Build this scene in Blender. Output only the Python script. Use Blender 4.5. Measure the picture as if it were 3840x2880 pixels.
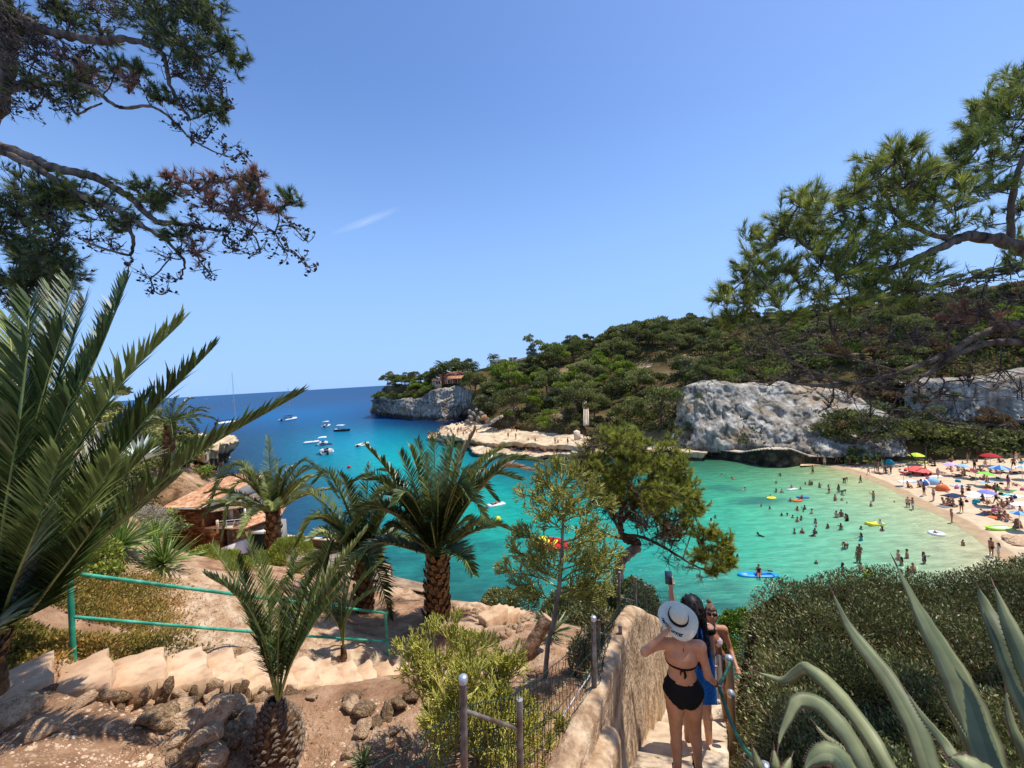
import bpy,bmesh,math,random
import numpy as np
from mathutils import Vector,Matrix,Euler,noise as mnoise
# ---------------------------------------------------------------- camera, light, exposure
scene=bpy.context.scene
for o in list(bpy.data.objects):
 bpy.data.objects.remove(o)
COL=scene.collection
H=19.0
FPX=390.0
ROLL=math.radians(3.3)
PITCH=math.radians(0.9)
cam_d=bpy.data.cameras.new('camera')
cam=bpy.data.objects.new('camera',cam_d)
COL.objects.link(cam)
cam.location=(0,0,H)
cam_d.sensor_width=36.0
cam_d.lens=FPX/1024*36.0
cam_d.clip_start=0.05
cam_d.clip_end=60000
_right=Vector((math.cos(ROLL),0,0));_f=Vector((0,math.cos(PITCH),-math.sin(PITCH)))
_up0=Vector((0,math.sin(PITCH),math.cos(PITCH)));_r0=Vector((1,0,0))
_r=_r0*math.cos(ROLL)-_up0*math.sin(ROLL)
_u=_r0*math.sin(ROLL)+_up0*math.cos(ROLL)
cam.matrix_world=Matrix(((_r.x,_u.x,-_f.x,0),(_r.y,_u.y,-_f.y,0),(_r.z,_u.z,-_f.z,H),(0,0,0,1)))
scene.camera=cam
SUN_EL=math.radians(65);SUN_AZ=math.radians(72)
sdir=Vector((math.cos(SUN_EL)*math.sin(SUN_AZ),math.cos(SUN_EL)*math.cos(SUN_AZ),math.sin(SUN_EL)))
sl=bpy.data.lights.new('sun','SUN');sl.energy=4.6;sl.angle=math.radians(0.53);sl.color=(1.0,0.95,0.87)
so=bpy.data.objects.new('sun',sl);COL.objects.link(so)
so.rotation_euler=sdir.to_track_quat('Z','Y').to_euler()
so.location=(0,0,60)
world=bpy.data.worlds.new('World');scene.world=world;world.use_nodes=True
wn=world.node_tree;wn.nodes.clear()
w_out=wn.nodes.new('ShaderNodeOutputWorld');w_bg=wn.nodes.new('ShaderNodeBackground')
w_sky=wn.nodes.new('ShaderNodeTexSky');w_sky.sky_type='NISHITA';w_sky.sun_disc=False
w_sky.sun_elevation=SUN_EL;w_sky.sun_rotation=SUN_AZ
w_sky.altitude=0;w_sky.air_density=1.0;w_sky.dust_density=0.55;w_sky.ozone_density=3.2
w_bg.inputs['Strength'].default_value=0.148
w_tc=wn.nodes.new('ShaderNodeTexCoord')
w_map=wn.nodes.new('ShaderNodeMapping');w_map.vector_type='TEXTURE'
w_noise=wn.nodes.new('ShaderNodeTexNoise');w_noise.inputs['Scale'].default_value=3.0;w_noise.inputs['Detail'].default_value=6
w_grad=wn.nodes.new('ShaderNodeTexGradient');w_grad.gradient_type='SPHERICAL'
w_mul=wn.nodes.new('ShaderNodeMath');w_mul.operation='MULTIPLY'
w_mul2=wn.nodes.new('ShaderNodeMath');w_mul2.operation='MULTIPLY';w_mul2.inputs[1].default_value=0.4
w_mix=wn.nodes.new('ShaderNodeMixRGB');w_mix.inputs[2].default_value=(5.6,6.4,7.4,1)
w_cd=(_r*((367-512)/FPX)+_u*((384-221)/FPX)+_f).normalized()
w_map.inputs['Location'].default_value=w_cd
w_map.inputs['Rotation'].default_value=(0,math.radians(-22),math.radians(18))
w_map.inputs['Scale'].default_value=(0.085,0.2,0.0095)
wn.links.new(w_tc.outputs['Generated'],w_map.inputs['Vector'])
wn.links.new(w_map.outputs[0],w_grad.inputs[0]);wn.links.new(w_map.outputs[0],w_noise.inputs['Vector'])
wn.links.new(w_grad.outputs['Fac'],w_mul.inputs[0]);wn.links.new(w_noise.outputs['Fac'],w_mul.inputs[1])
wn.links.new(w_mul.outputs[0],w_mul2.inputs[0]);wn.links.new(w_mul2.outputs[0],w_mix.inputs[0])
w_hsv=wn.nodes.new('ShaderNodeHueSaturation');w_hsv.inputs['Hue'].default_value=0.509
w_hsv.inputs['Saturation'].default_value=1.2;w_hsv.inputs['Value'].default_value=1.08
wn.links.new(w_sky.outputs[0],w_hsv.inputs['Color'])
w_sep=wn.nodes.new('ShaderNodeSeparateXYZ');wn.links.new(w_tc.outputs['Generated'],w_sep.inputs[0])
w_el=wn.nodes.new('ShaderNodeMapRange');w_el.interpolation_type='SMOOTHERSTEP'
w_el.inputs[1].default_value=-0.05;w_el.inputs[2].default_value=0.75;w_el.inputs[3].default_value=0.93;w_el.inputs[4].default_value=0.12
wn.links.new(w_sep.outputs[2],w_el.inputs[0])
w_mx2=wn.nodes.new('ShaderNodeMixRGB');w_mx2.inputs[2].default_value=(2.15,3.7,6.7,1)
wn.links.new(w_el.outputs[0],w_mx2.inputs[0]);wn.links.new(w_hsv.outputs[0],w_mx2.inputs[1])
wn.links.new(w_mx2.outputs[0],w_mix.inputs[1]);wn.links.new(w_mix.outputs[0],w_bg.inputs['Color'])
wn.links.new(w_bg.outputs[0],w_out.inputs['Surface'])
scene.view_settings.view_transform='Standard';scene.view_settings.look='None'
scene.view_settings.exposure=0.2;scene.view_settings.gamma=1.0
scene.view_settings.use_curve_mapping=False
scene.render.engine='CYCLES'
scene.cycles.max_bounces=6;scene.cycles.diffuse_bounces=3;scene.cycles.glossy_bounces=2
scene.cycles.transparent_max_bounces=6;scene.cycles.transmission_bounces=3
# ---------------------------------------------------------------- helpers
RNG=np.random.default_rng(7)
random.seed(5)
def ray(px,py):
 "level direction (x/y, z/y) through a point of the 1024x768 picture"
 u=(px-512.0)/FPX;v=-(py-384.0)/FPX
 d=_r*u+_u*v+_f
 return d.x/d.y,d.z/d.y
def W(px,py,D):
 a,b=ray(px,py)
 return Vector((a*D,D,H+b*D))
def S(px,py,z):
 "where the line of sight meets the level z"
 a,b=ray(px,py)
 D=(z-H)/b
 return Vector((a*D,D,z))
def npx(D):
 "metres per pixel at distance D"
 return D/FPX
def srgb(r,g,b,k=1.0):
 f=lambda c:(c/255/12.92)if c<=10 else((c/255+0.055)/1.055)**2.4
 return(f(r)*k,f(g)*k,f(b)*k,1.0)
def tag(o,label=None,cat=None,group=None,kind=None):
 if label:o['label']=label
 if cat:o['category']=cat
 if group:o['group']=group
 if kind:o['kind']=kind
 return o
def empty(name,loc=(0,0,0),rz=0.0,**k):
 o=bpy.data.objects.new(name,None);COL.objects.link(o)
 o.location=loc;o.rotation_euler=(0,0,rz);o.empty_display_size=0.1
 return tag(o,**k)
def mesh_np(name,V,F,mats=(),smooth=False,tint=None,mi=None,col=None):
 """V (n,3); F list of arrays each (m,k) of the same k, or one array"""
 me=bpy.data.meshes.new(name)
 V=np.asarray(V,dtype=np.float32)
 if not isinstance(F,(list,tuple)):F=[F]
 F=[np.asarray(f,dtype=np.int32)for f in F if len(f)]
 me.vertices.add(len(V));me.vertices.foreach_set('co',V.ravel())
 nl=sum(f.size for f in F);npoly=sum(len(f)for f in F)
 me.loops.add(nl);me.polygons.add(npoly)
 if npoly:
  me.loops.foreach_set('vertex_index',np.concatenate([f.ravel()for f in F]))
  tot=np.concatenate([np.full(len(f),f.shape[1],np.int32)for f in F])
  st=np.concatenate([[0],np.cumsum(tot)[:-1]]).astype(np.int32)
  me.polygons.foreach_set('loop_start',st);me.polygons.foreach_set('loop_total',tot)
  if smooth:me.polygons.foreach_set('use_smooth',np.ones(npoly,bool))
  if mi is not None:me.polygons.foreach_set('material_index',np.asarray(mi,np.int32))
 for m in mats:me.materials.append(m)
 if tint is not None:
  a=me.attributes.new('tint','FLOAT','FACE');a.data.foreach_set('value',np.asarray(tint,np.float32))
 if col is not None:
  a=me.attributes.new('wcol','FLOAT_COLOR','POINT');a.data.foreach_set('color',np.asarray(col,np.float32).ravel())
 me.update(calc_edges=True);me.validate()
 return me
def link(name,me,parent=None,loc=None,**k):
 o=bpy.data.objects.new(name,me);COL.objects.link(o)
 if parent is not None:o.parent=parent
 if loc is not None:o.location=loc
 return tag(o,**k)
class MB:
 "collects shapes into one mesh"
 def __init__(s):s.V=[];s.F={};s.M={};s.n=0
 def add(s,V,F,m=0):
  V=np.asarray(V,float)
  F=np.asarray(F,int)+s.n
  s.V.append(V);s.F.setdefault(F.shape[1],[]).append(F);s.M.setdefault(F.shape[1],[]).append(np.full(len(F),m));s.n+=len(V)
  return s
 def box(s,lo,hi,m=0,rot=None,c=None,jit=0.0):
  x0,y0,z0=lo;x1,y1,z1=hi
  V=np.array([(x0,y0,z0),(x1,y0,z0),(x1,y1,z0),(x0,y1,z0),(x0,y0,z1),(x1,y0,z1),(x1,y1,z1),(x0,y1,z1)],float)
  if jit:V+=RNG.normal(0,jit,V.shape)
  if rot is not None:V=V@np.array(rot.to_matrix()if hasattr(rot,'to_matrix')else rot).T
  if c is not None:V=V+np.array(c)
  return s.add(V,[(0,3,2,1),(4,5,6,7),(0,1,5,4),(1,2,6,5),(2,3,7,6),(3,0,4,7)],m)
 def tube(s,pts,rad,n=6,m=0,cap=True):
  P=np.array([tuple(p)for p in pts],float);k=len(P)
  R=np.full(k,rad,float)if np.isscalar(rad)else np.asarray(rad,float)
  T=np.gradient(P,axis=0);T/=np.linalg.norm(T,axis=1)[:,None]+1e-9
  a=np.array((0,0,1.0))if abs(T[0][2])<.9 else np.array((1.0,0,0))
  N=np.cross(T[0],a);N/=np.linalg.norm(N)+1e-9
  ang=np.arange(n)/n*2*np.pi
  V=[]
  for i in range(k):
   N=N-T[i]*N.dot(T[i]);N/=np.linalg.norm(N)+1e-9
   B=np.cross(T[i],N)
   V.append(P[i]+R[i]*(np.cos(ang)[:,None]*N+np.sin(ang)[:,None]*B))
  V=np.concatenate(V)
  i,j=np.meshgrid(np.arange(k-1),np.arange(n),indexing='ij')
  j2=(j+1)%n
  F=np.stack([i*n+j,i*n+j2,(i+1)*n+j2,(i+1)*n+j],-1).reshape(-1,4)
  s.add(V,F,m)
  if cap and n>=3:
   for base,rev in((0,True),((k-1)*n,False)):
    c=P[0]if rev else P[-1]
    ring=V[base:base+n]
    idx=[(n,(q+1)%n,q)if rev else(n,q,(q+1)%n)for q in range(n)]
    s.add(np.vstack([ring,c]),idx,m)
  return s
 def lathe(s,prof,c=(0,0,0),n=10,m=0,M=None,sx=1,sy=1):
  ang=np.arange(n)/n*2*np.pi
  V=np.concatenate([np.stack([r*np.cos(ang)*sx,r*np.sin(ang)*sy,np.full(n,z)],-1)for r,z in prof])
  if M is not None:V=V@np.array(M)[:3,:3].T
  V=V+np.array(tuple(c));k=len(prof)
  i,j=np.meshgrid(np.arange(k-1),np.arange(n),indexing='ij');j2=(j+1)%n
  s.add(V,np.stack([i*n+j,i*n+j2,(i+1)*n+j2,(i+1)*n+j],-1).reshape(-1,4),m)
  return s
 def mesh(s,name,mats,smooth=False,tint=None):
  F=[np.concatenate(v)for v in s.F.values()];M=np.concatenate([np.concatenate(v)for v in s.M.values()])
  return mesh_np(name,np.concatenate(s.V),F,mats if isinstance(mats,(list,tuple))else[mats],smooth,tint,M)
 def obj(s,name,mats,parent=None,smooth=False,**k):
  return link(name,s.mesh(name,mats,smooth),parent,**k)
def bez(P,n=12):
 "Catmull-Rom through control points"
 P=[np.array(tuple(p),float)for p in P]
 if len(P)==2:return[P[0]+(P[1]-P[0])*t for t in np.linspace(0,1,n)]
 Q=[2*P[0]-P[1]]+P+[2*P[-1]-P[-2]];out=[]
 per=max(2,n//(len(P)-1))
 for i in range(1,len(Q)-2):
  for t in np.linspace(0,1,per,endpoint=False):
   a,b,c,d=Q[i-1],Q[i],Q[i+1],Q[i+2]
   out.append(.5*((2*b)+(-a+c)*t+(2*a-5*b+4*c-d)*t*t+(-a+3*b-3*c+d)*t**3))
 out.append(P[-1])
 return out
_nperm=np.random.default_rng(11).permutation(256)
def vnoise(x,y,z=0.0):
 "smooth value noise, vectorised, about -1..1"
 x,y,z=np.broadcast_arrays(np.asarray(x,float),np.asarray(y,float),np.asarray(z,float))
 xi=np.floor(x).astype(int);yi=np.floor(y).astype(int);zi=np.floor(z).astype(int)
 fx=x-xi;fy=y-yi;fz=z-zi
 fx=fx*fx*(3-2*fx);fy=fy*fy*(3-2*fy);fz=fz*fz*(3-2*fz)
 def h(a,b,c):return _nperm[(_nperm[(_nperm[a&255]+b)&255]+c)&255]/127.5-1
 r=0
 for a in(0,1):
  for b in(0,1):
   for c in(0,1):
    r=r+h(xi+a,yi+b,zi+c)*(fx if a else 1-fx)*(fy if b else 1-fy)*(fz if c else 1-fz)
 return r
def fbm(x,y,z=0.0,oct=4,gain=.5):
 r=0;a=1;s=1
 for i in range(oct):
  r=r+a*vnoise(np.asarray(x)*s+17*i,np.asarray(y)*s+5*i,np.asarray(z)*s);a*=gain;s*=2.03
 return r
class TPS:
 "smooth surface through scattered heights (or colours)"
 def __init__(s,XY,Z,lam=0.0):
  s.P=np.asarray(XY,float);n=len(s.P);Z=np.asarray(Z,float)
  s.sc=np.abs(s.P).max();P=s.P/s.sc
  K=s.k(P,P)+lam*np.eye(n)
  A=np.zeros((n+3,n+3));A[:n,:n]=K;A[:n,n]=1;A[:n,n+1:]=P;A[n,:n]=1;A[n+1:,:n]=P.T
  B=np.zeros((n+3,)+Z.shape[1:]);B[:n]=Z
  s.w=np.linalg.solve(A,B)
 def k(s,A,B):
  d=((A[:,None,:]-B[None,:,:])**2).sum(-1)
  return np.where(d>1e-12,.5*d*np.log(d+1e-12),0)
 def __call__(s,x,y):
  x=np.asarray(x,float);y=np.asarray(y,float);sh=x.shape
  Q=np.stack([x.ravel(),y.ravel()],-1)/s.sc;P=s.P/s.sc
  out=[]
  for i in range(0,len(Q),20000):
   q=Q[i:i+20000];out.append(s.k(q,P)@s.w[:len(P)]+s.w[len(P)]+q@s.w[len(P)+1:])
  r=np.concatenate(out)
  return r.reshape(sh+s.w.shape[1:])
def grid_mesh(X,Y,Z):
 n,m=X.shape
 V=np.stack([X,Y,Z],-1).reshape(-1,3)
 i,j=np.meshgrid(np.arange(n-1),np.arange(m-1),indexing='ij')
 F=np.stack([i*m+j,(i+1)*m+j,(i+1)*m+j+1,i*m+j+1],-1).reshape(-1,4)
 return V,F
def rand_dirs(n,rng=RNG):
 d=rng.normal(size=(n,3));return d/np.linalg.norm(d,axis=1)[:,None]
def leaf_quads(C,D,L,Wd,up=None,rng=RNG):
 """diamond leaves: base at C, pointing D, length L, width Wd"""
 n=len(C);L=np.broadcast_to(L,n)[:,None];Wd=np.broadcast_to(Wd,n)[:,None]
 u=rand_dirs(n,rng)if up is None else np.asarray(up)
 Sd=np.cross(D,u);Sd/=np.linalg.norm(Sd,axis=1)[:,None]+1e-9
 V=np.stack([C,C+D*L*.45+Sd*Wd*.5,C+D*L,C+D*L*.45-Sd*Wd*.5],1).reshape(-1,3)
 F=np.arange(4*n).reshape(-1,4)
 return V,F
def leaf_tris(C,D,L,Wd,rng=RNG):
 n=len(C);L=np.broadcast_to(L,n)[:,None];Wd=np.broadcast_to(Wd,n)[:,None]
 Sd=np.cross(D,rand_dirs(n,rng));Sd/=np.linalg.norm(Sd,axis=1)[:,None]+1e-9
 V=np.stack([C-Sd*Wd*.5,C+Sd*Wd*.5,C+D*L],1).reshape(-1,3)
 return V,np.arange(3*n).reshape(-1,3)
def copy_tree(o,parent=None):
 c=o.copy();COL.objects.link(c)
 if parent is not None:c.parent=parent
 for ch in list(o.children):copy_tree(ch,c)
 return c
# ---------------------------------------------------------------- materials
_mats={}
def mat(name,c1,c2=None,c3=None,scale=5.0,rough=0.8,bump=0.3,bscale=None,spec=0.3,detail=8,dist=0.02,contrast=(0.35,0.65),stretch=None,metallic=0.0,vor=None,objrand=0.0,coords='Object',wear=None):
 if name in _mats:return _mats[name]
 m=bpy.data.materials.new(name);m.use_nodes=True;nt=m.node_tree;N=nt.nodes;L=nt.links
 b=N['Principled BSDF'];b.inputs['Roughness'].default_value=rough;b.inputs['Metallic'].default_value=metallic
 b.inputs['Specular IOR Level'].default_value=spec
 tc=N.new('ShaderNodeTexCoord');vec=tc.outputs[coords]
 if stretch:
  mp=N.new('ShaderNodeMapping');mp.inputs['Scale'].default_value=stretch;L.new(vec,mp.inputs[0]);vec=mp.outputs[0]
 nz=N.new('ShaderNodeTexNoise');nz.inputs['Scale'].default_value=scale;nz.inputs['Detail'].default_value=detail
 nz.inputs['Roughness'].default_value=0.62
 L.new(vec,nz.inputs['Vector'])
 cr=N.new('ShaderNodeValToRGB');L.new(nz.outputs['Fac'],cr.inputs[0])
 e=cr.color_ramp.elements;e[0].position,e[1].position=contrast
 e[0].color=c1;e[1].color=c2 or c1
 if c3 is not None:
  e2=cr.color_ramp.elements.new((contrast[0]+contrast[1])/2);e2.color=c3
 out=cr.outputs[0]
 if wear is not None:
  n2=N.new('ShaderNodeTexNoise');n2.inputs['Scale'].default_value=wear[1];n2.inputs['Detail'].default_value=5
  L.new(vec,n2.inputs['Vector'])
  mr=N.new('ShaderNodeMapRange');mr.inputs[1].default_value=.52;mr.inputs[2].default_value=.68;mr.inputs[4].default_value=wear[2]
  L.new(n2.outputs['Fac'],mr.inputs[0])
  mx=N.new('ShaderNodeMixRGB');mx.inputs[2].default_value=wear[0]
  L.new(mr.outputs[0],mx.inputs[0]);L.new(out,mx.inputs[1]);out=mx.outputs[0]
 if objrand:
  oi=N.new('ShaderNodeObjectInfo');hs=N.new('ShaderNodeHueSaturation')
  mr=N.new('ShaderNodeMapRange');mr.inputs[3].default_value=1-objrand;mr.inputs[4].default_value=1+objrand
  L.new(oi.outputs['Random'],mr.inputs[0]);L.new(mr.outputs[0],hs.inputs['Value']);L.new(out,hs.inputs['Color']);out=hs.outputs[0]
 L.new(out,b.inputs['Base Color'])
 if bump:
  bn=N.new('ShaderNodeBump');bn.inputs['Strength'].default_value=bump;bn.inputs['Distance'].default_value=dist
  n3=N.new('ShaderNodeTexNoise');n3.inputs['Scale'].default_value=bscale or scale*3;n3.inputs['Detail'].default_value=8
  L.new(vec,n3.inputs['Vector']);L.new(n3.outputs['Fac'],bn.inputs['Height'])
  L.new(bn.outputs[0],b.inputs['Normal'])
 _mats[name]=m
 return m
def flat(name,c,rough=0.6,spec=0.3,metallic=0.0,bump=0.0,scale=20,var=0.12):
 c2=tuple(min(1,x*(1+var))for x in c[:3])+(1,);c1=tuple(x*(1-var)for x in c[:3])+(1,)
 return mat(name,c1,c2,scale=scale,rough=rough,spec=spec,metallic=metallic,bump=bump)
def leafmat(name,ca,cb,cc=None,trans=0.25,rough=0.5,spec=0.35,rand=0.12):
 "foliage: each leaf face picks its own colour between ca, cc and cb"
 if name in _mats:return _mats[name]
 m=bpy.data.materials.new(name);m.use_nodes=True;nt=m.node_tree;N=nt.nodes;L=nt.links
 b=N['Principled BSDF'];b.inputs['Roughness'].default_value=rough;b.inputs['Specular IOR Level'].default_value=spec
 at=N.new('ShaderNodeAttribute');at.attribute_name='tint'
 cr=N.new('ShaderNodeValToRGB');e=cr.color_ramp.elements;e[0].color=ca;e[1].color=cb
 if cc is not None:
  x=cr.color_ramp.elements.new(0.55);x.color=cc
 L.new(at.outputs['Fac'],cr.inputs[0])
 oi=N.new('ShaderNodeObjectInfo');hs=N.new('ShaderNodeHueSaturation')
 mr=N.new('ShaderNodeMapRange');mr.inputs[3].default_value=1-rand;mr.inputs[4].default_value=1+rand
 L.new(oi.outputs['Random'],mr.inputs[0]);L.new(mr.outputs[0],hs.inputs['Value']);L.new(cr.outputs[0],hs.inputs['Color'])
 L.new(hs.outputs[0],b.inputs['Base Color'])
 if trans:
  t=N.new('ShaderNodeBsdfTranslucent');ms=N.new('ShaderNodeMixShader');ms.inputs[0].default_value=trans
  L.new(hs.outputs[0],t.inputs[0]);L.new(b.outputs[0],ms.inputs[1]);L.new(t.outputs[0],ms.inputs[2])
  L.new(ms.outputs[0],N['Material Output'].inputs[0])
 _mats[name]=m
 return m
# ================================================================ SETTING
M_SOIL=mat('red_soil',srgb(150,100,70,.62),srgb(205,160,122,.66),srgb(176,128,94,.64),scale=3.0,rough=.95,bump=.9,bscale=30,dist=.03,spec=.1,coords='Object',wear=(srgb(222,190,155,.7),16,.55))
M_LIME=mat('limestone',srgb(190,150,115,.72),srgb(236,205,168,.78),srgb(222,186,148,.75),scale=2.2,rough=.9,bump=.9,bscale=9,dist=.05,spec=.15,wear=(srgb(150,112,84,.7),7,.6))
M_STEP=mat('worn_step_stone',srgb(205,165,130,.74),srgb(238,206,170,.8),srgb(226,190,152,.78),scale=1.6,rough=.85,bump=.55,bscale=22,dist=.012,spec=.15,wear=(srgb(170,128,98,.75),5,.5))
M_RISER=mat('riser_stone',srgb(112,90,66,.74),srgb(214,182,144,.76),srgb(164,134,102,.74),scale=5,rough=.95,bump=1.0,bscale=12,dist=.05,spec=.1)
M_HILL=mat('dry_hillside',srgb(96,78,52,.6),srgb(190,165,130,.62),srgb(120,100,66,.6),scale=.06,rough=.95,bump=.8,bscale=.8,dist=.6,spec=.05,coords='Object',wear=(srgb(82,84,48,.55),.12,.8))
M_BANK=mat('rocky_bank',srgb(120,92,66,.6),srgb(226,192,156,.7),srgb(190,152,116,.66),scale=.35,rough=.95,bump=.9,bscale=2.5,dist=.3,spec=.1)
# ---- near slope the photographer stands above
near_px=[(0,768,3.2),(0,700,4.0),(60,735,3.7),(150,768,3.7),(150,715,4.2),(220,740,4.2),(278,765,4.3),(350,768,4.15),(420,768,4.05),(330,700,5.0),(400,715,4.8),(512,740,4.0),(560,740,4.0),(480,700,4.9),(540,690,4.9),(575,690,4.5),(520,660,6.3),(560,650,6.6),(590,640,7.2),(437,620,10),(400,640,9),(340,603,11.4),(364,612,11.3),(420,600,12.3),(385,585,12.8),(450,600,12.3),(480,604,12),(500,617,11),(540,612,12),(590,610,12),(200,622,7.6),(172,604,7.7),(240,640,7.0),(190,565,11),(205,548,13),(285,585,10.4),(310,625,8.6),(270,620,8.4),(330,650,7.5),(380,665,7.4),(50,645,5.6),(100,565,8.2),(50,530,8.6),(130,535,10),(0,520,8),(0,600,5.4),(0,640,4.6),(150,615,7.2),(100,640,5.8)]
near_w=[(-.4,.5,-1.7),(-2,1,-1.9),(-5,1,-2.1),(-9,3,-2.2),(0,2.0,-2.6),(.35,3.0,-3.2),(3,.8,-1.8),(6,2,-2.2),(3.5,3,-3.6),(5,5,-5.0),(8,5,-4.5),(8,9,-7),(4.5,8,-6.9),(6,11,-9),(5,13,-11),(10,13,-10),(2.2,8,-5.8),(3,11,-8),(1,14,-9.5),(-3,16,-11),(-8,17,-9.5),(-10,14,-5.4),(-14,12,-3.0),(-14,6,-1.5),(8,17,-14),(2,18,-14),(-13,18,-8),(1.4,1.2,-2.3),(1.9,2.2,-3.0)]
pts=[tuple(W(*p))for p in near_px]+[(a,b,H+c)for a,b,c in near_w]
def stair_z(D):return H-1.446-.66*D
for D in(3.0,4.5,6,7.5,9.5):
 pts.append((1.13+.5*(D-4)+.45,D,stair_z(D)-.22))
near_tps=TPS([p[:2]for p in pts],[p[2]for p in pts],lam=3e-4)
step_px=[((-34,690),(0,673),(-6,712),(-44,728)),((2,673),(54,650),(49,681),(-4,706)),((60,668),(109,648),(110,686),(50,697)),((111,661),(164,646),(165,679),(110,690)),((166,656),(202,645),(213,677),(165,692)),((204,655),(232,647),(247,679),(213,686)),((235,656),(259,650),(273,682),(247,692)),((262,659),(281,652),(298,683),(273,690)),((284,661),(306,655),(322,684),(298,690)),((308,664),(331,657),(347,686),(323,691)),((333,666),(352,659),(366,686),(348,692)),((354,668),(370,659),(383,685),(367,690)),((372,667),(388,659),(399,684),(384,690)),((390,667),(405,658),(417,682),(400,688)),((407,664),(423,655),(436,680),(419,686)),((424,662),(440,652),(455,676),(438,682))]
step_z=[H-2.92-.205*i for i in range(len(step_px))]
step_poly=[[S(x,y,z)for x,y in q]for q,z in zip(step_px,step_z)]
def seg_near(x,y,poly):
 P=np.array([(sum(v.x for v in q)/4,sum(v.y for v in q)/4)for q in poly]);d=(x[...,None]-P[:,0])**2+(y[...,None]-P[:,1])**2
 i=d.argmin(-1);return np.sqrt(d.min(-1)),i
def sightcap(x,y,z,d0):
 "the bank drops away here so that the cottage stays in sight"
 t=np.linspace(140,352,24);lim=np.interp(t,[150,165,190,215,250,300,340],[532,547,553,557,561,568,576]);ab=[ray(a,b)for a,b in zip(t,lim)];q=x/np.maximum(y,.1)
 sl=np.interp(q,[a for a,_ in ab],[b for _,b in ab]);inn=(q>ab[0][0])&(q<ab[-1][0])&(y>d0)&((y<36)|((q<ab[13][0])&(y<44)))
 return np.where(inn,np.minimum(z,H+sl*y-.05),z)
def near_h(x,y,rough=True):
 x=np.asarray(x,float);y=np.asarray(y,float)
 z=near_tps(x,y)
 if rough:
  z=z+.035*fbm(x*1.7,y*1.7,3)+.012*fbm(x*9,y*9,1,3)
 d,i=seg_near(x,y,step_poly)
 sz=np.array(step_z)[i]-.22
 k=np.clip((1.25-d)/.5,0,1);k=k*k*(3-2*k)
 z=z*(1-k)+np.minimum(z,sz)*k
 px=1.13+.5*(y-4)+.40
 inside=(np.abs(x-px)<.62)&(y>.9)&(y<11)
 z=np.where(inside,np.minimum(z,stair_z(y)-.15),z)
 z=sightcap(x,y,z,10.5)
 lf=(x<px-.62)&(x>px-1.0)&(y>2.2)&(y<11)
 z=np.where(lf,np.minimum(z,np.maximum(stair_z(y)-.1,z-.1)),z)
 return z
gx=np.linspace(-15,9,370);gy=np.linspace(.3,18.5,300)
X,Y=np.meshgrid(gx,gy,indexing='ij')
ZN=near_h(X,Y);NGX,NGY=gx,gy
def HN(x,y):
 "height of the near slope, read off its grid"
 x=np.asarray(x,float);y=np.asarray(y,float)
 i=np.clip((x-NGX[0])/(NGX[1]-NGX[0]),0,len(NGX)-1.001);j=np.clip((y-NGY[0])/(NGY[1]-NGY[0]),0,len(NGY)-1.001)
 a=i.astype(int);b=j.astype(int);u=i-a;v=j-b
 return ZN[a,b]*(1-u)*(1-v)+ZN[a+1,b]*u*(1-v)+ZN[a,b+1]*(1-u)*v+ZN[a+1,b+1]*u*v
def GP(px,py,dmax=18.4):
 "first point of the near slope seen along a line of sight (arrays allowed)"
 px=np.atleast_1d(np.asarray(px,float));py=np.atleast_1d(np.asarray(py,float))
 u=(px-512)/FPX;v=-(py-384)/FPX
 d=u[:,None]*np.array(_r)+v[:,None]*np.array(_u)+np.array(_f);a=d[:,0]/d[:,1];b=d[:,2]/d[:,1]
 D=np.full(len(px),np.nan)
 for t in np.geomspace(1.2,dmax,420):
  h=HN(a*t,np.full_like(a,t));hit=np.isnan(D)&(H+b*t<=h);D[hit]=t
 D=np.where(np.isnan(D),dmax,D);x=a*D;return np.stack([x,D,HN(x,D)],-1)
rockspots=[(205,625,.9),(180,603,.8),(230,640,.9),(195,575,1.0),(210,555,1.0),(215,600,.8),(240,618,.8),(330,640,.8),(360,650,.7),(385,655,.7),(345,668,.5),(300,636,.6),(505,622,.8),(470,606,.5),(400,590,.6),(440,600,.5),(130,668,.5),(270,612,.5),(515,660,.5)]
rp=[(GP(a,b)[0],r)for a,b,r in rockspots]
Rk=np.zeros_like(X)
for p,r in rp:
 d_=np.hypot(X-p[0],Y-p[1])/r;Rk=np.maximum(Rk,np.clip(1.5-d_-.35*fbm(X*2.1,Y*2.1,3,3),0,1))
ZN=ZN+Rk*(.10*fbm(X*2.6,Y*2.6,1,4)+.03*np.floor(fbm(X*1.2,Y*1.2,5,3)*3))
V,F=grid_mesh(X,Y,ZN)
M_GROUND=bpy.data.materials.new('slope_ground');M_GROUND.use_nodes=True
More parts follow.
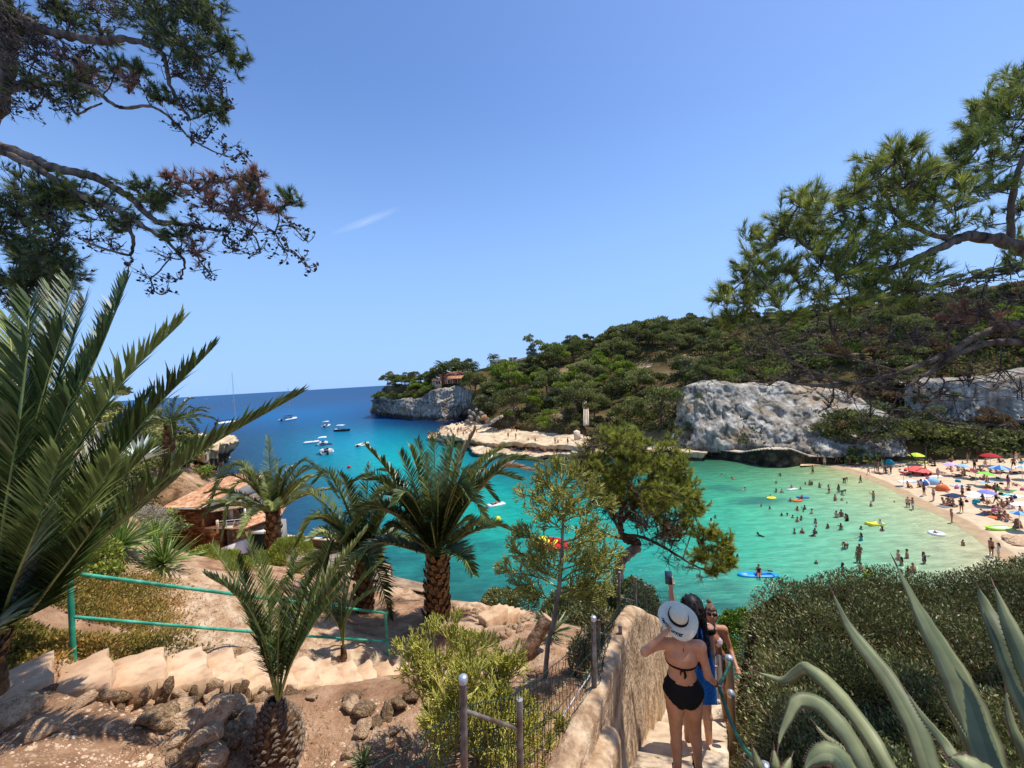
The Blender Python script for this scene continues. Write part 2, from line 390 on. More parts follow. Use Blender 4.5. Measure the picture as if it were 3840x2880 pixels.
def ground_nodes(m):
 nt=m.node_tree;N=nt.nodes;L=nt.links;b=N['Principled BSDF'];b.inputs['Roughness'].default_value=.95;b.inputs['Specular IOR Level'].default_value=.1
 tc=N.new('ShaderNodeTexCoord');at=N.new('ShaderNodeAttribute');at.attribute_name='tint'
 def noise(sc,det=9,ro=.65):
  n=N.new('ShaderNodeTexNoise');n.inputs['Scale'].default_value=sc;n.inputs['Detail'].default_value=det;n.inputs['Roughness'].default_value=ro;L.new(tc.outputs['Object'],n.inputs['Vector']);return n.outputs['Fac']
 def ramp(f,stops):
  r=N.new('ShaderNodeValToRGB');e=r.color_ramp.elements;e[0].position,e[0].color=stops[0];e[1].position,e[1].color=stops[-1]
  for s in stops[1:-1]:x=e.new(s[0]);x.color=s[1]
  L.new(f,r.inputs[0]);return r.outputs[0]
 soil=ramp(noise(1.6),[(.34,srgb(138,102,76,.78)),(.5,srgb(188,146,112,.8)),(.66,srgb(220,182,148,.82))])
 grit=N.new('ShaderNodeTexVoronoi');grit.inputs['Scale'].default_value=26;L.new(tc.outputs['Object'],grit.inputs['Vector'])
 gm=N.new('ShaderNodeMapRange');gm.inputs[1].default_value=.10;gm.inputs[2].default_value=.24;gm.inputs[3].default_value=.75;gm.inputs[4].default_value=0;L.new(grit.outputs['Distance'],gm.inputs[0])
 gk=N.new('ShaderNodeMath');gk.operation='MULTIPLY';L.new(gm.outputs[0],gk.inputs[0])
 g2=ramp(noise(5),[(.45,(0,0,0,1)),(.62,(1,1,1,1))]);L.new(g2,gk.inputs[1])
 s2=N.new('ShaderNodeMixRGB');s2.inputs[2].default_value=srgb(214,184,150,.8);L.new(gk.outputs[0],s2.inputs[0]);L.new(soil,s2.inputs[1])
 lime=ramp(noise(3.2,10,.7),[(.32,srgb(150,112,82,.75)),(.45,srgb(206,168,132,.78)),(.62,srgb(238,210,176,.8))])
 mx=N.new('ShaderNodeMixRGB');L.new(at.outputs['Fac'],mx.inputs[0]);L.new(s2.outputs[0],mx.inputs[1]);L.new(lime,mx.inputs[2]);L.new(mx.outputs[0],b.inputs['Base Color'])
 ad=N.new('ShaderNodeMath');ad.operation='ADD';L.new(noise(22),ad.inputs[0]);L.new(noise(6),ad.inputs[1])
 bp=N.new('ShaderNodeBump');bp.inputs['Strength'].default_value=1.0;bp.inputs['Distance'].default_value=.05;L.new(ad.outputs[0],bp.inputs['Height']);L.new(bp.outputs[0],b.inputs['Normal'])
ground_nodes(M_GROUND)
fm_=Rk.reshape(-1)[F].mean(1)
link('garden_slope',mesh_np('garden_slope',V,F,[M_GROUND],smooth=True,tint=np.clip(fm_*1.4,0,1)),kind='structure')
# ---- the shore below and the left bank out to its point
sh_px=[(130,480,30),(170,470,45),(200,490,45),(180,520,36),(215,528,40),(205,505,52),(196,458,100),(220,462,108),(170,440,90),(150,424,110),(100,405,100),(0,385,60),(0,440,20),(300,562,38),(280,552,39),(250,550,38),(338,574,32),(70,500,16),(120,545,18),(40,480,14),(172,553,20),(205,560,20),(150,548,26),(235,566,24)]
pts=[tuple(W(*p))for p in sh_px]
for(x,y,z)in[(204,470,.6),(236,490,.4),(262,503,.4),(280,518,.3),(292,541,.2),(341,556,.2),(392,586,.0),(198,472,.6),(212,480,.3)]:pts.append(tuple(S(x,y,z)))
for(x,y,z)in[(250,470,-6),(290,500,-6),(320,520,-5),(380,560,-4),(430,570,-4),(560,590,-4),(300,440,-8),(245,440,-6),(255,425,-8),(240,418,-8),(225,415,-6)]:pts.append(tuple(S(x,y,0))[:2]+(z,))
pts+=[(-8,19,8.5),(-12,22,8),(-4,21,6.5),(0,20,5),(4,20,3.5),(8,20,2),(-4,26,2.0),(1,26,.6),(5,25,-.5),(10,24,-1),(-9,28,4),(-14,30,4.6),(-20,20,12),(-30,20,17),(-16,17,11),(-9,17,9.5),(-5,17,8),(3,17,6),(9,17,4),(14,16,2),(12,10,8),(18,14,1),(24,20,-1),(-60,40,20),(-120,100,16),(-100,118,6),(-110,60,22),(-12,10,13.5),(-14,6,16),(16,6,9),(26,10,1),(34,12,0)]
shore_tps=TPS([p[:2]for p in pts],[p[2]for p in pts],lam=1e-4)
def shore_h(x,y):
 z=shore_tps(x,y)+.35*fbm(x*.35,y*.35,8)*np.clip((np.asarray(y)-18)/8,0,1)
 z=sightcap(x,y,z,12)
 inn=(x>-14.5)&(x<8.6)&(y<18.2)
 return np.where(inn,np.minimum(z,1e9)-np.clip(np.minimum(np.minimum(x+14.5,8.6-x),18.2-y)*1.5,0,3),z)
gx=np.linspace(-120,36,260);gy=np.linspace(4,118,190)
X,Y=np.meshgrid(gx,gy,indexing='ij')
V,F=grid_mesh(X,Y,shore_h(X,Y))
link('shore_bank',mesh_np('shore_bank',V,F,[M_BANK],smooth=True),kind='structure')
# ---- hillside beyond the cove
hp=[(375,388,236),(400,387,226),(430,384,214),(480,380,208),(550,366,200),(600,356,190),(662,343,185),(720,346,180),(787,338,165),(860,326,150),(940,312,140),(1024,300,130),(600,400,135),(550,410,125),(500,402,160),(640,422,105),(660,382,130),(720,356,150),(750,372,118),(700,390,94),(760,388,90),(850,384,86),(950,380,82),(1024,376,80),(850,348,112),(950,338,102),(1024,326,97),(470,395,185),(440,396,205),(410,398,215),(385,400,228),(520,380,180),(580,375,165),(640,360,165)]
pts=[tuple(W(*p))for p in hp]
base_px=[(494,430.6,3),(520,433,3),(546,437,3),(572,437,3.2),(600,437,3.4),(640,440,3),(683,444,3)]
pts+=[tuple(S(*p))for p in base_px]
for q in[(380,411,2.5),(416,415,2.5),(455,416,2.5),(480,412,3)]:
 v=S(*q);pts.append((v.x+4,v.y+12,12))
for q in[(715,447,2.5),(760,448,2.5),(850,452,2.2),(950,456,2.2),(1024,459,2.2),(1080,462,2.4)]:
 v=S(*q);pts.append((v.x,v.y+.5,v.z));
for q in[(715,440),(800,436),(900,420),(1000,414)]:
 pts.append(tuple(W(q[0],q[1],78)))
pts+=[(-90,300,14),(0,300,30),(100,260,45),(200,220,45),(160,100,34),(170,60,20),(150,40,8),(260,120,45),(-60,260,15),(-110,250,4)]
hill_tps=TPS([p[:2]for p in pts],[p[2]for p in pts],lam=2e-4)
coast=[S(373,414,0),S(385,417,0),S(416,420,0),S(440,421.5,0),S(455,421,0),S(470,419,0),S(481,425,2),S(494,429,2.5),S(520,432,2.5),S(546,436,2.6),S(572,436,2.8),S(600,436,3),S(640,439,3),S(683,443,3),S(715,446,2.6),S(760,447,2.6),S(830,452,2.2),S(900,455,2.0),S(960,457,2.0),S(1024,459,2.0),S(1100,462,2.0),Vector((120,52,2)),Vector((220,52,3))]
coast_xy=np.array([(v.x,v.y)for v in coast])
def coast_front(x,y):
 "how far (x, y) lies behind the foot of the hillside, along the line of sight"
 th=np.arctan2(x,y);cth=np.arctan2(coast_xy[:,0],coast_xy[:,1]);cr=np.hypot(coast_xy[:,0],coast_xy[:,1])
 return np.hypot(x,y)-np.interp(th,cth,cr)
def hill_h(x,y):
 d=coast_front(x,y)
 z=hill_tps(x,y)+1.1*fbm(x*.06,y*.06,4)
 th=np.arctan2(x,y)
 hd=np.clip((math.radians(-5.5)-th)/math.radians(1.5),0,1)
 k=np.clip((d+1.0-11*hd)/4.0,0,1)
 return np.where(d<-1,-2.0,-2.0*(1-k)+z*k)
th=np.linspace(math.radians(-24),math.radians(72),330)
cth=np.arctan2(coast_xy[:,0],coast_xy[:,1]);cr=np.hypot(coast_xy[:,0],coast_xy[:,1])
r0=np.interp(th,cth,cr)
tt=np.linspace(0,1,150)**1.6
R=r0[:,None]-.5+tt[None,:]*(330-r0[:,None])
X=np.sin(th)[:,None]*R;Y=np.cos(th)[:,None]*R
Z=hill_h(X,Y)
tipfall=np.clip((th-math.radians(-20.6))/math.radians(1.6),0,1)[:,None]
Z=np.where(Z>-2,Z*tipfall-3*(1-tipfall),Z)
V,F=grid_mesh(X,Y,Z)
link('hillside',mesh_np('hillside',V,F,[M_HILL],smooth=True),kind='structure')
# ---- sea: colour from depth and bed (sand, seagrass, rock); shade by rocks painted in
sea_pts=[(210,398,34,80,124),(330,392,32,78,124),(392,386,34,78,124),(250,405,28,80,126),(330,400,26,86,134),(280,430,18,80,122),(250,452,20,66,100),(330,440,6,128,162),(300,415,14,96,150),(380,440,2,130,155),(366,420,14,80,125),(400,424,16,58,98),(440,424,18,48,82),(420,432,18,84,110),(395,432,6,120,145),(380,470,6,158,162),(420,450,2,148,152),(450,462,6,148,150),(300,500,20,74,100),(240,480,22,60,84),(490,470,14,112,120),(530,470,20,96,106),(560,468,24,100,104),(500,500,12,158,144),(480,540,22,148,134),(400,560,30,124,118),(330,540,16,86,104),(300,520,16,72,98),(460,582,34,108,102),(530,570,32,136,126),(600,560,34,142,128),(700,466,48,104,82),(760,467,66,124,92),(690,480,56,146,114),(760,482,88,164,122),(830,472,140,165,118),(720,520,52,164,134),(800,500,98,172,136),(850,520,122,180,142),(900,540,136,180,142),(700,560,54,160,134),(780,580,72,164,134),(950,560,158,176,136),(690,612,46,122,108),(650,590,44,134,122),(640,620,40,118,104),(880,492,160,182,138),(930,520,168,184,142),(985,552,178,180,142),(1003,590,176,178,140),(1010,650,150,170,130),(900,600,118,172,136),(800,640,60,140,118),(900,700,90,150,120),(600,700,40,110,98),(400,640,34,100,95),(660,500,30,150,130),(610,500,18,150,138),(560,520,20,152,138),(840,470,160,168,122),(1100,600,160,170,130),(20,420,26,66,112),(60,600,24,70,100),(0,398,32,78,122),(1100,380,40,90,110)]  # shade beside the rock platform and sea wall is in these colours
def ld(x,y):
 return np.stack([np.arctan2(x,y)*2.2,np.log(np.hypot(x,y)/30.0)],-1)
P=[S(a,max(b,384-(a-512)*.0577+9.0),0)if True else 0 for a,b,*_ in sea_pts]
P=np.array([(p.x,p.y)for p in P])
Cc=np.array([srgb(r,g,b)[:3]for _,_,r,g,b in sea_pts])
sea_tps=TPS(ld(P[:,0],P[:,1]),np.sqrt(Cc),lam=2e-3)
th=np.linspace(math.radians(-64),math.radians(64),240)
r=np.concatenate([np.geomspace(14,400,220),np.geomspace(410,22000,34)])
TH,R=np.meshgrid(th,r,indexing='ij');X=np.sin(TH)*R;Y=np.cos(TH)*R
q=ld(X,Y);q[...,1]=np.minimum(q[...,1],np.log(1500/30.0))
C=np.clip(sea_tps(q[...,0],q[...,1]),0.02,.95)**2
V,F=grid_mesh(X,Y,np.zeros_like(X))
def water_mat():
 m=bpy.data.materials.new('sea_water');m.use_nodes=True;nt=m.node_tree;N=nt.nodes;L=nt.links
 b=N['Principled BSDF'];b.inputs['Roughness'].default_value=.14;b.inputs['IOR'].default_value=1.33;b.inputs['Specular IOR Level'].default_value=.16
 at=N.new('ShaderNodeAttribute');at.attribute_name='wcol'
 tc=N.new('ShaderNodeTexCoord')
 n1=N.new('ShaderNodeTexNoise');n1.inputs['Scale'].default_value=.16;n1.inputs['Detail'].default_value=8;n1.inputs['Roughness'].default_value=.68
 mp0=N.new('ShaderNodeMapping');mp0.inputs['Scale'].default_value=(1,1.3,1);L.new(tc.outputs['Object'],mp0.inputs[0]);L.new(mp0.outputs[0],n1.inputs['Vector'])
 r1=N.new('ShaderNodeValToRGB');r1.color_ramp.elements[0].position=.43;r1.color_ramp.elements[0].color=(0,0,0,1);r1.color_ramp.elements[1].position=.60
 L.new(n1.outputs['Fac'],r1.inputs[0])
 sx=N.new('ShaderNodeSeparateXYZ');L.new(tc.outputs['Object'],sx.inputs[0])
 def blob(cx,cy,rx,ry,amt):
  mp=N.new('ShaderNodeMapping');mp.vector_type='TEXTURE';mp.inputs['Location'].default_value=(cx,cy,0);mp.inputs['Scale'].default_value=(rx,ry,1)
  g=N.new('ShaderNodeTexGradient');g.gradient_type='SPHERICAL';L.new(tc.outputs['Object'],mp.inputs[0]);L.new(mp.outputs[0],g.inputs[0])
  k=N.new('ShaderNodeMath');k.operation='MULTIPLY';k.use_clamp=True;k.inputs[1].default_value=amt;L.new(g.outputs['Fac'],k.inputs[0]);return k.outputs[0]
 v=S(440,575,0);v2=S(757,501,0);v3=S(700,610,0);v4=S(400,440,0);v5=S(715,490,0);v6=S(250,440,0)
 masks=[blob(v.x,v.y,17,12,2.0),blob(v3.x,v3.y,12,6,1.2),blob(v6.x,v6.y,60,60,.9),blob(v5.x,v5.y,9,4.5,1.2)]
 acc=masks[0]
 for k in masks[1:]:
  mx=N.new('ShaderNodeMath');mx.operation='MAXIMUM';L.new(acc,mx.inputs[0]);L.new(k,mx.inputs[1]);acc=mx.outputs[0]
 mu=N.new('ShaderNodeMath');mu.operation='MULTIPLY';L.new(acc,mu.inputs[0]);L.new(r1.outputs[0],mu.inputs[1])
 sp=blob(v2.x,v2.y,5.5,2.6,1.5)
 mx=N.new('ShaderNodeMath');mx.operation='MAXIMUM';L.new(mu.outputs[0],mx.inputs[0]);L.new(sp,mx.inputs[1])
 dk=N.new('ShaderNodeMath');dk.operation='MULTIPLY';dk.inputs[1].default_value=.62;L.new(mx.outputs[0],dk.inputs[0])
 mc=N.new('ShaderNodeMixRGB');mc.blend_type='MIX';mc.inputs[2].default_value=srgb(22,74,78)
 L.new(dk.outputs[0],mc.inputs[0]);L.new(at.outputs['Color'],mc.inputs[1])
 n2=N.new('ShaderNodeTexNoise');n2.inputs['Scale'].default_value=.85;n2.inputs['Detail'].default_value=10;n2.inputs['Roughness'].default_value=.7
 mp=N.new('ShaderNodeMapping');mp.inputs['Scale'].default_value=(.45,1.5,1);mp.inputs['Rotation'].default_value=(0,0,.12)
 L.new(tc.outputs['Object'],mp.inputs[0]);L.new(mp.outputs[0],n2.inputs['Vector'])
 mr=N.new('ShaderNodeMapRange');mr.inputs[1].default_value=.3;mr.inputs[2].default_value=.7;mr.inputs[3].default_value=.64;mr.inputs[4].default_value=1.36  # light and dark of the waves painted as mottling in the colour
 L.new(n2.outputs['Fac'],mr.inputs[0])
 vm=N.new('ShaderNodeVectorMath');vm.operation='SCALE';L.new(mc.outputs[0],vm.inputs[0]);L.new(mr.outputs[0],vm.inputs['Scale'])
 L.new(vm.outputs[0],b.inputs['Base Color'])
 n3=N.new('ShaderNodeTexNoise');n3.inputs['Scale'].default_value=1.1;n3.inputs['Detail'].default_value=7;n3.inputs['Roughness'].default_value=.6
 L.new(mp.outputs[0],n3.inputs['Vector'])
 bp=N.new('ShaderNodeBump');bp.inputs['Strength'].default_value=.8;bp.inputs['Distance'].default_value=.35
 L.new(n3.outputs['Fac'],bp.inputs['Height']);L.new(bp.outputs[0],b.inputs['Normal']);b.inputs['Specular IOR Level'].default_value=0;b.inputs['Roughness'].default_value=1
 fr=N.new('ShaderNodeFresnel');fr.inputs[0].default_value=1.33;L.new(bp.outputs[0],fr.inputs['Normal']);mn=N.new('ShaderNodeMath');mn.operation='MINIMUM';mn.inputs[1].default_value=.17;L.new(fr.outputs[0],mn.inputs[0])
 gl=N.new('ShaderNodeBsdfGlossy');gl.inputs['Roughness'].default_value=.12;L.new(bp.outputs[0],gl.inputs['Normal']);ms=N.new('ShaderNodeMixShader');L.new(mn.outputs[0],ms.inputs[0]);L.new(b.outputs[0],ms.inputs[1]);L.new(gl.outputs[0],ms.inputs[2]);L.new(ms.outputs[0],N['Material Output'].inputs[0])
 return m
M_SEA=water_mat()
C=np.concatenate([C.reshape(-1,3)*np.array((.98,.87,.83)),np.ones((C.size//3,1))],-1)
link('sea',mesh_np('sea',V,F,[M_SEA],smooth=True,col=C),kind='structure')
# ---- beach
shore_line=[(800,461),(825,465.5),(849,473),(868.6,480),(888,488.5),(902,496),(917,506),(936,515.5),(950.5,523),(970,535),(989,549),(1003.6,562),(1024,580),(1050,606),(1090,650),(1150,730)]
back_line=[(800,456.5),(825,455),(845,455.5),(866,456),(888,456.5),(910,457),(930,457.5),(950,458),(970,458.5),(995,459),(1024,460),(1060,462),(1110,466),(1180,474),(1300,490),(1500,520)]
wl=np.array([tuple(S(x,y,0))for x,y in shore_line]);bl=np.array([tuple(S(x,y,1.9))for x,y in back_line])
def resamp(A,n):
 A=np.asarray(A);t=np.linspace(0,len(A)-1,n);i=np.minimum(t.astype(int),len(A)-2);f=(t-i)[:,None]
 return A[i]*(1-f)+A[i+1]*f
wl=resamp(wl,220);bl=resamp(bl,220)
for _ in range(3):wl[1:-1]=(wl[:-2]+2*wl[1:-1]+wl[2:])/4;bl[1:-1]=(bl[:-2]+2*bl[1:-1]+bl[2:])/4
t=np.linspace(-.06,1.08,130)
B=wl[:,None,:]*(1-t[None,:,None])+bl[:,None,:]*t[None,:,None]
dw=np.linalg.norm((B-wl[:,None,:])[...,:2],axis=-1)*np.sign(t)[None,:]
dw=dw+.5*fbm(B[...,0]*.12,B[...,1]*.12,2,3)
zz=np.where(dw<0,dw*.1,np.minimum(.06*dw,.25+.035*dw));zz=np.minimum(zz,1.75)+.05*fbm(B[...,0]*.9,B[...,1]*.9,7,4)*np.clip(dw-2.6,0,1)
B[...,2]=zz
wet=1-np.clip((dw-3.1-.5*vnoise(B[...,0]*.3,B[...,1]*.3))/.8,0,1)
cw=np.array(srgb(196,166,128))[:3]*.78;cd=np.array(srgb(236,208,170))[:3]*.74;cs=np.array(srgb(160,165,125))[:3]*.8
c=cw*wet[...,None]+cd*(1-wet[...,None]);k=np.clip(1-dw/.8,0,1)[...,None];c=c*(1-k*.6)+cs*k*.6
BEACH_XY=B[...,:2].reshape(-1,2);BEACH_Z=B[...,2].reshape(-1)
def beach_z(x,y):
 i=((BEACH_XY-np.array((x,y)))**2).sum(1).argmin();return max(0.0,float(BEACH_Z[i]))
V,F=grid_mesh(B[...,0],B[...,1],B[...,2])
m=bpy.data.materials.new('beach_sand');m.use_nodes=True;nt=m.node_tree;N=nt.nodes;L=nt.links
at=N.new('ShaderNodeAttribute');at.attribute_name='wcol';n1=N.new('ShaderNodeTexNoise');n1.inputs['Scale'].default_value=1.2;n1.inputs['Detail'].default_value=9
tc=N.new('ShaderNodeTexCoord');L.new(tc.outputs['Object'],n1.inputs['Vector'])
mr=N.new('ShaderNodeMapRange');mr.inputs[1].default_value=.3;mr.inputs[2].default_value=.7;mr.inputs[3].default_value=.84;mr.inputs[4].default_value=1.12;L.new(n1.outputs['Fac'],mr.inputs[0])
vm=N.new('ShaderNodeVectorMath');vm.operation='SCALE';L.new(at.outputs['Color'],vm.inputs[0]);L.new(mr.outputs[0],vm.inputs['Scale']);L.new(vm.outputs[0],N['Principled BSDF'].inputs['Base Color'])
N['Principled BSDF'].inputs['Roughness'].default_value=.8;N['Principled BSDF'].inputs['Specular IOR Level'].default_value=.15
bp=N.new('ShaderNodeBump');bp.inputs['Strength'].default_value=.6;bp.inputs['Distance'].default_value=.12;L.new(n1.outputs['Fac'],bp.inputs['Height']);L.new(bp.outputs[0],N['Principled BSDF'].inputs['Normal'])
c=np.concatenate([c.reshape(-1,3),np.ones((c.size//3,1))],-1)
link('beach',mesh_np('beach',V,F,[m],smooth=True,col=c),kind='structure')
# ---- cliffs
def cliff_mat(name,lo,mid,hi,ochre,band=(1.0,2.6)):
 m=bpy.data.materials.new(name);m.use_nodes=True;nt=m.node_tree;N=nt.nodes;L=nt.links
 b=N['Principled BSDF'];b.inputs['Roughness'].default_value=.95;b.inputs['Specular IOR Level'].default_value=.1
 tc=N.new('ShaderNodeTexCoord')
 mp=N.new('ShaderNodeMapping');mp.inputs['Scale'].default_value=(1.7,1.7,.13);L.new(tc.outputs['Object'],mp.inputs[0])
 n1=N.new('ShaderNodeTexNoise');n1.inputs['Scale'].default_value=.55;n1.inputs['Detail'].default_value=10;n1.inputs['Roughness'].default_value=.7;L.new(mp.outputs[0],n1.inputs['Vector'])
 n2=N.new('ShaderNodeTexNoise');n2.inputs['Scale'].default_value=.34;n2.inputs['Detail'].default_value=12;n2.inputs['Roughness'].default_value=.7;L.new(tc.outputs['Object'],n2.inputs['Vector'])
 av=N.new('ShaderNodeMath');av.operation='ADD';L.new(n1.outputs['Fac'],av.inputs[0]);L.new(n2.outputs['Fac'],av.inputs[1])
 cr=N.new('ShaderNodeValToRGB');e=cr.color_ramp.elements;e[0].position=.39;e[1].position=.64;e[0].color=lo;e[1].color=hi
 x=cr.color_ramp.elements.new(.5);x.color=mid
 hf=N.new('ShaderNodeMath');hf.operation='MULTIPLY';hf.inputs[1].default_value=.5;L.new(av.outputs[0],hf.inputs[0]);L.new(hf.outputs[0],cr.inputs[0])
 n3=N.new('ShaderNodeTexNoise');n3.inputs['Scale'].default_value=.13;n3.inputs['Detail'].default_value=6;L.new(tc.outputs['Object'],n3.inputs['Vector'])
 mr=N.new('ShaderNodeMapRange');mr.inputs[1].default_value=.54;mr.inputs[2].default_value=.66;mr.inputs[4].default_value=.7;L.new(n3.outputs['Fac'],mr.inputs[0])
 mx=N.new('ShaderNodeMixRGB');mx.inputs[2].default_value=ochre;L.new(mr.outputs[0],mx.inputs[0]);L.new(cr.outputs[0],mx.inputs[1])
 sx=N.new('ShaderNodeSeparateXYZ');L.new(tc.outputs['Object'],sx.inputs[0])
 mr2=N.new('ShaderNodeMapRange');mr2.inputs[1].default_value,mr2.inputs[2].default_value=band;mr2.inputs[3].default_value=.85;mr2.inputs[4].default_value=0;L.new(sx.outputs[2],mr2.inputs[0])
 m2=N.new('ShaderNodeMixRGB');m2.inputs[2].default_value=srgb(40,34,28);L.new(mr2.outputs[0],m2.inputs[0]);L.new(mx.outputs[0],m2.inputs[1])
 L.new(m2.outputs[0],b.inputs['Base Color'])
 bp=N.new('ShaderNodeBump');bp.inputs['Strength'].default_value=.9;bp.inputs['Distance'].default_value=.5;L.new(hf.outputs[0],bp.inputs['Height']);L.new(bp.outputs[0],b.inputs['Normal'])
 return m
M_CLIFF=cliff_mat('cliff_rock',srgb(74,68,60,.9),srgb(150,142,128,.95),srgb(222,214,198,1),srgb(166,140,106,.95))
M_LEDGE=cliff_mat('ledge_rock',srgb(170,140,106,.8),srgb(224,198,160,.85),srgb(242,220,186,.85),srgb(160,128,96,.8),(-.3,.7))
M_UNDERCUT=mat('undercut_shade_rock',srgb(46,38,30,.8),srgb(150,128,104,.8),srgb(88,74,60,.8),scale=.7,rough=.95,bump=1,bscale=2,dist=.3,spec=.1)
def cliff(name,base,top,nu,nv,amp=1.5,lean=0.0,seed=0,cave=None,m=None,close=True):
 b=resamp(np.array([tuple(p)for p in base]),nu);tp=resamp(np.array([tuple(p)for p in top]),nu)
 d=np.gradient(b,axis=0);n=np.stack([d[:,1],-d[:,0],np.zeros(nu)],-1);n/=np.linalg.norm(n,axis=1)[:,None]+1e-9
 v=np.linspace(-.08,1,nv)
 G=b[:,None]*(1-v)[None,:,None]+tp[:,None]*v[None,:,None]
 x_,y_,z_=G[...,0],G[...,1],G[...,2]
 a=fbm(x_*.12,y_*.12+seed,z_*.07,4,.5)*amp*1.1+fbm(x_*.5,y_*.5,z_*.14+seed,4,.55)*amp*.42+.16*amp*fbm(x_*1.7,y_*1.7,z_*1.1,3)
 cr_=vnoise(x_*.28,y_*.28,z_*.07+seed)+.25*vnoise(x_*1.1,y_*1.1,z_*.5);a-=np.exp(-(cr_/.05)**2)*amp*.38
 c2_=vnoise(x_*.1,y_*.1,z_*.42+seed*2)+.2*vnoise(x_*.7,y_*.7,z_*.7);a-=np.exp(-(c2_/.04)**2)*amp*.25
 pr_=np.random.default_rng(seed);uu=np.linspace(0,1,nu)[:,None];zm=z_.max()
 for _ in range(16):a-=pr_.uniform(.6,1.5)*amp*np.exp(-((uu-pr_.random())/pr_.uniform(.005,.018))**2-((z_-pr_.uniform(.15,.8)*zm)/pr_.uniform(.5,1.3))**2)
 ledge=np.sin(G[...,2]*1.4+fbm(G[...,0]*.1,G[...,1]*.1,5,2)*2)*amp*.12
 under=-np.exp(-((G[...,2]-1.2)/1.1)**2)*amp*.9
 a=a+ledge+under+lean*v[None,:]**2
 if cave is not None:
  for(u0,su,z0,sz,dep)in cave:
   uu=np.linspace(0,1,nu)[:,None];a-=dep*np.exp(-((uu-u0)/su)**2-((G[...,2]-z0)/sz)**2)
 G=G+n[:,None,:]*a[...,None]
 G[...,2]+=(.25*fbm(x_*.3,y_*.3,z_*.3)+.9*fbm(x_*.09,y_*.09,3,4))*amp*np.clip(v,0,1)[None,:]**2
 lip=G[:,-1:,:].copy()-n[:,None,:]*4;lip[...,2]+=.8
 lip2=G[:,-1:,:].copy()-n[:,None,:]*12;lip2[...,2]-=1.0
 G=np.concatenate([G,lip,lip2],1)
 V,F=grid_mesh(G[...,0],G[...,1],G[...,2])
 return link(name,mesh_np(name,V,F,[m or M_CLIFF],smooth=False),kind='structure')
cb=[Vector((S(373,414,0).x-1,S(373,414,0).y+14,0)),S(373,413.3,0),S(374,413.5,0),S(385,416.5,0),S(400,418.5,0),S(416,420,0),S(432,421,0),S(444,421.5,0),S(455,420.5,0),S(465,419,0),S(474,418,0),S(484,419,0)]
ct=[W(374,398,246),W(373.5,399,236),W(376,400,231),W(388,399,226),W(402,400,218),W(412,402,212),W(424,397,208),W(436,390,204),W(452,388,200),W(466,388,192),W(476,391,182),W(486,400,170)]
cb[0]=Vector((cb[0].x,cb[0].y,0))
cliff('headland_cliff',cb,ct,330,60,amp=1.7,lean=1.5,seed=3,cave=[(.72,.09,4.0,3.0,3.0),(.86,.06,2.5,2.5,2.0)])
cb=[S(672,441,2.8),S(684,444,2.6),S(700,446,2.5),S(720,448,2.3),S(745,448,2.2),S(770,449,2.2),S(790,450,2.2),S(808,451,2.2),S(832,452,2.3),S(868,453,2.3),S(905,453,2.3)]
ct=[W(676,392,93),W(682,389,91),W(695,386,89.5),W(715,385,88),W(745,388,86.5),W(770,386,86),W(795,384,86),W(815,384,84),W(840,390,81),W(872,402,76),W(905,424,70)]
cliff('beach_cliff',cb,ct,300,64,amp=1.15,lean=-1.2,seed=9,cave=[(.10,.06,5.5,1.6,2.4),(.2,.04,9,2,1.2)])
cb=[W(905,424,77),W(930,423,75.5),W(960,421,74),W(990,420,72.5),W(1024,420,71),W(1080,420,70),W(1160,420,69)]
ct=[W(905,388,80),W(930,384,78),W(960,382,76.5),W(990,379,75),W(1024,376,74),W(1080,370,72),W(1160,365,71)]
cliff('upper_cliff',cb,ct,200,46,amp=1.0,lean=.5,seed=21)
# ---- rock platforms the bathers use
def slab(name,outline,zt,zb,inset=.6,noise=.25,nrad=18,per=120,m=None,nlev=10,kind='structure',seed=0,rise=0.0):
 o=np.array([(p.x,p.y)for p in outline]);o=resamp(np.vstack([o,o[:1]]),per+1)[:-1]
 for _ in range(2):o=(np.roll(o,1,0)+2*o+np.roll(o,-1,0))/4
 c=o.mean(0)
 d=(o-c);dn=d/np.linalg.norm(d,axis=1)[:,None]
 o=o+dn*(fbm(o[:,0]*.3,o[:,1]*.3,seed,4)*noise*2)[:,None]
 rings=[]
 for k in range(1,nrad+1):
  q=c+d*0+(o-c)*(k/nrad)
  z=zt+fbm(q[:,0]*.35,q[:,1]*.35,seed,4)*noise+np.floor(fbm(q[:,0]*.12,q[:,1]*.12,seed+4,2)*2)*noise*.5
  rings.append(np.column_stack([q,z+rise*(q[:,1]-c[1])]))
 for k in range(1,nlev+1):
  f=k/nlev;q=o-dn*((inset*math.sin(f*math.pi*.5))+fbm(o[:,0]*.8,o[:,1]*.8,f*3+seed,4)*noise*1.6)[:,None]
  z0=rings[nrad-1][:,2]
  rings.append(np.column_stack([q,z0*(1-f)+zb*f]))
 V=np.concatenate([[[c[0],c[1],zt]]]+rings);n=len(o);nr=len(rings)
 i,j=np.meshgrid(np.arange(nr-1),np.arange(n),indexing='ij');j2=(j+1)%n
 F4=np.stack([1+i*n+j,1+(i+1)*n+j,1+(i+1)*n+j2,1+i*n+j2],-1).reshape(-1,4)
 F3=np.stack([np.zeros(n),1+np.arange(n),1+(np.arange(n)+1)%n],-1)
 mi=np.concatenate([np.where(np.arange(len(F4))//n>=nrad+int(nlev*.35),1,0),np.zeros(len(F3))])  # undercut sides take darker rock, their shade put into the colour
 return link(name,mesh_np(name,V,[F4,F3.astype(int)],[m or M_LEDGE,M_UNDERCUT],mi=mi),kind=kind)
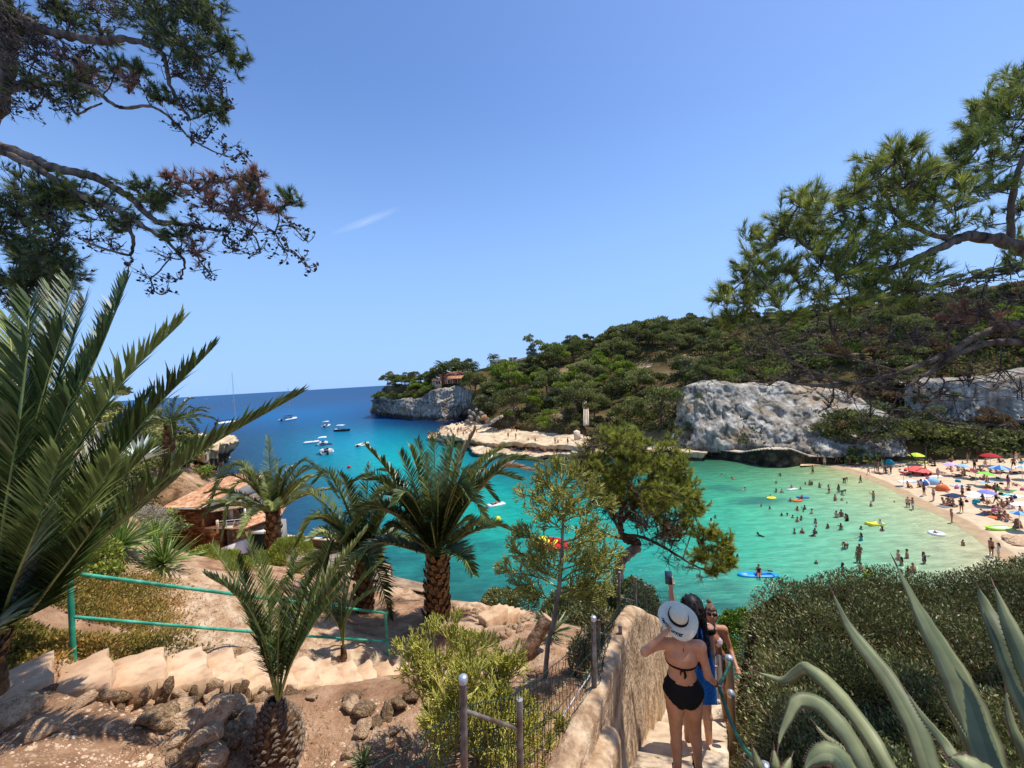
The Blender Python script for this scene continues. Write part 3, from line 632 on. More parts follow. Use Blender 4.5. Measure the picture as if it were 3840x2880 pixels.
up=[S(x,y,2.8)for x,y in[(437.7,432),(444,435.5),(455,437),(464.6,438.5),(475,441),(490,442),(511,443),(524.5,443),(545,444.5),(566,445.5),(585,447),(600,441),(585,434),(570,434),(546,434),(520,430),(494,427),(481,423),(472,420.5),(455,423),(445,427)]]
slab('rock_platform',up,2.8,0.2,inset=1.2,noise=.4,per=260,nrad=30,seed=2)
lo=[S(x,y,1.2)for x,y in[(470,449),(476,452),(490,452),(503,452.5),(520,454.5),(544.5,455.5),(562,455),(580,453),(600,452),(600,440),(570,438),(520,437),(480,438),(468,444)]]
slab('lower_ledge',lo,1.2,-1.2,inset=1.8,noise=.36,per=240,nrad=26,seed=5)
tp=[S(x,y,1.3)for x,y in[(427,436.5),(434,437.5),(444,438.5),(450,440),(455,434),(443,431),(431,433)]]
slab('tip_ledge',tp,1.2,-1,inset=.8,noise=.2,per=90,nrad=10,seed=8)
rt=[S(x,y,1.7)for x,y in[(570,452),(600,452),(640,451.5),(665,452),(690,452),(706,452.5),(712,449),(700,446),(670,443),(640,441),(610,441),(580,442)]]
slab('walk_ledge',rt,1.7,-1.2,inset=1.5,noise=.22,per=240,nrad=20,seed=12)
pt=[S(x,y,6.3)for x,y in[(172,447),(190,450),(203,450.5),(214,447.5),(224,443.5),(232,440),(236,437.5),(233,434.5),(222,433),(205,433),(185,435),(168,438)]]
slab('rock_point',pt,6.3,-.6,inset=3.6,noise=.75,nrad=16,per=150,nlev=16,seed=31)
# ---- seawall path with its steps
M_CONC=mat('pale_concrete',srgb(205,185,155,.8),srgb(238,222,196,.82),scale=1.5,rough=.9,bump=.4,bscale=12,dist=.03,spec=.1)
M_SEAW=mat('dark_sea_wall',srgb(38,34,28,.8),srgb(112,98,80,.8),srgb(62,54,44,.8),scale=.6,rough=.95,bump=1,bscale=1.8,dist=.4,spec=.1,wear=(srgb(60,72,40),.9,.5))
wallroot=empty('sea_wall',S(760,458,0),label='dark stone sea wall carrying a pale stepped path below the grey cliff',cat='sea wall')
path_px=[(702,447.3,1.9),(715,448.4,1.9),(730,450.3,1.9),(744,452,1.9),(756,450,2.7),(769,448.3,3.3),(786,448.2,3.3),(797,452,2.3),(806,455.2,1.5),(822,455.6,1.4),(840,454.5,1.5)]
pw=[S(*p)for p in path_px]
dens=resamp(np.array([tuple(p)for p in pw]),46)
stone_me=None
bodyV=[]
for i in range(len(dens)-1):
 a,b=dens[i],dens[i+1];z=max(a[2],b[2])-(i%2)*.0
 d=(b-a)[:2];L_=np.linalg.norm(d);d=d/L_;nrm=np.array((-d[1],d[0]));w=.75
 P4=[a[:2]-nrm*w,b[:2]-nrm*w,b[:2]+nrm*w*1.4,a[:2]+nrm*w*1.4]
 mb=MB();V=[(*p,z-.16)for p in P4]+[(*p,z)for p in P4]
 mb.add(V,[(3,2,1,0),(4,5,6,7),(0,1,5,4),(1,2,6,5),(2,3,7,6),(3,0,4,7)])
 o=mb.obj('step',[M_CONC],wallroot);o.location=-wallroot.location
n=len(dens);d=np.gradient(dens,axis=0);nr=np.stack([d[:,1],-d[:,0],np.zeros(n)],-1);nr/=np.linalg.norm(nr,axis=1)[:,None]
b2=resamp(dens,160);n2=resamp(nr,160);vv=np.linspace(0,1,16)
G=b2[:,None]+n2[:,None]*(.70+vv[None,:,None]**2*.5);G[...,2]=(b2[:,2]-.12)[:,None]*(1-vv)[None,:]-1.0*vv[None,:]
G=G+n2[:,None]*(fbm(G[...,0]*.6,G[...,1]*.6,G[...,2]*.6,4)*.35*vv[None,:])[...,None]
G=np.concatenate([(b2-n2*1.0)[:,None]*[1,1,0]+np.array((0,0,-1.0)),(b2-n2*1.0)[:,None]-np.array((0,0,.12)),G],1)
V,F=grid_mesh(G[...,0],G[...,1],G[...,2])
o=link('wall_face',mesh_np('wall_face',V,F,[M_SEAW]),wallroot);o.location=-wallroot.location
# ================================================================ TREES AND SCRUB OF THE HILLSIDE
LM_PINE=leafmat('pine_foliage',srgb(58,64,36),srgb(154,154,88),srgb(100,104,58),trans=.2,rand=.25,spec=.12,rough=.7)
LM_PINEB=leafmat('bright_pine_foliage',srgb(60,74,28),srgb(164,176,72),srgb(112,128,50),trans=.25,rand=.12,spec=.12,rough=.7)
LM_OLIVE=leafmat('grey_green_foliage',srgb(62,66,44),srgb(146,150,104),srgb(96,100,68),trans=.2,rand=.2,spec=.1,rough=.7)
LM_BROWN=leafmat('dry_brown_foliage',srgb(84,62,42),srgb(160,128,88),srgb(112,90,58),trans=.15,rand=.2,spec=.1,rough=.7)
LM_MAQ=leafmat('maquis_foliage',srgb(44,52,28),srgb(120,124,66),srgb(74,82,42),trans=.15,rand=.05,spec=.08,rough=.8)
M_BARK=mat('pine_bark',srgb(58,44,36,.8),srgb(140,120,102,.85),scale=6,rough=.95,bump=1,bscale=14,dist=.03,stretch=(1,1,.3),spec=.1)
M_BARKG=mat('grey_bark',srgb(116,104,94,.8),srgb(196,184,170,.9),scale=5,rough=.9,bump=.8,bscale=18,dist=.02,stretch=(1,1,.35),spec=.1)
def crown_leaves(cl,n,size,rng,flatz=.7):
 """cl: list of (centre, radius); leaf faces on and in the clumps"""
 C=[];D=[];T=[]
 w=np.array([r**2 for _,r in cl]);w=w/w.sum()
 for(c,r),k in zip(cl,(w*n).astype(int)+8):
  d=rand_dirs(k,rng);d[:,2]=np.abs(d[:,2])*.9-.25*(rng.random(k)<.35)
  d/=np.linalg.norm(d,axis=1)[:,None]
  rr=r*(rng.random(k)**.33)*(1+.22*vnoise(d[:,0]*2.3+c[0],d[:,1]*2.3+c[1],d[:,2]*2.3))
  p=np.array(c)+d*rr[:,None]*np.array((1,1,flatz))
  C.append(p);dd=d*.6+rand_dirs(k,rng)*.7+np.array((0,0,.35));D.append(dd/np.linalg.norm(dd,axis=1)[:,None])
  base=rng.normal(.5,.12)
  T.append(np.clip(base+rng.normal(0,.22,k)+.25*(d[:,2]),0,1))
 C=np.concatenate(C);D=np.concatenate(D);T=np.concatenate(T)
 V,F=leaf_quads(C,D,size*rng.uniform(.7,1.4,len(C)),size*rng.uniform(.5,.9,len(C)),rng=rng)
 return V,F,T
def pine_proto(seed,h,w,n=2000,leaf=.42,m=LM_PINE,umbrella=.55,nclump=13):
 rng=np.random.default_rng(seed)
 lean=rng.normal(0,.08,2)*h
 tb=MB();top=np.array((lean[0],lean[1],h*.72))
 spine=bez([(0,0,-.6),(lean[0]*.2+rng.normal(0,.15),lean[1]*.2,h*.25),(lean[0]*.7,lean[1]*.6+rng.normal(0,.15),h*.5),top],9)
 tb.tube(spine,np.linspace(.028*h,.010*h,len(spine)),6)
 cl=[]
 for i in range(nclump):
  a=rng.uniform(0,2*np.pi);q=math.sqrt(rng.random())*.5*w*(.95)
  z=h*(umbrella+(1-umbrella)*(1-(q/(.5*w))**2)*rng.uniform(.55,1))-.1*h
  r=w*rng.uniform(.13,.23)
  c=np.array((lean[0]+math.cos(a)*q,lean[1]+math.sin(a)*q,z));cl.append((c,r))
  s=np.array(spine[rng.integers(3,len(spine)-1)])
  tb.tube(bez([s,(s+c)/2+rng.normal(0,.2,3),c],5),np.linspace(.012*h,.004*h,5),4,cap=False)
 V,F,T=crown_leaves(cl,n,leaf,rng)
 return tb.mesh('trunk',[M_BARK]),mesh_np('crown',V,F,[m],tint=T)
def shrub_proto(seed,w,h,n=700,leaf=.3,m=LM_PINE):
 rng=np.random.default_rng(seed);cl=[]
 for i in range(6):
  a=rng.uniform(0,6.28);q=rng.random()*.32*w
  cl.append((np.array((math.cos(a)*q,math.sin(a)*q,h*rng.uniform(.25,.6))),w*rng.uniform(.2,.33)))
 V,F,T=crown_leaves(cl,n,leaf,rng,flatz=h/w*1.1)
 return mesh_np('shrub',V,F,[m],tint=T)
pines=[pine_proto(s,h,w,m=m,umbrella=u,n=nn)for s,h,w,m,u,nn in[(1,9,9,LM_PINE,.42,3600),(2,8,8,LM_PINE,.45,3000),(3,7,8,LM_PINEB,.35,3200),(4,10,8.5,LM_PINE,.5,3200),(5,7,7,LM_OLIVE,.25,2800),(6,8,9,LM_PINEB,.4,3600),(7,6,6.5,LM_BROWN,.3,1700)]]
pine_look=['dark green rounded pine','dark olive thin-trunked pine','bright yellow-green pine','tall high-crowned dark pine','grey-green olive-like tree','broad bright green pine','dry brownish bare tree']
shrubs=[shrub_proto(21,4,2.6,m=LM_PINE),shrub_proto(22,3.4,2.0,m=LM_OLIVE),shrub_proto(23,4.4,2.8,m=LM_PINEB),shrub_proto(24,3,1.8,m=LM_BROWN)]
shrub_look=['dark green rounded shrub','grey-green low shrub','bright green dense shrub','brown dry shrub']
LAND=[((425,372),'the pink clifftop villa'),((498,360),'the grey modern villa'),((596,346),'the brown villa on the ridge'),((586,400),'the hillside stairs'),((395,405),'the headland tip'),((450,400),'the headland cliff'),((520,430),'the rock platform'),((690,385),'the beach cliff left end'),((760,382),'the beach cliff middle'),((850,385),'the beach cliff right end'),((960,378),'the upper right cliff'),((660,365),'the pale hillside path'),((870,455),'the back of the beach'),((990,457),'the beach right end'),((640,440),'the ledge walk'),((577,431),'the pale stone pillar'),((560,345),'the tall eucalyptus'),((720,335),'the ridge gap'),((820,330),'the ridge middle'),((930,320),'the ridge right end')]
def proj(p):
 q=Vector(p)-Vector((0,0,H));d=q.dot(_f);return(512+FPX*q.dot(_r)/d,384-FPX*q.dot(_u)/d)
ORD=['first','second','third','fourth','fifth','sixth','seventh','eighth','ninth','tenth','eleventh','twelfth','thirteenth','fourteenth','fifteenth','sixteenth','seventeenth','eighteenth','nineteenth','twentieth']
PENDING=[]
def where(px,py,land=LAND):
 b=min(land,key=lambda l:(l[0][0]-px)**2+((l[0][1]-py)*1.6)**2)
 dx=px-b[0][0];dy=(py-b[0][1])*1.4
 if abs(dx)>abs(dy)*1.5:side='right of' if dx>0 else 'left of'
 elif abs(dy)>abs(dx)*1.5:side='below' if dy>0 else 'above'
 else:side=('below right of' if dx>0 else 'below left of')if dy>0 else('above right of' if dx>0 else 'above left of')
 return side+' '+b[1]
def label_all(items,land=LAND):
 g={}
 for o,look,p in items:
  px,py=proj(p);g.setdefault(look+' '+where(px,py,land),[]).append((px,o))
 for k,v in g.items():
  v.sort(key=lambda t:t[0])
  for i,(_,o)in enumerate(v):
   o['label']=k if len(v)==1 else f'{k}, {ORD[i] if i < 20 else chr(116)+"wenty-"+ORD[i-20]} from left'
placed=[]
def put_tree(kind,x,y,z,s,rz,items,group):
 tr,cr=pines[kind]
 e=empty('pine_tree' if kind not in(4,6)else 'hillside_tree',(x,y,z),rz,cat='tree',group=group);e.scale=(s,s,s*random.uniform(.9,1.1))
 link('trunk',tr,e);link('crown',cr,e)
 items.append((e,pine_look[kind],(x,y,z+4*s)))
def put_shrub(kind,x,y,z,s,rz,items,group):
 o=link('shrub',shrubs[kind],None,(x,y,z),cat='shrub',group=group);o.rotation_euler=(0,0,rz);o.scale=(s,s,s)
 items.append((o,shrub_look[kind],(x,y,z+1)))
items=[];G1='trees on the hillside beyond the cove'
def on_hill(px,D):
 a,_=ray(px,370);x=a*D;y=D;return x,y,float(hill_h(np.array([x]),np.array([y]))[0])
rs=random.Random(3)
fixed=[(508,168,5,1.25),(515,158,5,1.0),(559,182,5,1.2),(548,176,0,1.0),(470,196,1,1.0),(530,185,4,1.0),(590,150,0,1.1),(600,162,2,1.0),(626,140,2,.9),(490,165,6,1),(640,172,0,1.2),(662,182,0,1.2),(650,186,3,1.1),(676,182,1,1.1),(690,180,0,1.0),(705,180,4,1.0),(611,188,0,1.2),(624,188,3,1.1),(574,192,0,1.0),(500,198,4,1.0),(428,207,2,.75),(485,172,6,.9),(545,140,0,1),(562,132,5,.8),(530,128,2,.8),(610,125,1,.9),(585,128,4,.8)]
for px,D,k,s in fixed:
 x,y,z=on_hill(px,D);placed.append((x,y));put_tree(k,x,y,z-.4,s*1.35,rs.uniform(0,6.28),items,G1)
for px in np.arange(640,1045,8.5):
 Ds=np.arange(80,235,2.0);a_,_=ray(px,340);hh=hill_h(a_*Ds,Ds);sl_=(hh-H)/Ds;D=float(Ds[sl_.argmax()])-rs.uniform(1,5);x,y,z=on_hill(px,D)
 if any((x-a)**2+(y-b)**2<14 for a,b in placed):continue
 placed.append((x,y));put_tree(rs.choice([0,1,0,5,4,1]),x,y,z-1.6,rs.uniform(.95,1.5),rs.uniform(0,6.28),items,G1)
tries=0
while len(placed)<300 and tries<9000:
 tries+=1
 px=rs.uniform(374,1060)if rs.random()<.8 else rs.uniform(374,480)
 th_=math.atan(ray(px,370)[0]);r0_=np.interp(th_,cth,cr)
 D=(r0_+5+rs.random()**.75*(np.interp(px,[480,560,700,860,1060],[44,118,146,126,108])if px>480 else 32))*math.cos(th_)
 if D>246:continue
 x,y,z=on_hill(px,D)
 if z<3:continue
 pj=proj((x,y,z))
 if 676<pj[0]<858 and 392<pj[1]<450 and D<92:continue
 if pj[0]>905 and 386<pj[1]<428 and D<78:continue
 if 413<px<480 and 190<D<216:continue
 if 484<px<522 and 184<D<208:continue
 if 638<pj[0]<686 and 362<pj[1]<372:continue
 if any((x-a)**2+(y-b)**2<(5.3 if px>470 else 3.9)**2 for a,b in placed):continue
 placed.append((x,y))
 k=rs.choice([0,0,1,1,2,3,4,5,0,4])if px<700 else rs.choice([0,1,4,4,6,6,2,1])
 sc=rs.uniform(.85,1.4)if px<700 else rs.uniform(.65,1.1)
 if px<425:sc*=.75
 put_tree(k,x,y,z-.3,sc,rs.uniform(0,6.28),items,G1)
for px,D,k,s in[(700,93.0,0,1.1),(708,95.5,1,1.3),(716,98.0,3,1.1),(724,93.0,0,1.3),(732,95.5,2,1.1),(740,98.0,0,1.3),(748,93.0,1,1.1),(756,95.5,3,1.3),(764,98.0,0,1.1),(772,93.0,2,1.3),(780,95.5,0,1.1),(788,98.0,1,1.3),(796,93.0,3,1.1),(804,95.5,0,1.3),(812,98.0,2,1.1),(820,93.0,0,1.3),(828,95.5,1,1.1),(836,98.0,3,1.3),(844,93.0,0,1.1),(852,95.5,2,1.3),(866,78.0,0,1.3),(879,79.6,1,1.3),(892,81.2,3,1.3),(905,82.8,0,1.3),(874,84.4,1,1.3),(887,86.0,3,1.3),(900,87.6,0,1.3),(869,89.2,1,1.3),(882,90.8,3,1.3),(895,92.4,0,1.3),(908,94.0,1,1.3),(877,95.6,3,1.3),(855,69,0,1.6),(866,67,1,1.5),(812,80,0,1.4),(826,79,3,1.3),(840,76,0,1.7),(854,75,0,1.5),(868,74,1,1.6),(880,71,0,1.5),(895,70,1,1.4),(684,82,0,1.2),(676,84,1,1.3),(910,68,0,1.5),(925,68,0,1.4),(945,67,2,1.2),(965,66,0,1.5),(985,66,1,1.4),(1005,65,0,1.4),(1020,64,0,1.3)]:
 x,y,z=on_hill(px,D);put_shrub(k,x,y,z-.3,s*1.25,px,items,'shrubs on the hillside beyond the cove')
for px,py,k in[(806,440,0),(816,437,1),(826,440,0),(838,436,0),(848,440,1),(858,432,0),(868,438,0),(880,432,1),(892,436,0),(822,430,0),(844,426,3),(862,420,0),(882,422,1)]:
 D_=np.interp(px,[800,840,895],[78,72,66]);p=W(px,py,D_);put_shrub(k,p.x,p.y,p.z-1.2,1.25,px,items,'shrubs on the hillside beyond the cove')
for px,py,k in[(698,398,0),(712,412,3),(728,396,1),(748,404,0),(770,399,3),(782,418,0),(800,402,1),(818,396,0),(836,408,3),(850,396,0),(690,424,1),(925,402,3),(955,396,0),(990,404,1)]:
 p=W(px,py,86.2 if px<900 else 75.5);put_shrub(k,p.x,p.y,p.z-.6,.62,px,items,'shrubs on the hillside beyond the cove')
for i in range(26):
 p=W(375.5+i*2.3,396.5+1.5*math.sin(i*2.1)-max(0,i-18)*.9,(233-i*.9));put_shrub((0,1,0,2)[i%4],p.x,p.y,p.z-1.6,1.5+.3*math.sin(i),i,items,'shrubs on the hillside beyond the cove')
sp=[];tries=0
while len(sp)<230 and tries<9000:
 tries+=1
 px=rs.uniform(374,1050);th_=math.atan(ray(px,370)[0]);r0_=np.interp(th_,cth,cr)
 D=(r0_+.8+rs.random()**1.5*60)*math.cos(th_)
 x,y,z=on_hill(px,D)
 if z<1.5:continue
 pj=proj((x,y,z))
 if 676<pj[0]<858 and 392<pj[1]<446 and D<92:continue
 if pj[0]>905 and 386<pj[1]<424 and D<78:continue
 if any((x-a)**2+(y-b)**2<2.6**2 for a,b in sp):continue
 sp.append((x,y));k=rs.choice([0,0,1,2,0,1,3]if px<690 else[0,1,0,1,3,3,2])
 put_shrub(k,x,y,z-.3,rs.uniform(.7,1.25),rs.uniform(0,6.28),items,'shrubs on the hillside beyond the cove')
label_all(items)
rng=np.random.default_rng(40)
n=19000;px=rng.uniform(372,1060,n);th_=np.arctan([(p-512)/FPX*.998 for p in px]);r0_=np.interp(th_,cth,cr)
Dr=r0_+1+rng.random(n)**1.0*205;x=np.sin(th_)*Dr;y=np.cos(th_)*Dr;z=hill_h(x,y)
keep=(z>2.2)&(fbm(x*.05,y*.05,9,3)>-.35)&(Dr<300);x,y,z=x[keep],y[keep],z[keep];k=9
cx=np.repeat(x,k)+rng.normal(0,.75,len(x)*k);cy=np.repeat(y,k)+rng.normal(0,.75,len(x)*k);cz=np.repeat(z,k)+rng.uniform(-.1,1.1,len(x)*k)
d=rand_dirs(len(cx),rng)+np.array((0,0,.5));d/=np.linalg.norm(d,axis=1)[:,None]
V,F=leaf_quads(np.stack([cx,cy,cz],-1),d,rng.uniform(.4,.9,len(cx)),rng.uniform(.25,.55,len(cx)),rng=rng)
T=np.clip(np.repeat(.45+.3*fbm(x*.08,y*.08,1,3),k)+rng.normal(0,.2,len(cx)),0,1)
link('scrub',mesh_np('scrub',V,F,[LM_MAQ],tint=T),kind='stuff',label='low dense scrub covering the hillside between the trees')
rng=np.random.default_rng(77);x,y,z=on_hill(535,190)
e=empty('eucalyptus_tree',(x,y,z),label='tall pale eucalyptus with a loose narrow crown rising above the pines',cat='tree');e.scale=(1.3,1.3,1.12)
tb=MB();tb.tube(bez([(0,0,-1),(.3,0,6),(-.2,0,13)],8),np.linspace(.35,.1,9),6)
cl=[(np.array((rng.normal(0,1.4),rng.normal(0,1.2),zz_)),rng.uniform(.9,1.5))for zz_ in np.linspace(5,16,15)]
for c,r in cl:tb.tube([(0,0,max(2,c[2]-3)),tuple(c)],[.12,.04],4,cap=False)
tb.obj('trunk',[M_BARKG],e);V,F,T=crown_leaves(cl,3600,.45,rng,1.2);link('crown',mesh_np('crown',V,F,[LM_OLIVE],tint=np.clip(T+.2,0,1)),e)
# ================================================================ PALMS
LM_PALM=leafmat('palm_leaflets',srgb(36,48,24,.9),srgb(138,152,84,.9),srgb(78,96,44,.9),trans=.22,rough=.38,spec=.55,rand=.05)
LM_PALMY=leafmat('pale_palm_leaflets',srgb(86,98,46),srgb(190,192,120),srgb(132,142,74),trans=.22,rough=.42,spec=.5,rand=.05)
LM_PALMD=leafmat('dry_palm_leaflets',srgb(120,92,62),srgb(206,180,140),srgb(166,136,100),trans=.15,rough=.6,spec=.3,rand=.05)
M_RACHIS=mat('palm_rachis',srgb(120,132,66,.8),srgb(176,178,104,.8),scale=3,rough=.5,bump=.1)
M_PTRUNK=mat('palm_trunk',srgb(60,42,30,.8),srgb(150,116,82,.8),srgb(100,74,52,.8),scale=4,rough=.95,bump=1.0,bscale=22,dist=.03,spec=.1)
M_PSTUB=mat('leaf_stub',srgb(110,76,46,.8),srgb(186,148,100,.8),scale=7,rough=.9,bump=.6,bscale=20,dist=.01,spec=.1)
def frond_mesh(path,nl=60,ll=.45,lw=.03,vee=.5,droop=.25,seed=0,m=LM_PALM,rr=.02,fwd=.75,dryend=0.0,up=(0,0,1),base=.12,curl=.5):
 """path: points of the midrib; leaflets are folded blades bent once, in two ranks"""
 rng=np.random.default_rng(seed)
 P=np.array([tuple(p)for p in bez(path,16)]);k=len(P)
 s=np.concatenate([[0],np.cumsum(np.linalg.norm(np.diff(P,axis=0),axis=1))]);s/=s[-1]
 mb=MB();mb.tube(P,np.linspace(rr,rr*.15,k),5,1)
 T=np.gradient(P,axis=0);T/=np.linalg.norm(T,axis=1)[:,None]
 t=np.repeat(np.linspace(base,.995,nl),2)+rng.uniform(-.3,.3,2*nl)/nl;t=np.clip(t,base,1)
 side=np.tile([1,-1],nl)
 c=np.stack([np.interp(t,s,P[:,i])for i in range(3)],-1);tg=np.stack([np.interp(t,s,T[:,i])for i in range(3)],-1)
 upv=np.array(up,float);sd=np.cross(tg,upv);sd/=np.linalg.norm(sd,axis=1)[:,None]+1e-9
 nn=np.cross(sd,tg)
 f=np.clip(t,0,1);f2=fwd+.7*f**3
 L=ll*np.where(f<.25,.55+.45*f/.25,1)*np.where(f>.55,1-.62*(f-.55)/.45,1)*rng.uniform(.85,1.12,len(t))
 d=sd*side[:,None]*(1.0-.25*f[:,None])+tg*f2[:,None]*rng.uniform(.8,1.2,len(t))[:,None]+nn*(vee+rng.normal(0,.16,len(t)))[:,None]
 d/=np.linalg.norm(d,axis=1)[:,None]
 d2=d+np.array((0,0,-1.0))*(droop*rng.uniform(.6,1.5,len(t)))[:,None];d2/=np.linalg.norm(d2,axis=1)[:,None]
 wv=np.cross(d,nn*.6+tg*.9);wv/=np.linalg.norm(wv,axis=1)[:,None]+1e-9
 L=L[:,None];w=lw*rng.uniform(.8,1.15,(len(t),1))
 b0=c-wv*w*.3;b1=c+wv*w*.3;m0=c+d*L*.5-wv*w*.5;m1=c+d*L*.5+wv*w*.5;tip=c+d*L*.5+d2*L*.5
 V=np.stack([b0,b1,m1,tip,m0],1).reshape(-1,3);n=len(t);b=np.arange(n)[:,None]*5
 mb.V.append(V);o=mb.n;mb.n+=len(V)
 Fq=np.concatenate([b+0,b+1,b+2,b+4],1)+o;Ft=np.concatenate([b+4,b+2,b+3],1)+o
 mb.F.setdefault(4,[]).append(Fq);mb.M.setdefault(4,[]).append(np.zeros(n,int));mb.F.setdefault(3,[]).append(Ft);mb.M.setdefault(3,[]).append(np.zeros(n,int))
 tint={}
 lt=np.clip(rng.normal(.45,.2,n),0,1)
 for kk in mb.F:
  arr=[];
  for FF,MM in zip(mb.F[kk],mb.M[kk]):
   arr.append(lt if(MM[0]==0 and len(FF)==n)else np.full(len(FF),.5))
  tint[kk]=np.concatenate(arr)
 Fs=[np.concatenate(v)for v in mb.F.values()];Ms=np.concatenate([np.concatenate(v)for v in mb.M.values()])
 return mesh_np('frond',np.concatenate(mb.V),Fs,[m,M_RACHIS],mi=Ms,tint=np.concatenate([tint[kk]for kk in mb.F]))
def arch(base,tip,rise,out=0.35):
 "midrib from base to tip, bowed upwards by rise"
 b=np.array(tuple(base));t=np.array(tuple(tip));return[b,b+(t-b)*.33+np.array((0,0,rise*.8)),b+(t-b)*.7+np.array((0,0,rise)),t]
def crown_generic(root,c,n,L,ll,lw,nl,seed,mats,rise=.5,lo=-35,hi=80,frac_low=.5,rr=.025,skip=None):
 "fronds all round a growing point c (local to root)"
 rng=np.random.default_rng(seed)
 for i in range(n):
  az=i*2.39996+rng.normal(0,.12);f=(i+.5)/n
  el=math.radians(hi+(lo-hi)*f**.9+rng.normal(0,5));l=L*rng.uniform(.85,1.1)*(1-.15*(f<.15))
  dirh=np.array((math.cos(az),math.sin(az),0))
  d0=dirh*math.cos(max(el,math.radians(25)))+np.array((0,0,math.sin(max(el,math.radians(25)))))
  tip=np.array(c)+dirh*l*math.cos(el)*.95+np.array((0,0,l*math.sin(el)*.9-.12*l))
  p1=np.array(c)+d0*l*.35;p2=p1*.35+tip*.65+np.array((0,0,rise*l*.16))
  m=mats[int(rng.integers(len(mats)))]
  me=frond_mesh([np.array(c)+dirh*.06,p1,p2,tip],nl,ll,lw,seed=seed*100+i,m=m,rr=rr)
  link('frond',me,root)
def palm_trunk(root,h,r0,r1,seed=0,stubs=60,top=None,lean=(0,0)):
 rng=np.random.default_rng(seed);mb=MB()
 k=16;P=[(lean[0]*t,lean[1]*t,-.3+(h+.3)*t)for t in np.linspace(0,1,k)]
 mb.tube(P,[r0+(r1-r0)*t+.04*r0*math.sin(t*40)for t in np.linspace(0,1,k)],14)
 mb.obj('trunk',[M_PTRUNK],root)
 sm=MB();sm.add([(-.5,0,0),(.5,0,0),(.42,.32,.35),(-.42,.32,.35),(-.25,.36,1),(.25,.36,1),(0,.05,.55)],[(0,1,2,3),(3,2,5,4)]);sm.add([(-.5,0,0),(-.42,.32,.35),(-.25,.36,1),(.5,0,0),(.25,.36,1),(.42,.32,.35)],[(0,1,2),(3,4,5)])
 me=sm.mesh('leaf_stub',[M_PSTUB])
 for i in range(stubs):
  a=i*2.39996;f=(i+.5)/stubs;z=h*f;rr=(r0+(r1-r0)*f)*.93
  o=link('leaf_stub',me,root);s=r0*rng.uniform(.42,.62)
  o.location=(lean[0]*f+math.cos(a)*rr,lean[1]*f+math.sin(a)*rr,z);o.scale=(s,s*1.1,s*rng.uniform(.8,1.5));o.rotation_euler=(rng.normal(-.1,.1),rng.normal(0,.15),a-math.pi/2)
# ================================================================ BODIES: one continuous skin grown over a posed skeleton
def surface_nets(f,org,h):
 nx,ny,nz=f.shape;s=f<0
 c=np.zeros((nx-1,ny-1,nz-1,3));w=np.zeros((nx-1,ny-1,nz-1))
 for ax in range(3):
  o1,o2=[(1,2),(0,2),(0,1)][ax]
  for a in(0,1):
   for b in(0,1):
    sl0=[slice(0,nx-1),slice(0,ny-1),slice(0,nz-1)];sl1=list(sl0)
    n_=(nx,ny,nz)
    sl0[o1]=slice(a,n_[o1]-1+a);sl0[o2]=slice(b,n_[o2]-1+b);sl1[o1]=sl0[o1];sl1[o2]=sl0[o2]
    sl0[ax]=slice(0,n_[ax]-1);sl1[ax]=slice(1,n_[ax])
    A=f[tuple(sl0)];B=f[tuple(sl1)];m=(A<0)!=(B<0)
    t=np.where(m,A/(A-B+1e-12),0);p=np.zeros(A.shape+(3,));p[...,ax]=t;p[...,o1]=a;p[...,o2]=b
    c+=p*m[...,None];w+=m
 act=w>0;idx=-np.ones(w.shape,int);idx[act]=np.arange(act.sum())
 ii=np.argwhere(act);V=(ii+c[act]/w[act][:,None])*h+org
 Fs=[]
 for ax in range(3):
  o1,o2=[(1,2),(2,0),(0,1)][ax]
  n_=[nx,ny,nz];a=[slice(1,n-1)for n in n_];a[ax]=slice(0,n_[ax]-1);b=list(a);b[ax]=slice(1,n_[ax])
  e=np.argwhere(s[tuple(a)]!=s[tuple(b)]);
  if not len(e):continue
  e2=e.copy();e2[:,o1]+=1;e2[:,o2]+=1
  sg=s[tuple((e2+0).T)]
  def g(d1,d2):
   q=e2.copy();q[:,o1]-=d1;q[:,o2]-=d2;return idx[tuple(q.T)]
  q=np.stack([g(0,0),g(1,0),g(1,1),g(0,1)],-1);q[~sg]=q[~sg][:,::-1]
  Fs.append(q)
 F=np.concatenate(Fs);a,b,c_=V[F[:,0]],V[F[:,1]],V[F[:,2]]
 return V,(F if np.einsum('ij,ij->i',a,np.cross(b,c_)).sum()>0 else F[:,::-1])
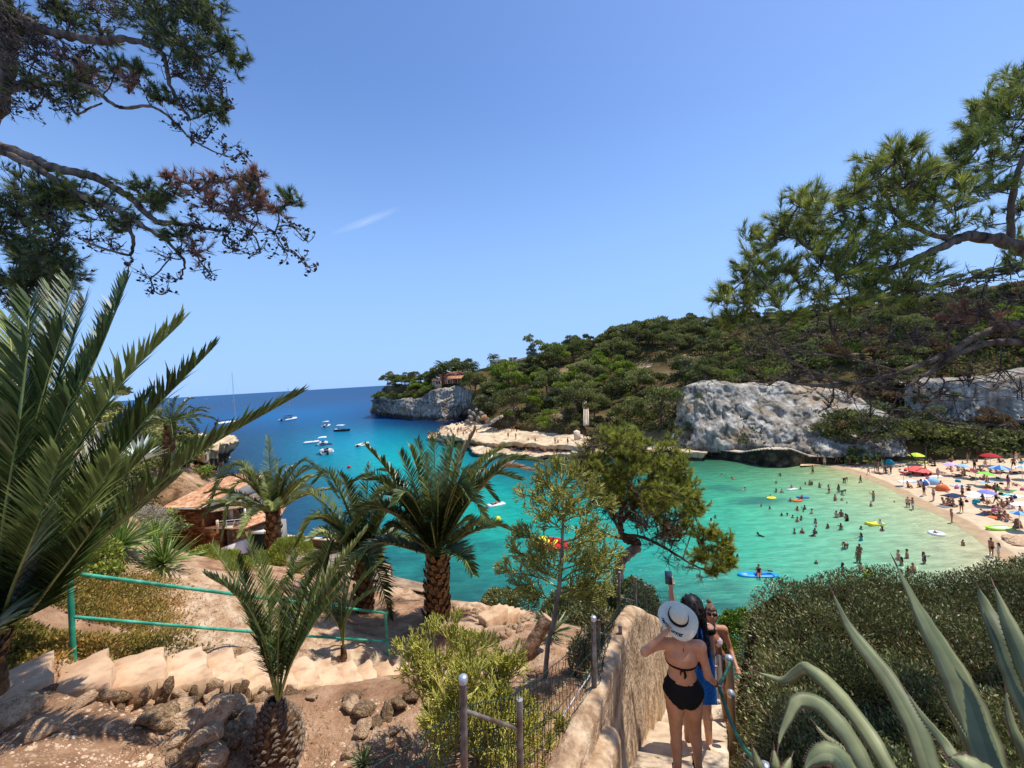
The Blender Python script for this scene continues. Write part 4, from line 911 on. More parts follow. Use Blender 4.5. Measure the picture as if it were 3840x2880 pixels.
def grow(prims,h=.02,k=.04,pad=.06):
 """prims: (label, a, b, ra, rb[, k]) tapered capsules; or (label, c, R(3), rot) ellipsoids"""
 lo=np.full(3,9e9);hi=-lo
 for p in prims:
  if len(p)>=5:q=np.array([p[1],p[2]]);r=max(p[3],p[4])
  else:q=np.array([p[1]]);r=max(p[2])
  lo=np.minimum(lo,q.min(0)-r);hi=np.maximum(hi,q.max(0)+r)
 lo-=pad;hi+=pad;n=np.ceil((hi-lo)/h).astype(int)+1
 f=np.full(n,1.0);lab=np.zeros(n,np.int16);best=np.full(n,1.0)
 ax=[lo[i]+np.arange(n[i])*h for i in range(3)]
 for pi,p in enumerate(prims):
  if len(p)>=5:q=np.array([p[1],p[2]],float);r=max(p[3],p[4]);kk=p[5]if len(p)>5 else k
  else:q=np.array([p[1]],float);r=max(p[2]);kk=k
  m=kk+2*h;a0=np.clip(((q.min(0)-r-m-lo)/h).astype(int),0,n-1);a1=np.clip(((q.max(0)+r+m-lo)/h).astype(int)+2,0,n)
  sl=tuple(slice(a0[i],a1[i])for i in range(3));X,Y,Z=np.meshgrid(*[ax[i][sl[i]]for i in range(3)],indexing='ij');P=np.stack([X,Y,Z],-1)
  if len(p)>=5:
   ba=q[1]-q[0];t=np.clip(((P-q[0])@ba)/(ba@ba+1e-12),0,1);d=np.linalg.norm(P-q[0]-t[...,None]*ba,axis=-1)-(p[3]+(p[4]-p[3])*t)
  else:
   R=np.array(p[2],float);Q=P-q[0]
   if len(p)>3 and p[3]is not None:Q=Q@np.array(p[3])
   l=np.linalg.norm(Q/R,axis=-1);g=np.linalg.norm(Q/R**2,axis=-1)+1e-9;d=l*(l-1)/g
  F0=f[sl];hh=np.clip(kk-np.abs(F0-d),0,None)/kk;f[sl]=np.minimum(F0,d)-hh*hh*kk*.25
  B0=best[sl];w=d<B0;B0[w]=d[w];best[sl]=B0;L0=lab[sl];L0[w]=pi;lab[sl]=L0
 V,F=surface_nets(f,lo,h)
 i=np.clip(np.round((V-lo)/h).astype(int),0,n-1);L=lab[tuple(i.T)]
 return V,F,np.array([p[0]for p in prims])[L]
def vnormals(V,F):
 n=np.cross(V[F[:,2]]-V[F[:,0]],V[F[:,3]]-V[F[:,1]]);N=np.zeros_like(V)
 for j in range(4):np.add.at(N,F[:,j],n)
 return N/(np.linalg.norm(N,axis=1)[:,None]+1e-9)
def shell(name,V,F,vmask,off,mats,smooth=True):
 "a garment: the skin faces whose corners are all inside vmask, lifted off the body, with a closed hem"
 N=vnormals(V,F);fm=vmask[F].all(1);f=F[fm]
 if not len(f):return None
 u,inv=np.unique(f,return_inverse=True);f2=inv.reshape(f.shape);o=V[u]+N[u]*off;i_=V[u]-N[u]*off*.4
 e=np.concatenate([f2[:,[0,1]],f2[:,[1,2]],f2[:,[2,3]],f2[:,[3,0]]]);key=np.sort(e,1);_,ix,cnt=np.unique(key,axis=0,return_index=True,return_counts=True)
 b=e[ix[cnt==1]];n=len(u);rim=np.stack([b[:,0],b[:,1],b[:,1]+n,b[:,0]+n],-1)[:,::-1]
 return mesh_np(name,np.vstack([o,i_]),[np.vstack([f2,rim])],mats,smooth)
def rotm(ax,deg):
 return np.array(Matrix.Rotation(math.radians(deg),3,ax))
def skeleton(pose):
 """joints of a 1.7 m figure facing +y"""
 J={}
 hipz=pose.get('hipz',.90);lean=pose.get('lean',0);tw=pose.get('twist',0)
 R=rotm('Z',tw)@rotm('X',-lean)
 pel=np.array((0,0,hipz));J['pel']=pel
 up=lambda v:pel+R@np.array(v)
 J['waist']=up((0,0,.14));J['chest']=up((0,0,.34));J['neck']=up((0,-.01,.52));
 hd=rotm('Z',pose.get('hturn',0))@rotm('X',-pose.get('nod',0))
 J['hb']=J['neck']+R@hd@np.array((0,.0,.07));J['head']=J['neck']+R@hd@np.array((0,.02,.165));J['HR']=R@hd
 for s,sg in(('l',-1),('r',1)):
  J['sh'+s]=up((sg*.165*pose.get('shw',1),-.01,.475))
  a=pose.get('arm'+s,(8,4,8));
  A=R@rotm('Y',-sg*a[0])@rotm('X',a[1]);d=A@np.array((0,0,-1.0))
  J['el'+s]=J['sh'+s]+d*.27;B=A@rotm('X',a[2]);
  if len(a)>3:B=A@rotm('Z',sg*a[3])@rotm('X',a[2])
  if 'ik'+s in pose:
   T_,pole=[np.array(q,float)for q in pose['ik'+s]];v=T_-J['sh'+s];L=min(np.linalg.norm(v),.505);v=v/np.linalg.norm(v);c=(.27**2+L*L-.24**2)/(2*L);hgt=math.sqrt(max(1e-5,.27**2-c*c))
   pp=pole-v*(pole@v);pp/=np.linalg.norm(pp);J['el'+s]=J['sh'+s]+v*c+pp*hgt;w_=J['sh'+s]+v*L-J['el'+s];w_/=np.linalg.norm(w_)
   q_=np.cross(w_,(0,0,1.0)if abs(w_[2])<.9 else(0,1.0,0));q_/=np.linalg.norm(q_);B=np.stack([q_,np.cross(-w_,q_),-w_],1)
  d2=B@np.array((0,0,-1.0));J['wr'+s]=J['el'+s]+d2*.24;J['ha'+s]=J['wr'+s]+d2*.09;J['HB'+s]=B
  J['hi'+s]=pel+rotm('Z',tw)@np.array((sg*.085,0,-.02))
  l=pose.get('leg'+s,(2,0,0));A=rotm('Z',tw)@rotm('Y',-sg*l[0])@rotm('X',l[1]);d=A@np.array((0,0,-1.0))
  J['kn'+s]=J['hi'+s]+d*.42;B=A@rotm('X',-l[2]);d2=B@np.array((0,0,-1.0));J['an'+s]=J['kn'+s]+d2*.40
  J['toe'+s]=J['an'+s]+B@np.array((0,.17,-.05))if not pose.get('flatfoot')else J['an'+s]+np.array((0,.17,-.05))
 return J
def body_prims(J,fem=True,g=1.0):
 P=[];hw=.105 if fem else.09;ch=.085 if fem else.105;sw=.07 if fem else.085
 ax=(J['hir']-J['hil']);ax=ax/np.linalg.norm(ax);sx=(J['shr']-J['shl']);sx=sx/np.linalg.norm(sx)
 P.append(('pelvis',J['pel']-ax*.07+0,J['pel']+ax*.07,hw*g*1.12,hw*g*1.12,.06))
 P.append(('belly',J['pel'],J['waist'],.115*g,.10*g,.06));P.append(('belly',J['waist']-sx*.04,J['waist']+sx*.04,(.082 if fem else.1)*g,(.082 if fem else.1)*g,.06))
 P.append(('chest',J['waist'],J['chest'],.10*g,.115*g,.06));P.append(('chest',J['chest']-sx*sw,J['chest']+sx*sw,ch*g,ch*g,.06))
 P.append(('shoulder',J['shl'],J['shr'],.055*g,.055*g,.05));P.append(('shoulder',J['chest']+0,(J['shl']+J['shr'])/2,.10*g,.05,.06))
 P.append(('neck',J['neck']-(J['hb']-J['neck'])*.5,J['hb'],.05,.045,.03))
 P.append(('head',J['head'],(.076,.096,.118),J['HR']));P.append(('head',J['head']+J['HR']@np.array((0,.035,-.05)),(.052,.055,.062),J['HR']))
 for s in 'lr':
  P.append(('arm',J['sh'+s],J['el'+s],.047*g,.036*g,.03));P.append(('forearm',J['el'+s],J['wr'+s],.037*g,.025,.02));P.append(('hand',J['wr'+s],J['ha'+s],.027,.03,.015))
  m=J['hi'+s]*.6+J['kn'+s]*.4
  P.append(('thigh_top',J['hi'+s],m,.098*g,.08*g,.04));P.append(('thigh',m,J['kn'+s],.08*g,.055*g,.03));c=J['kn'+s]*.7+J['an'+s]*.3
  P.append(('calf',J['kn'+s],c,.052*g,.053*g,.02));P.append(('calf',c,J['an'+s],.053*g,.032,.02));P.append(('foot',J['an'+s],J['toe'+s],.036,.03,.02))
 return P
def fingers(J,s,curl=35,spread=.9,palm=None):
 "palm, four unequal bent fingers and a thumb from the side of the palm"
 w=J['wr'+s];d=J['ha'+s]-w;d/=np.linalg.norm(d);B=J['HB'+s];sg=1 if s=='r' else-1
 n=np.array(palm,float)if palm is not None else B@np.array((0,1.0,0));n-=d*(n@d);n/=np.linalg.norm(n);t=np.cross(d,n)*sg;P=[]
 k=w+d*.075
 P.append(('hand',w+d*.02,w+d*.05-t*.012,.022,.020,.012));P.append(('hand',w+d*.045+t*.012,k+t*.018,.016,.013,.012));P.append(('hand',w+d*.045-t*.012,k-t*.02,.016,.012,.012))
 for i,(o,l)in enumerate(((.027,.068),(.009,.078),(-.009,.072),(-.026,.056))):
  a=k+t*o+d*.002;p=a
  for j,(f,r)in enumerate(((.45,.0088),(.32,.0080),(.23,.0070))):
   an=math.radians(curl*(j+.4));q=p+(d*math.cos(an)+n*math.sin(an)+t*o*1.2*spread)*l*f;P.append(('finger',p,q,r,r*.92,.004));p=q
 a=w+d*.025+t*.022;b=a+(t*.7+d*.6+n*.35)*.035;c=b+(d*.8+n*.5+t*.1)*.030;P.append(('finger',a,b,.0115,.0098,.008));P.append(('finger',b,c,.0095,.0082,.004))
 return P
# ================================================================ BUILDINGS
M_TILE=mat('roof_tiles',srgb(176,120,86,.8),srgb(232,186,148,.85),srgb(208,152,112,.8),scale=2.2,rough=.9,bump=.5,bscale=14,dist=.02,spec=.1,wear=(srgb(240,214,180,.85),1.4,.6))
M_RWALL=mat('rough_brown_wall',srgb(82,48,30,.85),srgb(160,104,66,.85),srgb(118,72,44,.85),scale=1.2,rough=.95,bump=.7,bscale=7,dist=.06,spec=.1,stretch=(1,1,2.2))
M_WHITE=flat('white_paint',srgb(236,234,228,.85),rough=.5)
M_GREYW=flat('grey_render',srgb(150,146,140,.85),rough=.9,bump=.3,scale=6)
M_GLASSD=flat('dark_glass',srgb(24,34,38),rough=.15,spec=.6)
M_TEAL=flat('dark_teal_opening',srgb(10,46,50,.6),rough=.6)
M_WOODB=flat('brown_wood',srgb(104,78,58,.8),rough=.7,bump=.2)
M_STONES=[mat('house_stone_a',srgb(120,96,74,.8),srgb(186,158,126,.85),scale=9,rough=.95,bump=.5,spec=.1),mat('house_stone_b',srgb(96,80,66,.8),srgb(150,130,108,.85),scale=9,rough=.95,bump=.5,spec=.1),mat('house_stone_c',srgb(170,138,106,.8),srgb(222,194,158,.85),scale=9,rough=.95,bump=.5,spec=.1)]
M_PINKW=flat('pink_render',srgb(206,150,124,.85),rough=.9,bump=.2)
M_CREAMW=flat('cream_render',srgb(226,206,178,.85),rough=.9,bump=.2)
M_TERR=flat('orange_roof',srgb(222,150,108,.85),rough=.9,bump=.3,scale=8)
def rock_mesh(seed,sub=2,flat_=.75,rough=.28,m=None,angular=True):
 rng=np.random.default_rng(seed);bm=bmesh.new();bmesh.ops.create_icosphere(bm,subdivisions=sub,radius=1)
 V=np.array([v.co[:]for v in bm.verts]);V/=np.linalg.norm(V,axis=1)[:,None]
 F=np.array([[v.index for v in f.verts]for f in bm.faces]);bm.free()
 r=np.ones(len(V))
 for _ in range(9 if angular else 4):
  n=rng.normal(size=3);n/=np.linalg.norm(n);d=rng.uniform(.48,.9);k=V@n
  r=np.minimum(r,np.where(k>.05,d/np.maximum(k,.05),9))
 V=V*r[:,None]*(1+rough*.5*fbm(V[:,0]*1.7+seed,V[:,1]*1.7,V[:,2]*1.7,3))[:,None];V[:,2]*=flat_
 return mesh_np('stone',V,F,[m]if m else[])
ROCKS=[rock_mesh(s,2,m=M_LIME)for s in range(6)];ROCKS_D=[rock_mesh(s+20,2,m=M_RISER)for s in range(4)]
def stone_wall(parent,o,u,v,n,wu,hv,su,sv,seed,mats,hole=None,name='stone',depth=.10,maxn=300):
 rng=np.random.default_rng(seed);o,u,v,n=[np.array(tuple(a),float)for a in(o,u,v,n)]
 mes=[]
 for k in range(6):
  mb=MB();q=rng.uniform(-.12,.12,(8,2));z=np.array([0,0,0,0,1,1,1,1])
  B=np.array([(-.5,-.5),(.5,-.5),(.5,.5),(-.5,.5)])
  Vv=[(*(B[i]*1.0+q[i]*.5),0)for i in range(4)]+[(*(B[i]*.82+q[i+4]),1)for i in range(4)]
  mb.add(Vv,[(4,5,6,7),(0,1,5,4),(1,2,6,5),(2,3,7,6),(3,0,4,7)]);mes.append([mb.mesh(name,[m])for m in mats])
 ny=max(1,int(round(hv/sv)));cnt=0
 R=Matrix((u,v,n)).transposed().to_4x4()
 for j in range(ny):
  x=-rng.uniform(0,su);zc=(j+.5)*hv/ny
  while x<wu and cnt<maxn:
   w=su*rng.uniform(.6,1.5);xc=x+w/2;x+=w
   if xc<w*.3 or xc>wu-w*.2:continue
   if hole and hole(xc,zc):continue
   ob=link(name,mes[rng.integers(6)][rng.integers(len(mats))],parent)
   p=o+u*xc+v*(zc+rng.normal(0,.02))-n*.01
   ob.matrix_local=Matrix.Translation(p)@R@Matrix.Diagonal((w*.94,hv/ny*rng.uniform(.8,.98),depth*rng.uniform(.5,1.3),1));cnt+=1
def tile_roof(parent,A,B,C,D_,nrow,name='roof',th=.06,m=None,part=None,amp=.06,seed=0):
 """A,B eave left/right, C,D ridge right/left; rows of half-round tiles as ridges running up the slope, real waves in one sheet"""
 A,B,C,D_=[np.array(tuple(q),float)for q in(A,B,C,D_)]
 nu=nrow*6+1;nv=14;u=np.linspace(0,1,nu);v=np.linspace(0,1,nv)
 G=(A[None,None]*(1-u)[:,None,None]+B[None,None]*u[:,None,None])*(1-v)[None,:,None]+(D_[None,None]*(1-u)[:,None,None]+C[None,None]*u[:,None,None])*v[None,:,None]
 n=np.cross(B-A,D_-A);n/=np.linalg.norm(n);n*=np.sign(n[2])
 w=np.abs(np.sin(u*nrow*math.pi))**.8*amp
 lap=((v*nv*.9)%1)*.03
 G=G+n*(w[:,None]+lap[None,:]+.02)[...,None]
 V,F=grid_mesh(G[...,0],G[...,1],G[...,2])
 V2=(G-n*(th+.02+w[:,None]+lap[None,:])[...,None]).reshape(-1,3)
 i=np.arange(nu-1);e=np.stack([i*nv,(i+1)*nv,(i+1)*nv+len(V),i*nv+len(V)],-1)
 e2=np.stack([i*nv+nv-1,i*nv+nv-1+len(V),(i+1)*nv+nv-1+len(V),(i+1)*nv+nv-1],-1)
 return link(name,mesh_np(name,np.vstack([V,V2]),[np.vstack([F,F[:,::-1]+len(V),e,e2])],[m or M_TILE]),parent)
# ---- the boat house cottage on the left shore, built in its own frame: x right, y away, z up
HO=W(199,543,37);hrz=math.radians(-8)
house=empty('stone_cottage',HO,hrz,label='stone cottage on the left shore with tiled roofs and a white railed balcony',cat='cottage');house.scale=(.8,.8,.8)
pxm=37/FPX
def hb(name,lo,hi,m,parent=None,**k):
 mb=MB();mb.box(lo,hi);return mb.obj(name,[m],parent or house,**k)
hb('side_wall',(-4.3,.0,-2),(.9,7,4.3),M_RWALL,label='rough brown side wall under the big roof')
hb('upper_wall',(.9,2.2,1.8),(6.0,4.4,4.2),M_GREYW)
hb('base_wall',(.9,1.1,-2),(6.0,4.4,1.8),M_GREYW)
hb('corner_block',(.9,.0,-2),(2.7,1.1,1.95),M_RWALL)
tile_roof(house,(-4.5,-.35,4.35),(1.2,-.35,4.35),(4.6,6.6,6.6),(-2.0,6.6,6.6),26,m=M_TILE)
hb('gutter',(-4.5,-.42,4.18),(1.0,-.30,4.30),M_WHITE)
mb=MB();mb.add([(1.2,-.1,4.2),(5.7,4.6,5.4),(5.7,4.6,6.3),(4.6,6.6,6.7),(1.2,-.1,4.5),(1.4,-.05,4.2),(5.9,4.6,5.4),(5.9,4.6,6.3),(4.8,6.6,6.7),(1.4,-.05,4.5)],[(0,1,2),(0,2,4),(5,7,6),(5,9,7),(2,3,4),(7,9,8)]);mb.obj('gable_wall',[M_GREYW],house)
tile_roof(house,(1.5,.3,3.55),(6.3,1.5,3.9),(6.1,3.7,4.9),(1.6,2.9,4.6),22,name='balcony_roof',m=mat('weathered_tiles',srgb(120,100,84,.8),srgb(196,170,148,.85),scale=2,rough=.9,bump=.5),amp=.05)
stone_wall(house,(.95,2.19,1.85),(1,0,0),(0,0,1),(0,-1,0),5.0,2.0,.34,.26,5,M_STONES,hole=lambda x,z:1.0<x<2.0 or(2.7<x<3.4 and.8<z<1.7))
stone_wall(house,(2.75,1.09,-1.5),(1,0,0),(0,0,1),(0,-1,0),3.2,3.3,.36,.30,6,M_STONES,hole=lambda x,z:z<.9)
stone_wall(house,(-4.25,-.01,-1.2),(1,0,0),(0,0,1),(0,-1,0),5.1,5.3,.5,.24,7,[M_RWALL,mat('brown_stone',srgb(96,60,38,.85),srgb(176,122,82,.85),scale=5,rough=.95,bump=.5)],maxn=240)
dr=hb('door',(1.95,2.1,1.85),(2.75,2.18,3.75),M_WHITE);
wf=hb('window',(3.65,2.06,2.65),(4.35,2.18,3.55),M_WHITE);hb('pane',(3.72,2.03,2.72),(3.97,2.05,3.48),M_GLASSD,wf);hb('pane',(4.03,2.03,2.72),(4.28,2.05,3.48),M_GLASSD,wf)
hb('balcony_floor',(1.0,-.1,1.72),(6.25,2.2,1.84),M_CREAMW)
rl=MB()
for z in(2.1,2.4,2.72):rl.tube([(2.7,-.05,z-.15),(6.2,-.05,z+.15)],.045,6)
rl.obj('railing',[M_WHITE],house)
for x in(2.75,3.9,5.0,6.15):
 mb=MB();mb.tube([(x,-.05,1.84),(x,-.05,2.75+.08*(x-4.4))],.045,6);mb.obj('railing_post',[M_WHITE],house)
mb=MB();mb.box((2.6,-.15,1.2),(2.8,.05,2.75));mb.obj('corner_pier',[M_CREAMW],house)
for x,y,h in((6.1,.35,2.1),):
 mb=MB();mb.box((x-.07,y-.07,1.84),(x+.07,y+.07,1.84+h));mb.obj('roof_post',[M_WHITE],house)
FL=leafmat('orange_flowers',srgb(170,90,40),srgb(230,150,90),srgb(120,110,50),trans=.1)
for x in(3.5,5.35):
 pt=hb('planter',(x-.35,-.3,1.95),(x+.35,-.1,2.15),M_CREAMW)
 c=RNG.normal(0,(.22,.1,.1),(90,3))+np.array((x,-.22,2.3));V,F=leaf_quads(c,rand_dirs(90),.16,.1);link('flowers',mesh_np('flowers',V,F,[FL],tint=RNG.random(90)),pt)
tile_roof(house,(6.0,-.6,1.7),(9.4,1.9,2.5),(8.3,5.6,3.9),(5.6,3.8,3.6),20,name='shed_roof',amp=.07)
hb('shed_wall',(6.05,1.2,-2),(8.9,3.4,1.6),M_GREYW)
hb('shed_beam',(6.0,.3,.95),(9.2,1.2,1.25),M_WHITE)
hb('shed_opening',(6.4,.9,-1.3),(8.8,1.19,.95),M_TEAL)
stone_wall(house,(8.75,.55,-1.7),(1,0,0),(0,0,1),(0,-1,0),.65,3.5,.5,.3,8,[M_STONES[2],M_STONES[0]],depth=.2)
hb('stone_pier',(8.8,.56,-2),(9.35,1.2,1.8),M_STONES[0])
mb=MB();mb.add([(3.6,-.9,-.9),(5.9,.1,-1.3),(6.0,-.1,.35),(3.9,-.9,-.2),(3.7,.6,-.9),(6.0,1.05,-1.3),(6.1,1.05,.35),(4.0,.6,-.2)],[(0,1,2,3),(4,7,6,5),(3,2,6,7),(1,5,6,2),(0,3,7,4)]);mb.obj('white_hoarding',[M_WHITE],house)
M_PAVE=mat('quay_paving',srgb(130,112,100,.8),srgb(176,156,140,.8),scale=.8,rough=.95,bump=.4,bscale=8,dist=.03,spec=.1)
M_QWALL=flat('brown_quay_wall',srgb(128,96,76,.8),rough=.9,bump=.5,scale=6)
q=[S(238,562,2.6),S(247,549,2.6),S(262,542,2.6),S(341,549,2.6),S(352,566,2.6),S(330,590,2.6),S(262,590,2.6)]
mb=MB();V=[tuple(p)for p in q]+[(p.x,p.y,.2)for p in q];mb.V.append(np.array(V));mb.n=14
mb.F[7]=[np.array([[6,5,4,3,2,1,0]])];mb.M[7]=[np.zeros(1,int)];mb.F[4]=[np.array([(i,(i+1)%7,7+(i+1)%7,7+i)for i in range(7)])];mb.M[4]=[np.zeros(7,int)]
mb.obj('quay',[M_PAVE],kind='structure')
wl_=empty('quay_wall',(0,0,0),label='low brown wall along the paved quay below the cottage',cat='low wall')
for a,b in(((247,549),(262,542)),((262,542),(300,545)),((300,545),(341,549))):
 A,B=S(*a,2.6),S(*b,2.6);d=(B-A).normalized();n_=Vector((-d.y,d.x,0))*.18
 mb=MB();V=[A-n_,B-n_,B+n_,A+n_];V=[tuple(p+Vector((0,0,.01)))for p in V]+[tuple(p+Vector((0,0,.8)))for p in V]
 mb.add(V,[(3,2,1,0),(0,1,5,4),(1,2,6,5),(2,3,7,6),(3,0,4,7)]);mb.obj('wall_body',[M_QWALL],wl_)
 mb=MB();V=[(A-n_*1.3),(B-n_*1.3),(B+n_*1.3),(A+n_*1.3)];V=[tuple(p+Vector((0,0,.805)))for p in V]+[tuple(p+Vector((0,0,.9)))for p in V]
 mb.add(V,[(3,2,1,0),(4,5,6,7),(0,1,5,4),(1,2,6,5),(2,3,7,6),(3,0,4,7)]);mb.obj('coping',[M_CREAMW],wl_)
M_CORR=mat('corrugated_sheet',srgb(150,124,98,.8),srgb(214,188,156,.85),scale=1.0,rough=.8,bump=.2,spec=.2,wear=(srgb(120,92,70),1.5,.5))
def corrugated(name,A,B,C,D_,n,label):
 e=empty(name,A,label=label,cat='shed roof');A,B,C,D_=[np.array(tuple(q))-np.array(tuple(A))for q in(A,B,C,D_)]
 nu=n*8+1;u=np.linspace(0,1,nu);v=np.array([0,1.0])
 G=(A*(1-u)[:,None,None]+B*u[:,None,None])*(1-v)[None,:,None]+(D_*(1-u)[:,None,None]+C*u[:,None,None])*v[None,:,None]
 G[...,2]+=(np.sin(u*n*2*math.pi)*.05)[:,None]
 V,F=grid_mesh(G[...,0],G[...,1],G[...,2]);V2=V-np.array((0,0,.03))
 link('sheet',mesh_np('sheet',np.vstack([V,V2]),[np.vstack([F,F[:,::-1]+len(V)])],[M_CORR],smooth=True),e)
 mb=MB()
 for p in(A,B,C,D_):mb.box((p[0]*.93-.08,p[1]*.96-.08,p[2]-3.6),(p[0]*.93+.08,p[1]*.96+.08,p[2]-.1))
 mb.obj('support',[M_WOODB],e)
 mb=MB();mb.V.append(np.array([p*.93-np.array((0,0,.2))for p in(A,B,C,D_)]+[p*.93-np.array((0,0,3.4))for p in(A,B,C,D_)]));mb.n=8;mb.F[4]=[np.array([(0,1,5,4),(1,2,6,5),(2,3,7,6),(3,0,4,7)])];mb.M[4]=[np.zeros(4,int)];mb.obj('wall',[M_CREAMW],e)
corrugated('shed_roof',W(381,580,25),W(391,564,27.5),W(352,559,30),W(341,576,26.5),9,'brown corrugated shed roof beside the second palm trunk, left one')
corrugated('shed_roof',W(434,594,23),W(434,586,25),W(384,574,26.5),W(378,583,24.5),12,'long narrow corrugated roof strip behind the tall palm trunk')
# ---- villas on the far hill
def villa(name,px,py,D,label,blocks,roofs,wins,cols=()):
 o=W(px,py,D);o.z-=.5;e=empty(name,o,label=label,cat='villa');k=D/FPX
 for(x0,x1,y0,y1,d0,d1,m)in blocks:
  mb=MB();mb.box((x0*k,d0,y0*k),(x1*k,d1,y1*k));mb.obj('wall',[m],e)
 for(x0,x1,ye,yr,d0,d1,m)in roofs:
  mb=MB();mb.add([(x0*k,d0,ye*k),(x1*k,d0,ye*k),(x1*k,d1,ye*k),(x0*k,d1,ye*k),((x0+.8)*k,(d0+d1)/2-.2,yr*k),((x1-.8)*k,(d0+d1)/2-.2,yr*k),((x1-.8)*k,(d0+d1)/2+.2,yr*k),((x0+.8)*k,(d0+d1)/2+.2,yr*k),(x0*k,d0,ye*k-.3),(x1*k,d0,ye*k-.3),(x1*k,d1,ye*k-.3),(x0*k,d1,ye*k-.3)],[(0,1,5,4),(1,2,6,5),(2,3,7,6),(3,0,4,7),(4,5,6,7),(8,9,1,0),(9,10,2,1),(10,11,3,2),(11,8,0,3),(11,10,9,8)]);mb.obj('roof',[m],e)
 for(x,y,w,h,d)in wins:
  f=MB();f.box(((x-w/2)*k,d-.12,y*k),((x+w/2)*k,d-.02,(y+h)*k));f=f.obj('window',[M_CREAMW],e)
  g=MB();g.box(((x-w/2+.15)*k,d-.16,(y+.15)*k),((x+w/2-.15)*k,d-.125,(y+h-.15)*k));g.obj('pane',[M_GLASSD],f)
 for(x,y0,y1,d)in cols:
  mb=MB();mb.box((x*k-.15,d-.15,y0*k),(x*k+.15,d+.15,y1*k));mb.obj('column',[M_CREAMW],e)
 return e
villa('pink_villa',447,383,207,'pink clifftop villa with orange tiled roofs and a columned veranda among palms',[(-6,11,0,4.5,2,9,M_PINKW),(-13.5,-6,-3.5,3.6,0,7,M_CREAMW),(2,17,4.6,10.5,4,11,M_PINKW),(-9,1,5.2,10,5,11,M_PINKW),(11,20,0,7,3,9,M_PINKW)],[(0,21,5.0,7.8,-1.5,6,M_TERR),(-15,-6,4.0,6.2,-1.5,8,M_TERR),(1,18,10.6,12,3,12,M_TERR),(-10,2,10,11,4,12,M_TERR)],[(-10,.3,1.8,2.4,0),(-7.5,.3,1.8,2.4,0),(1,.8,1.8,2.8,2),(5,.8,1.8,2.8,2),(9,.8,1.8,2.8,2),(6,7.6,1.6,2,4),(10,7.6,1.6,2,4),(14,7.6,1.6,2,4)],[(1,0,5,-1),(6,0,5,-1),(11,0,5,-1),(16,0,5,-1),(20,0,5,-1),(-14,-1,4,-1),(-11,-1,4,-1),(-8.5,-1,4,-1)])
villa('modern_villa',497,363,200,'grey flat-roofed modern villa on the ridge with a glass railed terrace',[(-7,9,-4,4.6,0,9,M_GREYW),(12,20,0,5.5,4,9,M_WHITE)],[(-7.4,9.4,4.7,5.0,-.4,9.4,M_WHITE),(11.5,21,6.2,6.6,2,9,M_WHITE)],[(-3,0,2.2,2,0),(4,0,2.2,2,0),(14,2,1.6,2,4)],[(12,0,6,2.2),(16,0,6,2.2),(20.5,0,6,2.2)])
villa('ridge_villa',596,349,192,'brown villa with aerials half hidden by pines on the ridge',[(-5,9,-3,5.2,0,8,flat('brown_render',srgb(150,128,108,.85),rough=.9)),(3,6,5.2,7.2,3,5,M_CREAMW)],[(-6,11,4.4,6.0,-1.2,9,flat('brown_roof',srgb(140,108,84,.85),rough=.9))],[(-2,1,2,2,0),(3,1,2,2,0),(7,1,2,2,0)],[(1,5,11,4),(8,5,10,4)])
villa('white_villa',722,339,186,'small pale villa roof just showing on the ridge by the right pine',[(-4,4,-3,2.2,0,6,M_CREAMW)],[(-5,5,2.3,3.6,-1,7,M_TERR)],[(-1.5,.2,1.4,1.4,0),(2,.2,1.4,1.4,0)])
hp_=empty('hillside_wall',W(660,365.5,150),label='pale low terrace wall crossing the dry slope high above the beach cliff',cat='garden wall')
a,b,c=W(640,367.5,150),W(664,364.5,150),W(686,363,150)
for A,B in((a,b),(b,c)):
 mb=MB();mb.add([tuple(p-hp_.location)for p in(A-Vector((0,0,2)),B-Vector((0,0,2)),B,A,A+Vector((.2,1.5,-2)),B+Vector((.2,1.5,-2)),B+Vector((.2,1.5,.15)),A+Vector((.2,1.5,.15)))],[(0,1,2,3),(3,2,6,7),(0,3,7,4),(1,5,6,2)]);mb.obj('wall_run',[M_CREAMW],hp_)
# ---- flights of stairs in the scrub
def stairs(name,P0,P1,n,w,label,side=True,m=None,noise_=0.0,cat='stairway'):
 e=empty(name,P0,label=label,cat=cat);P0=np.array(tuple(P0));P1=np.array(tuple(P1));d=(P1-P0);h=d.copy();h[2]=0;h/=np.linalg.norm(h)+1e-9;s=np.array((h[1],-h[0],0))if abs(h[1])>.1 else np.array((0,-1.0,0))
 for i in range(n):
  a=d*i/n;b=d*(i+1)/n;z=b[2];jj=s*random.uniform(-1,1)*noise_
  Pq=[a-s*w/2+jj,a+s*w/2+jj,b+s*w/2+jj+h*.05,b-s*w/2+jj+h*.05]
  V=[(p[0],p[1],a[2]-.35)for p in Pq]+[(p[0],p[1],z)for p in Pq]
  mb=MB();mb.add(V,[(4,5,6,7),(0,1,5,4),(1,2,6,5),(2,3,7,6),(3,0,4,7)]);mb.obj('step',[m or M_CONC],e)
 if side:
  for sg in(-1,1):
   mb=MB();mb.add([tuple(p)for p in(s*sg*w/2+np.array((0,0,-.4)),d+s*sg*w/2+np.array((0,0,-.4)),d+s*sg*w/2+np.array((0,0,.4)),s*sg*w/2+np.array((0,0,.4)),s*sg*(w/2+.25)+np.array((0,0,-.4)),d+s*sg*(w/2+.25)+np.array((0,0,-.4)),d+s*sg*(w/2+.15)+np.array((0,0,.4)),s*sg*(w/2+.15)+np.array((0,0,.4)))],[(0,1,2,3),(7,6,5,4),(3,2,6,7),(0,3,7,4),(1,5,6,2)]);mb.obj('side_wall',[M_CREAMW],e)
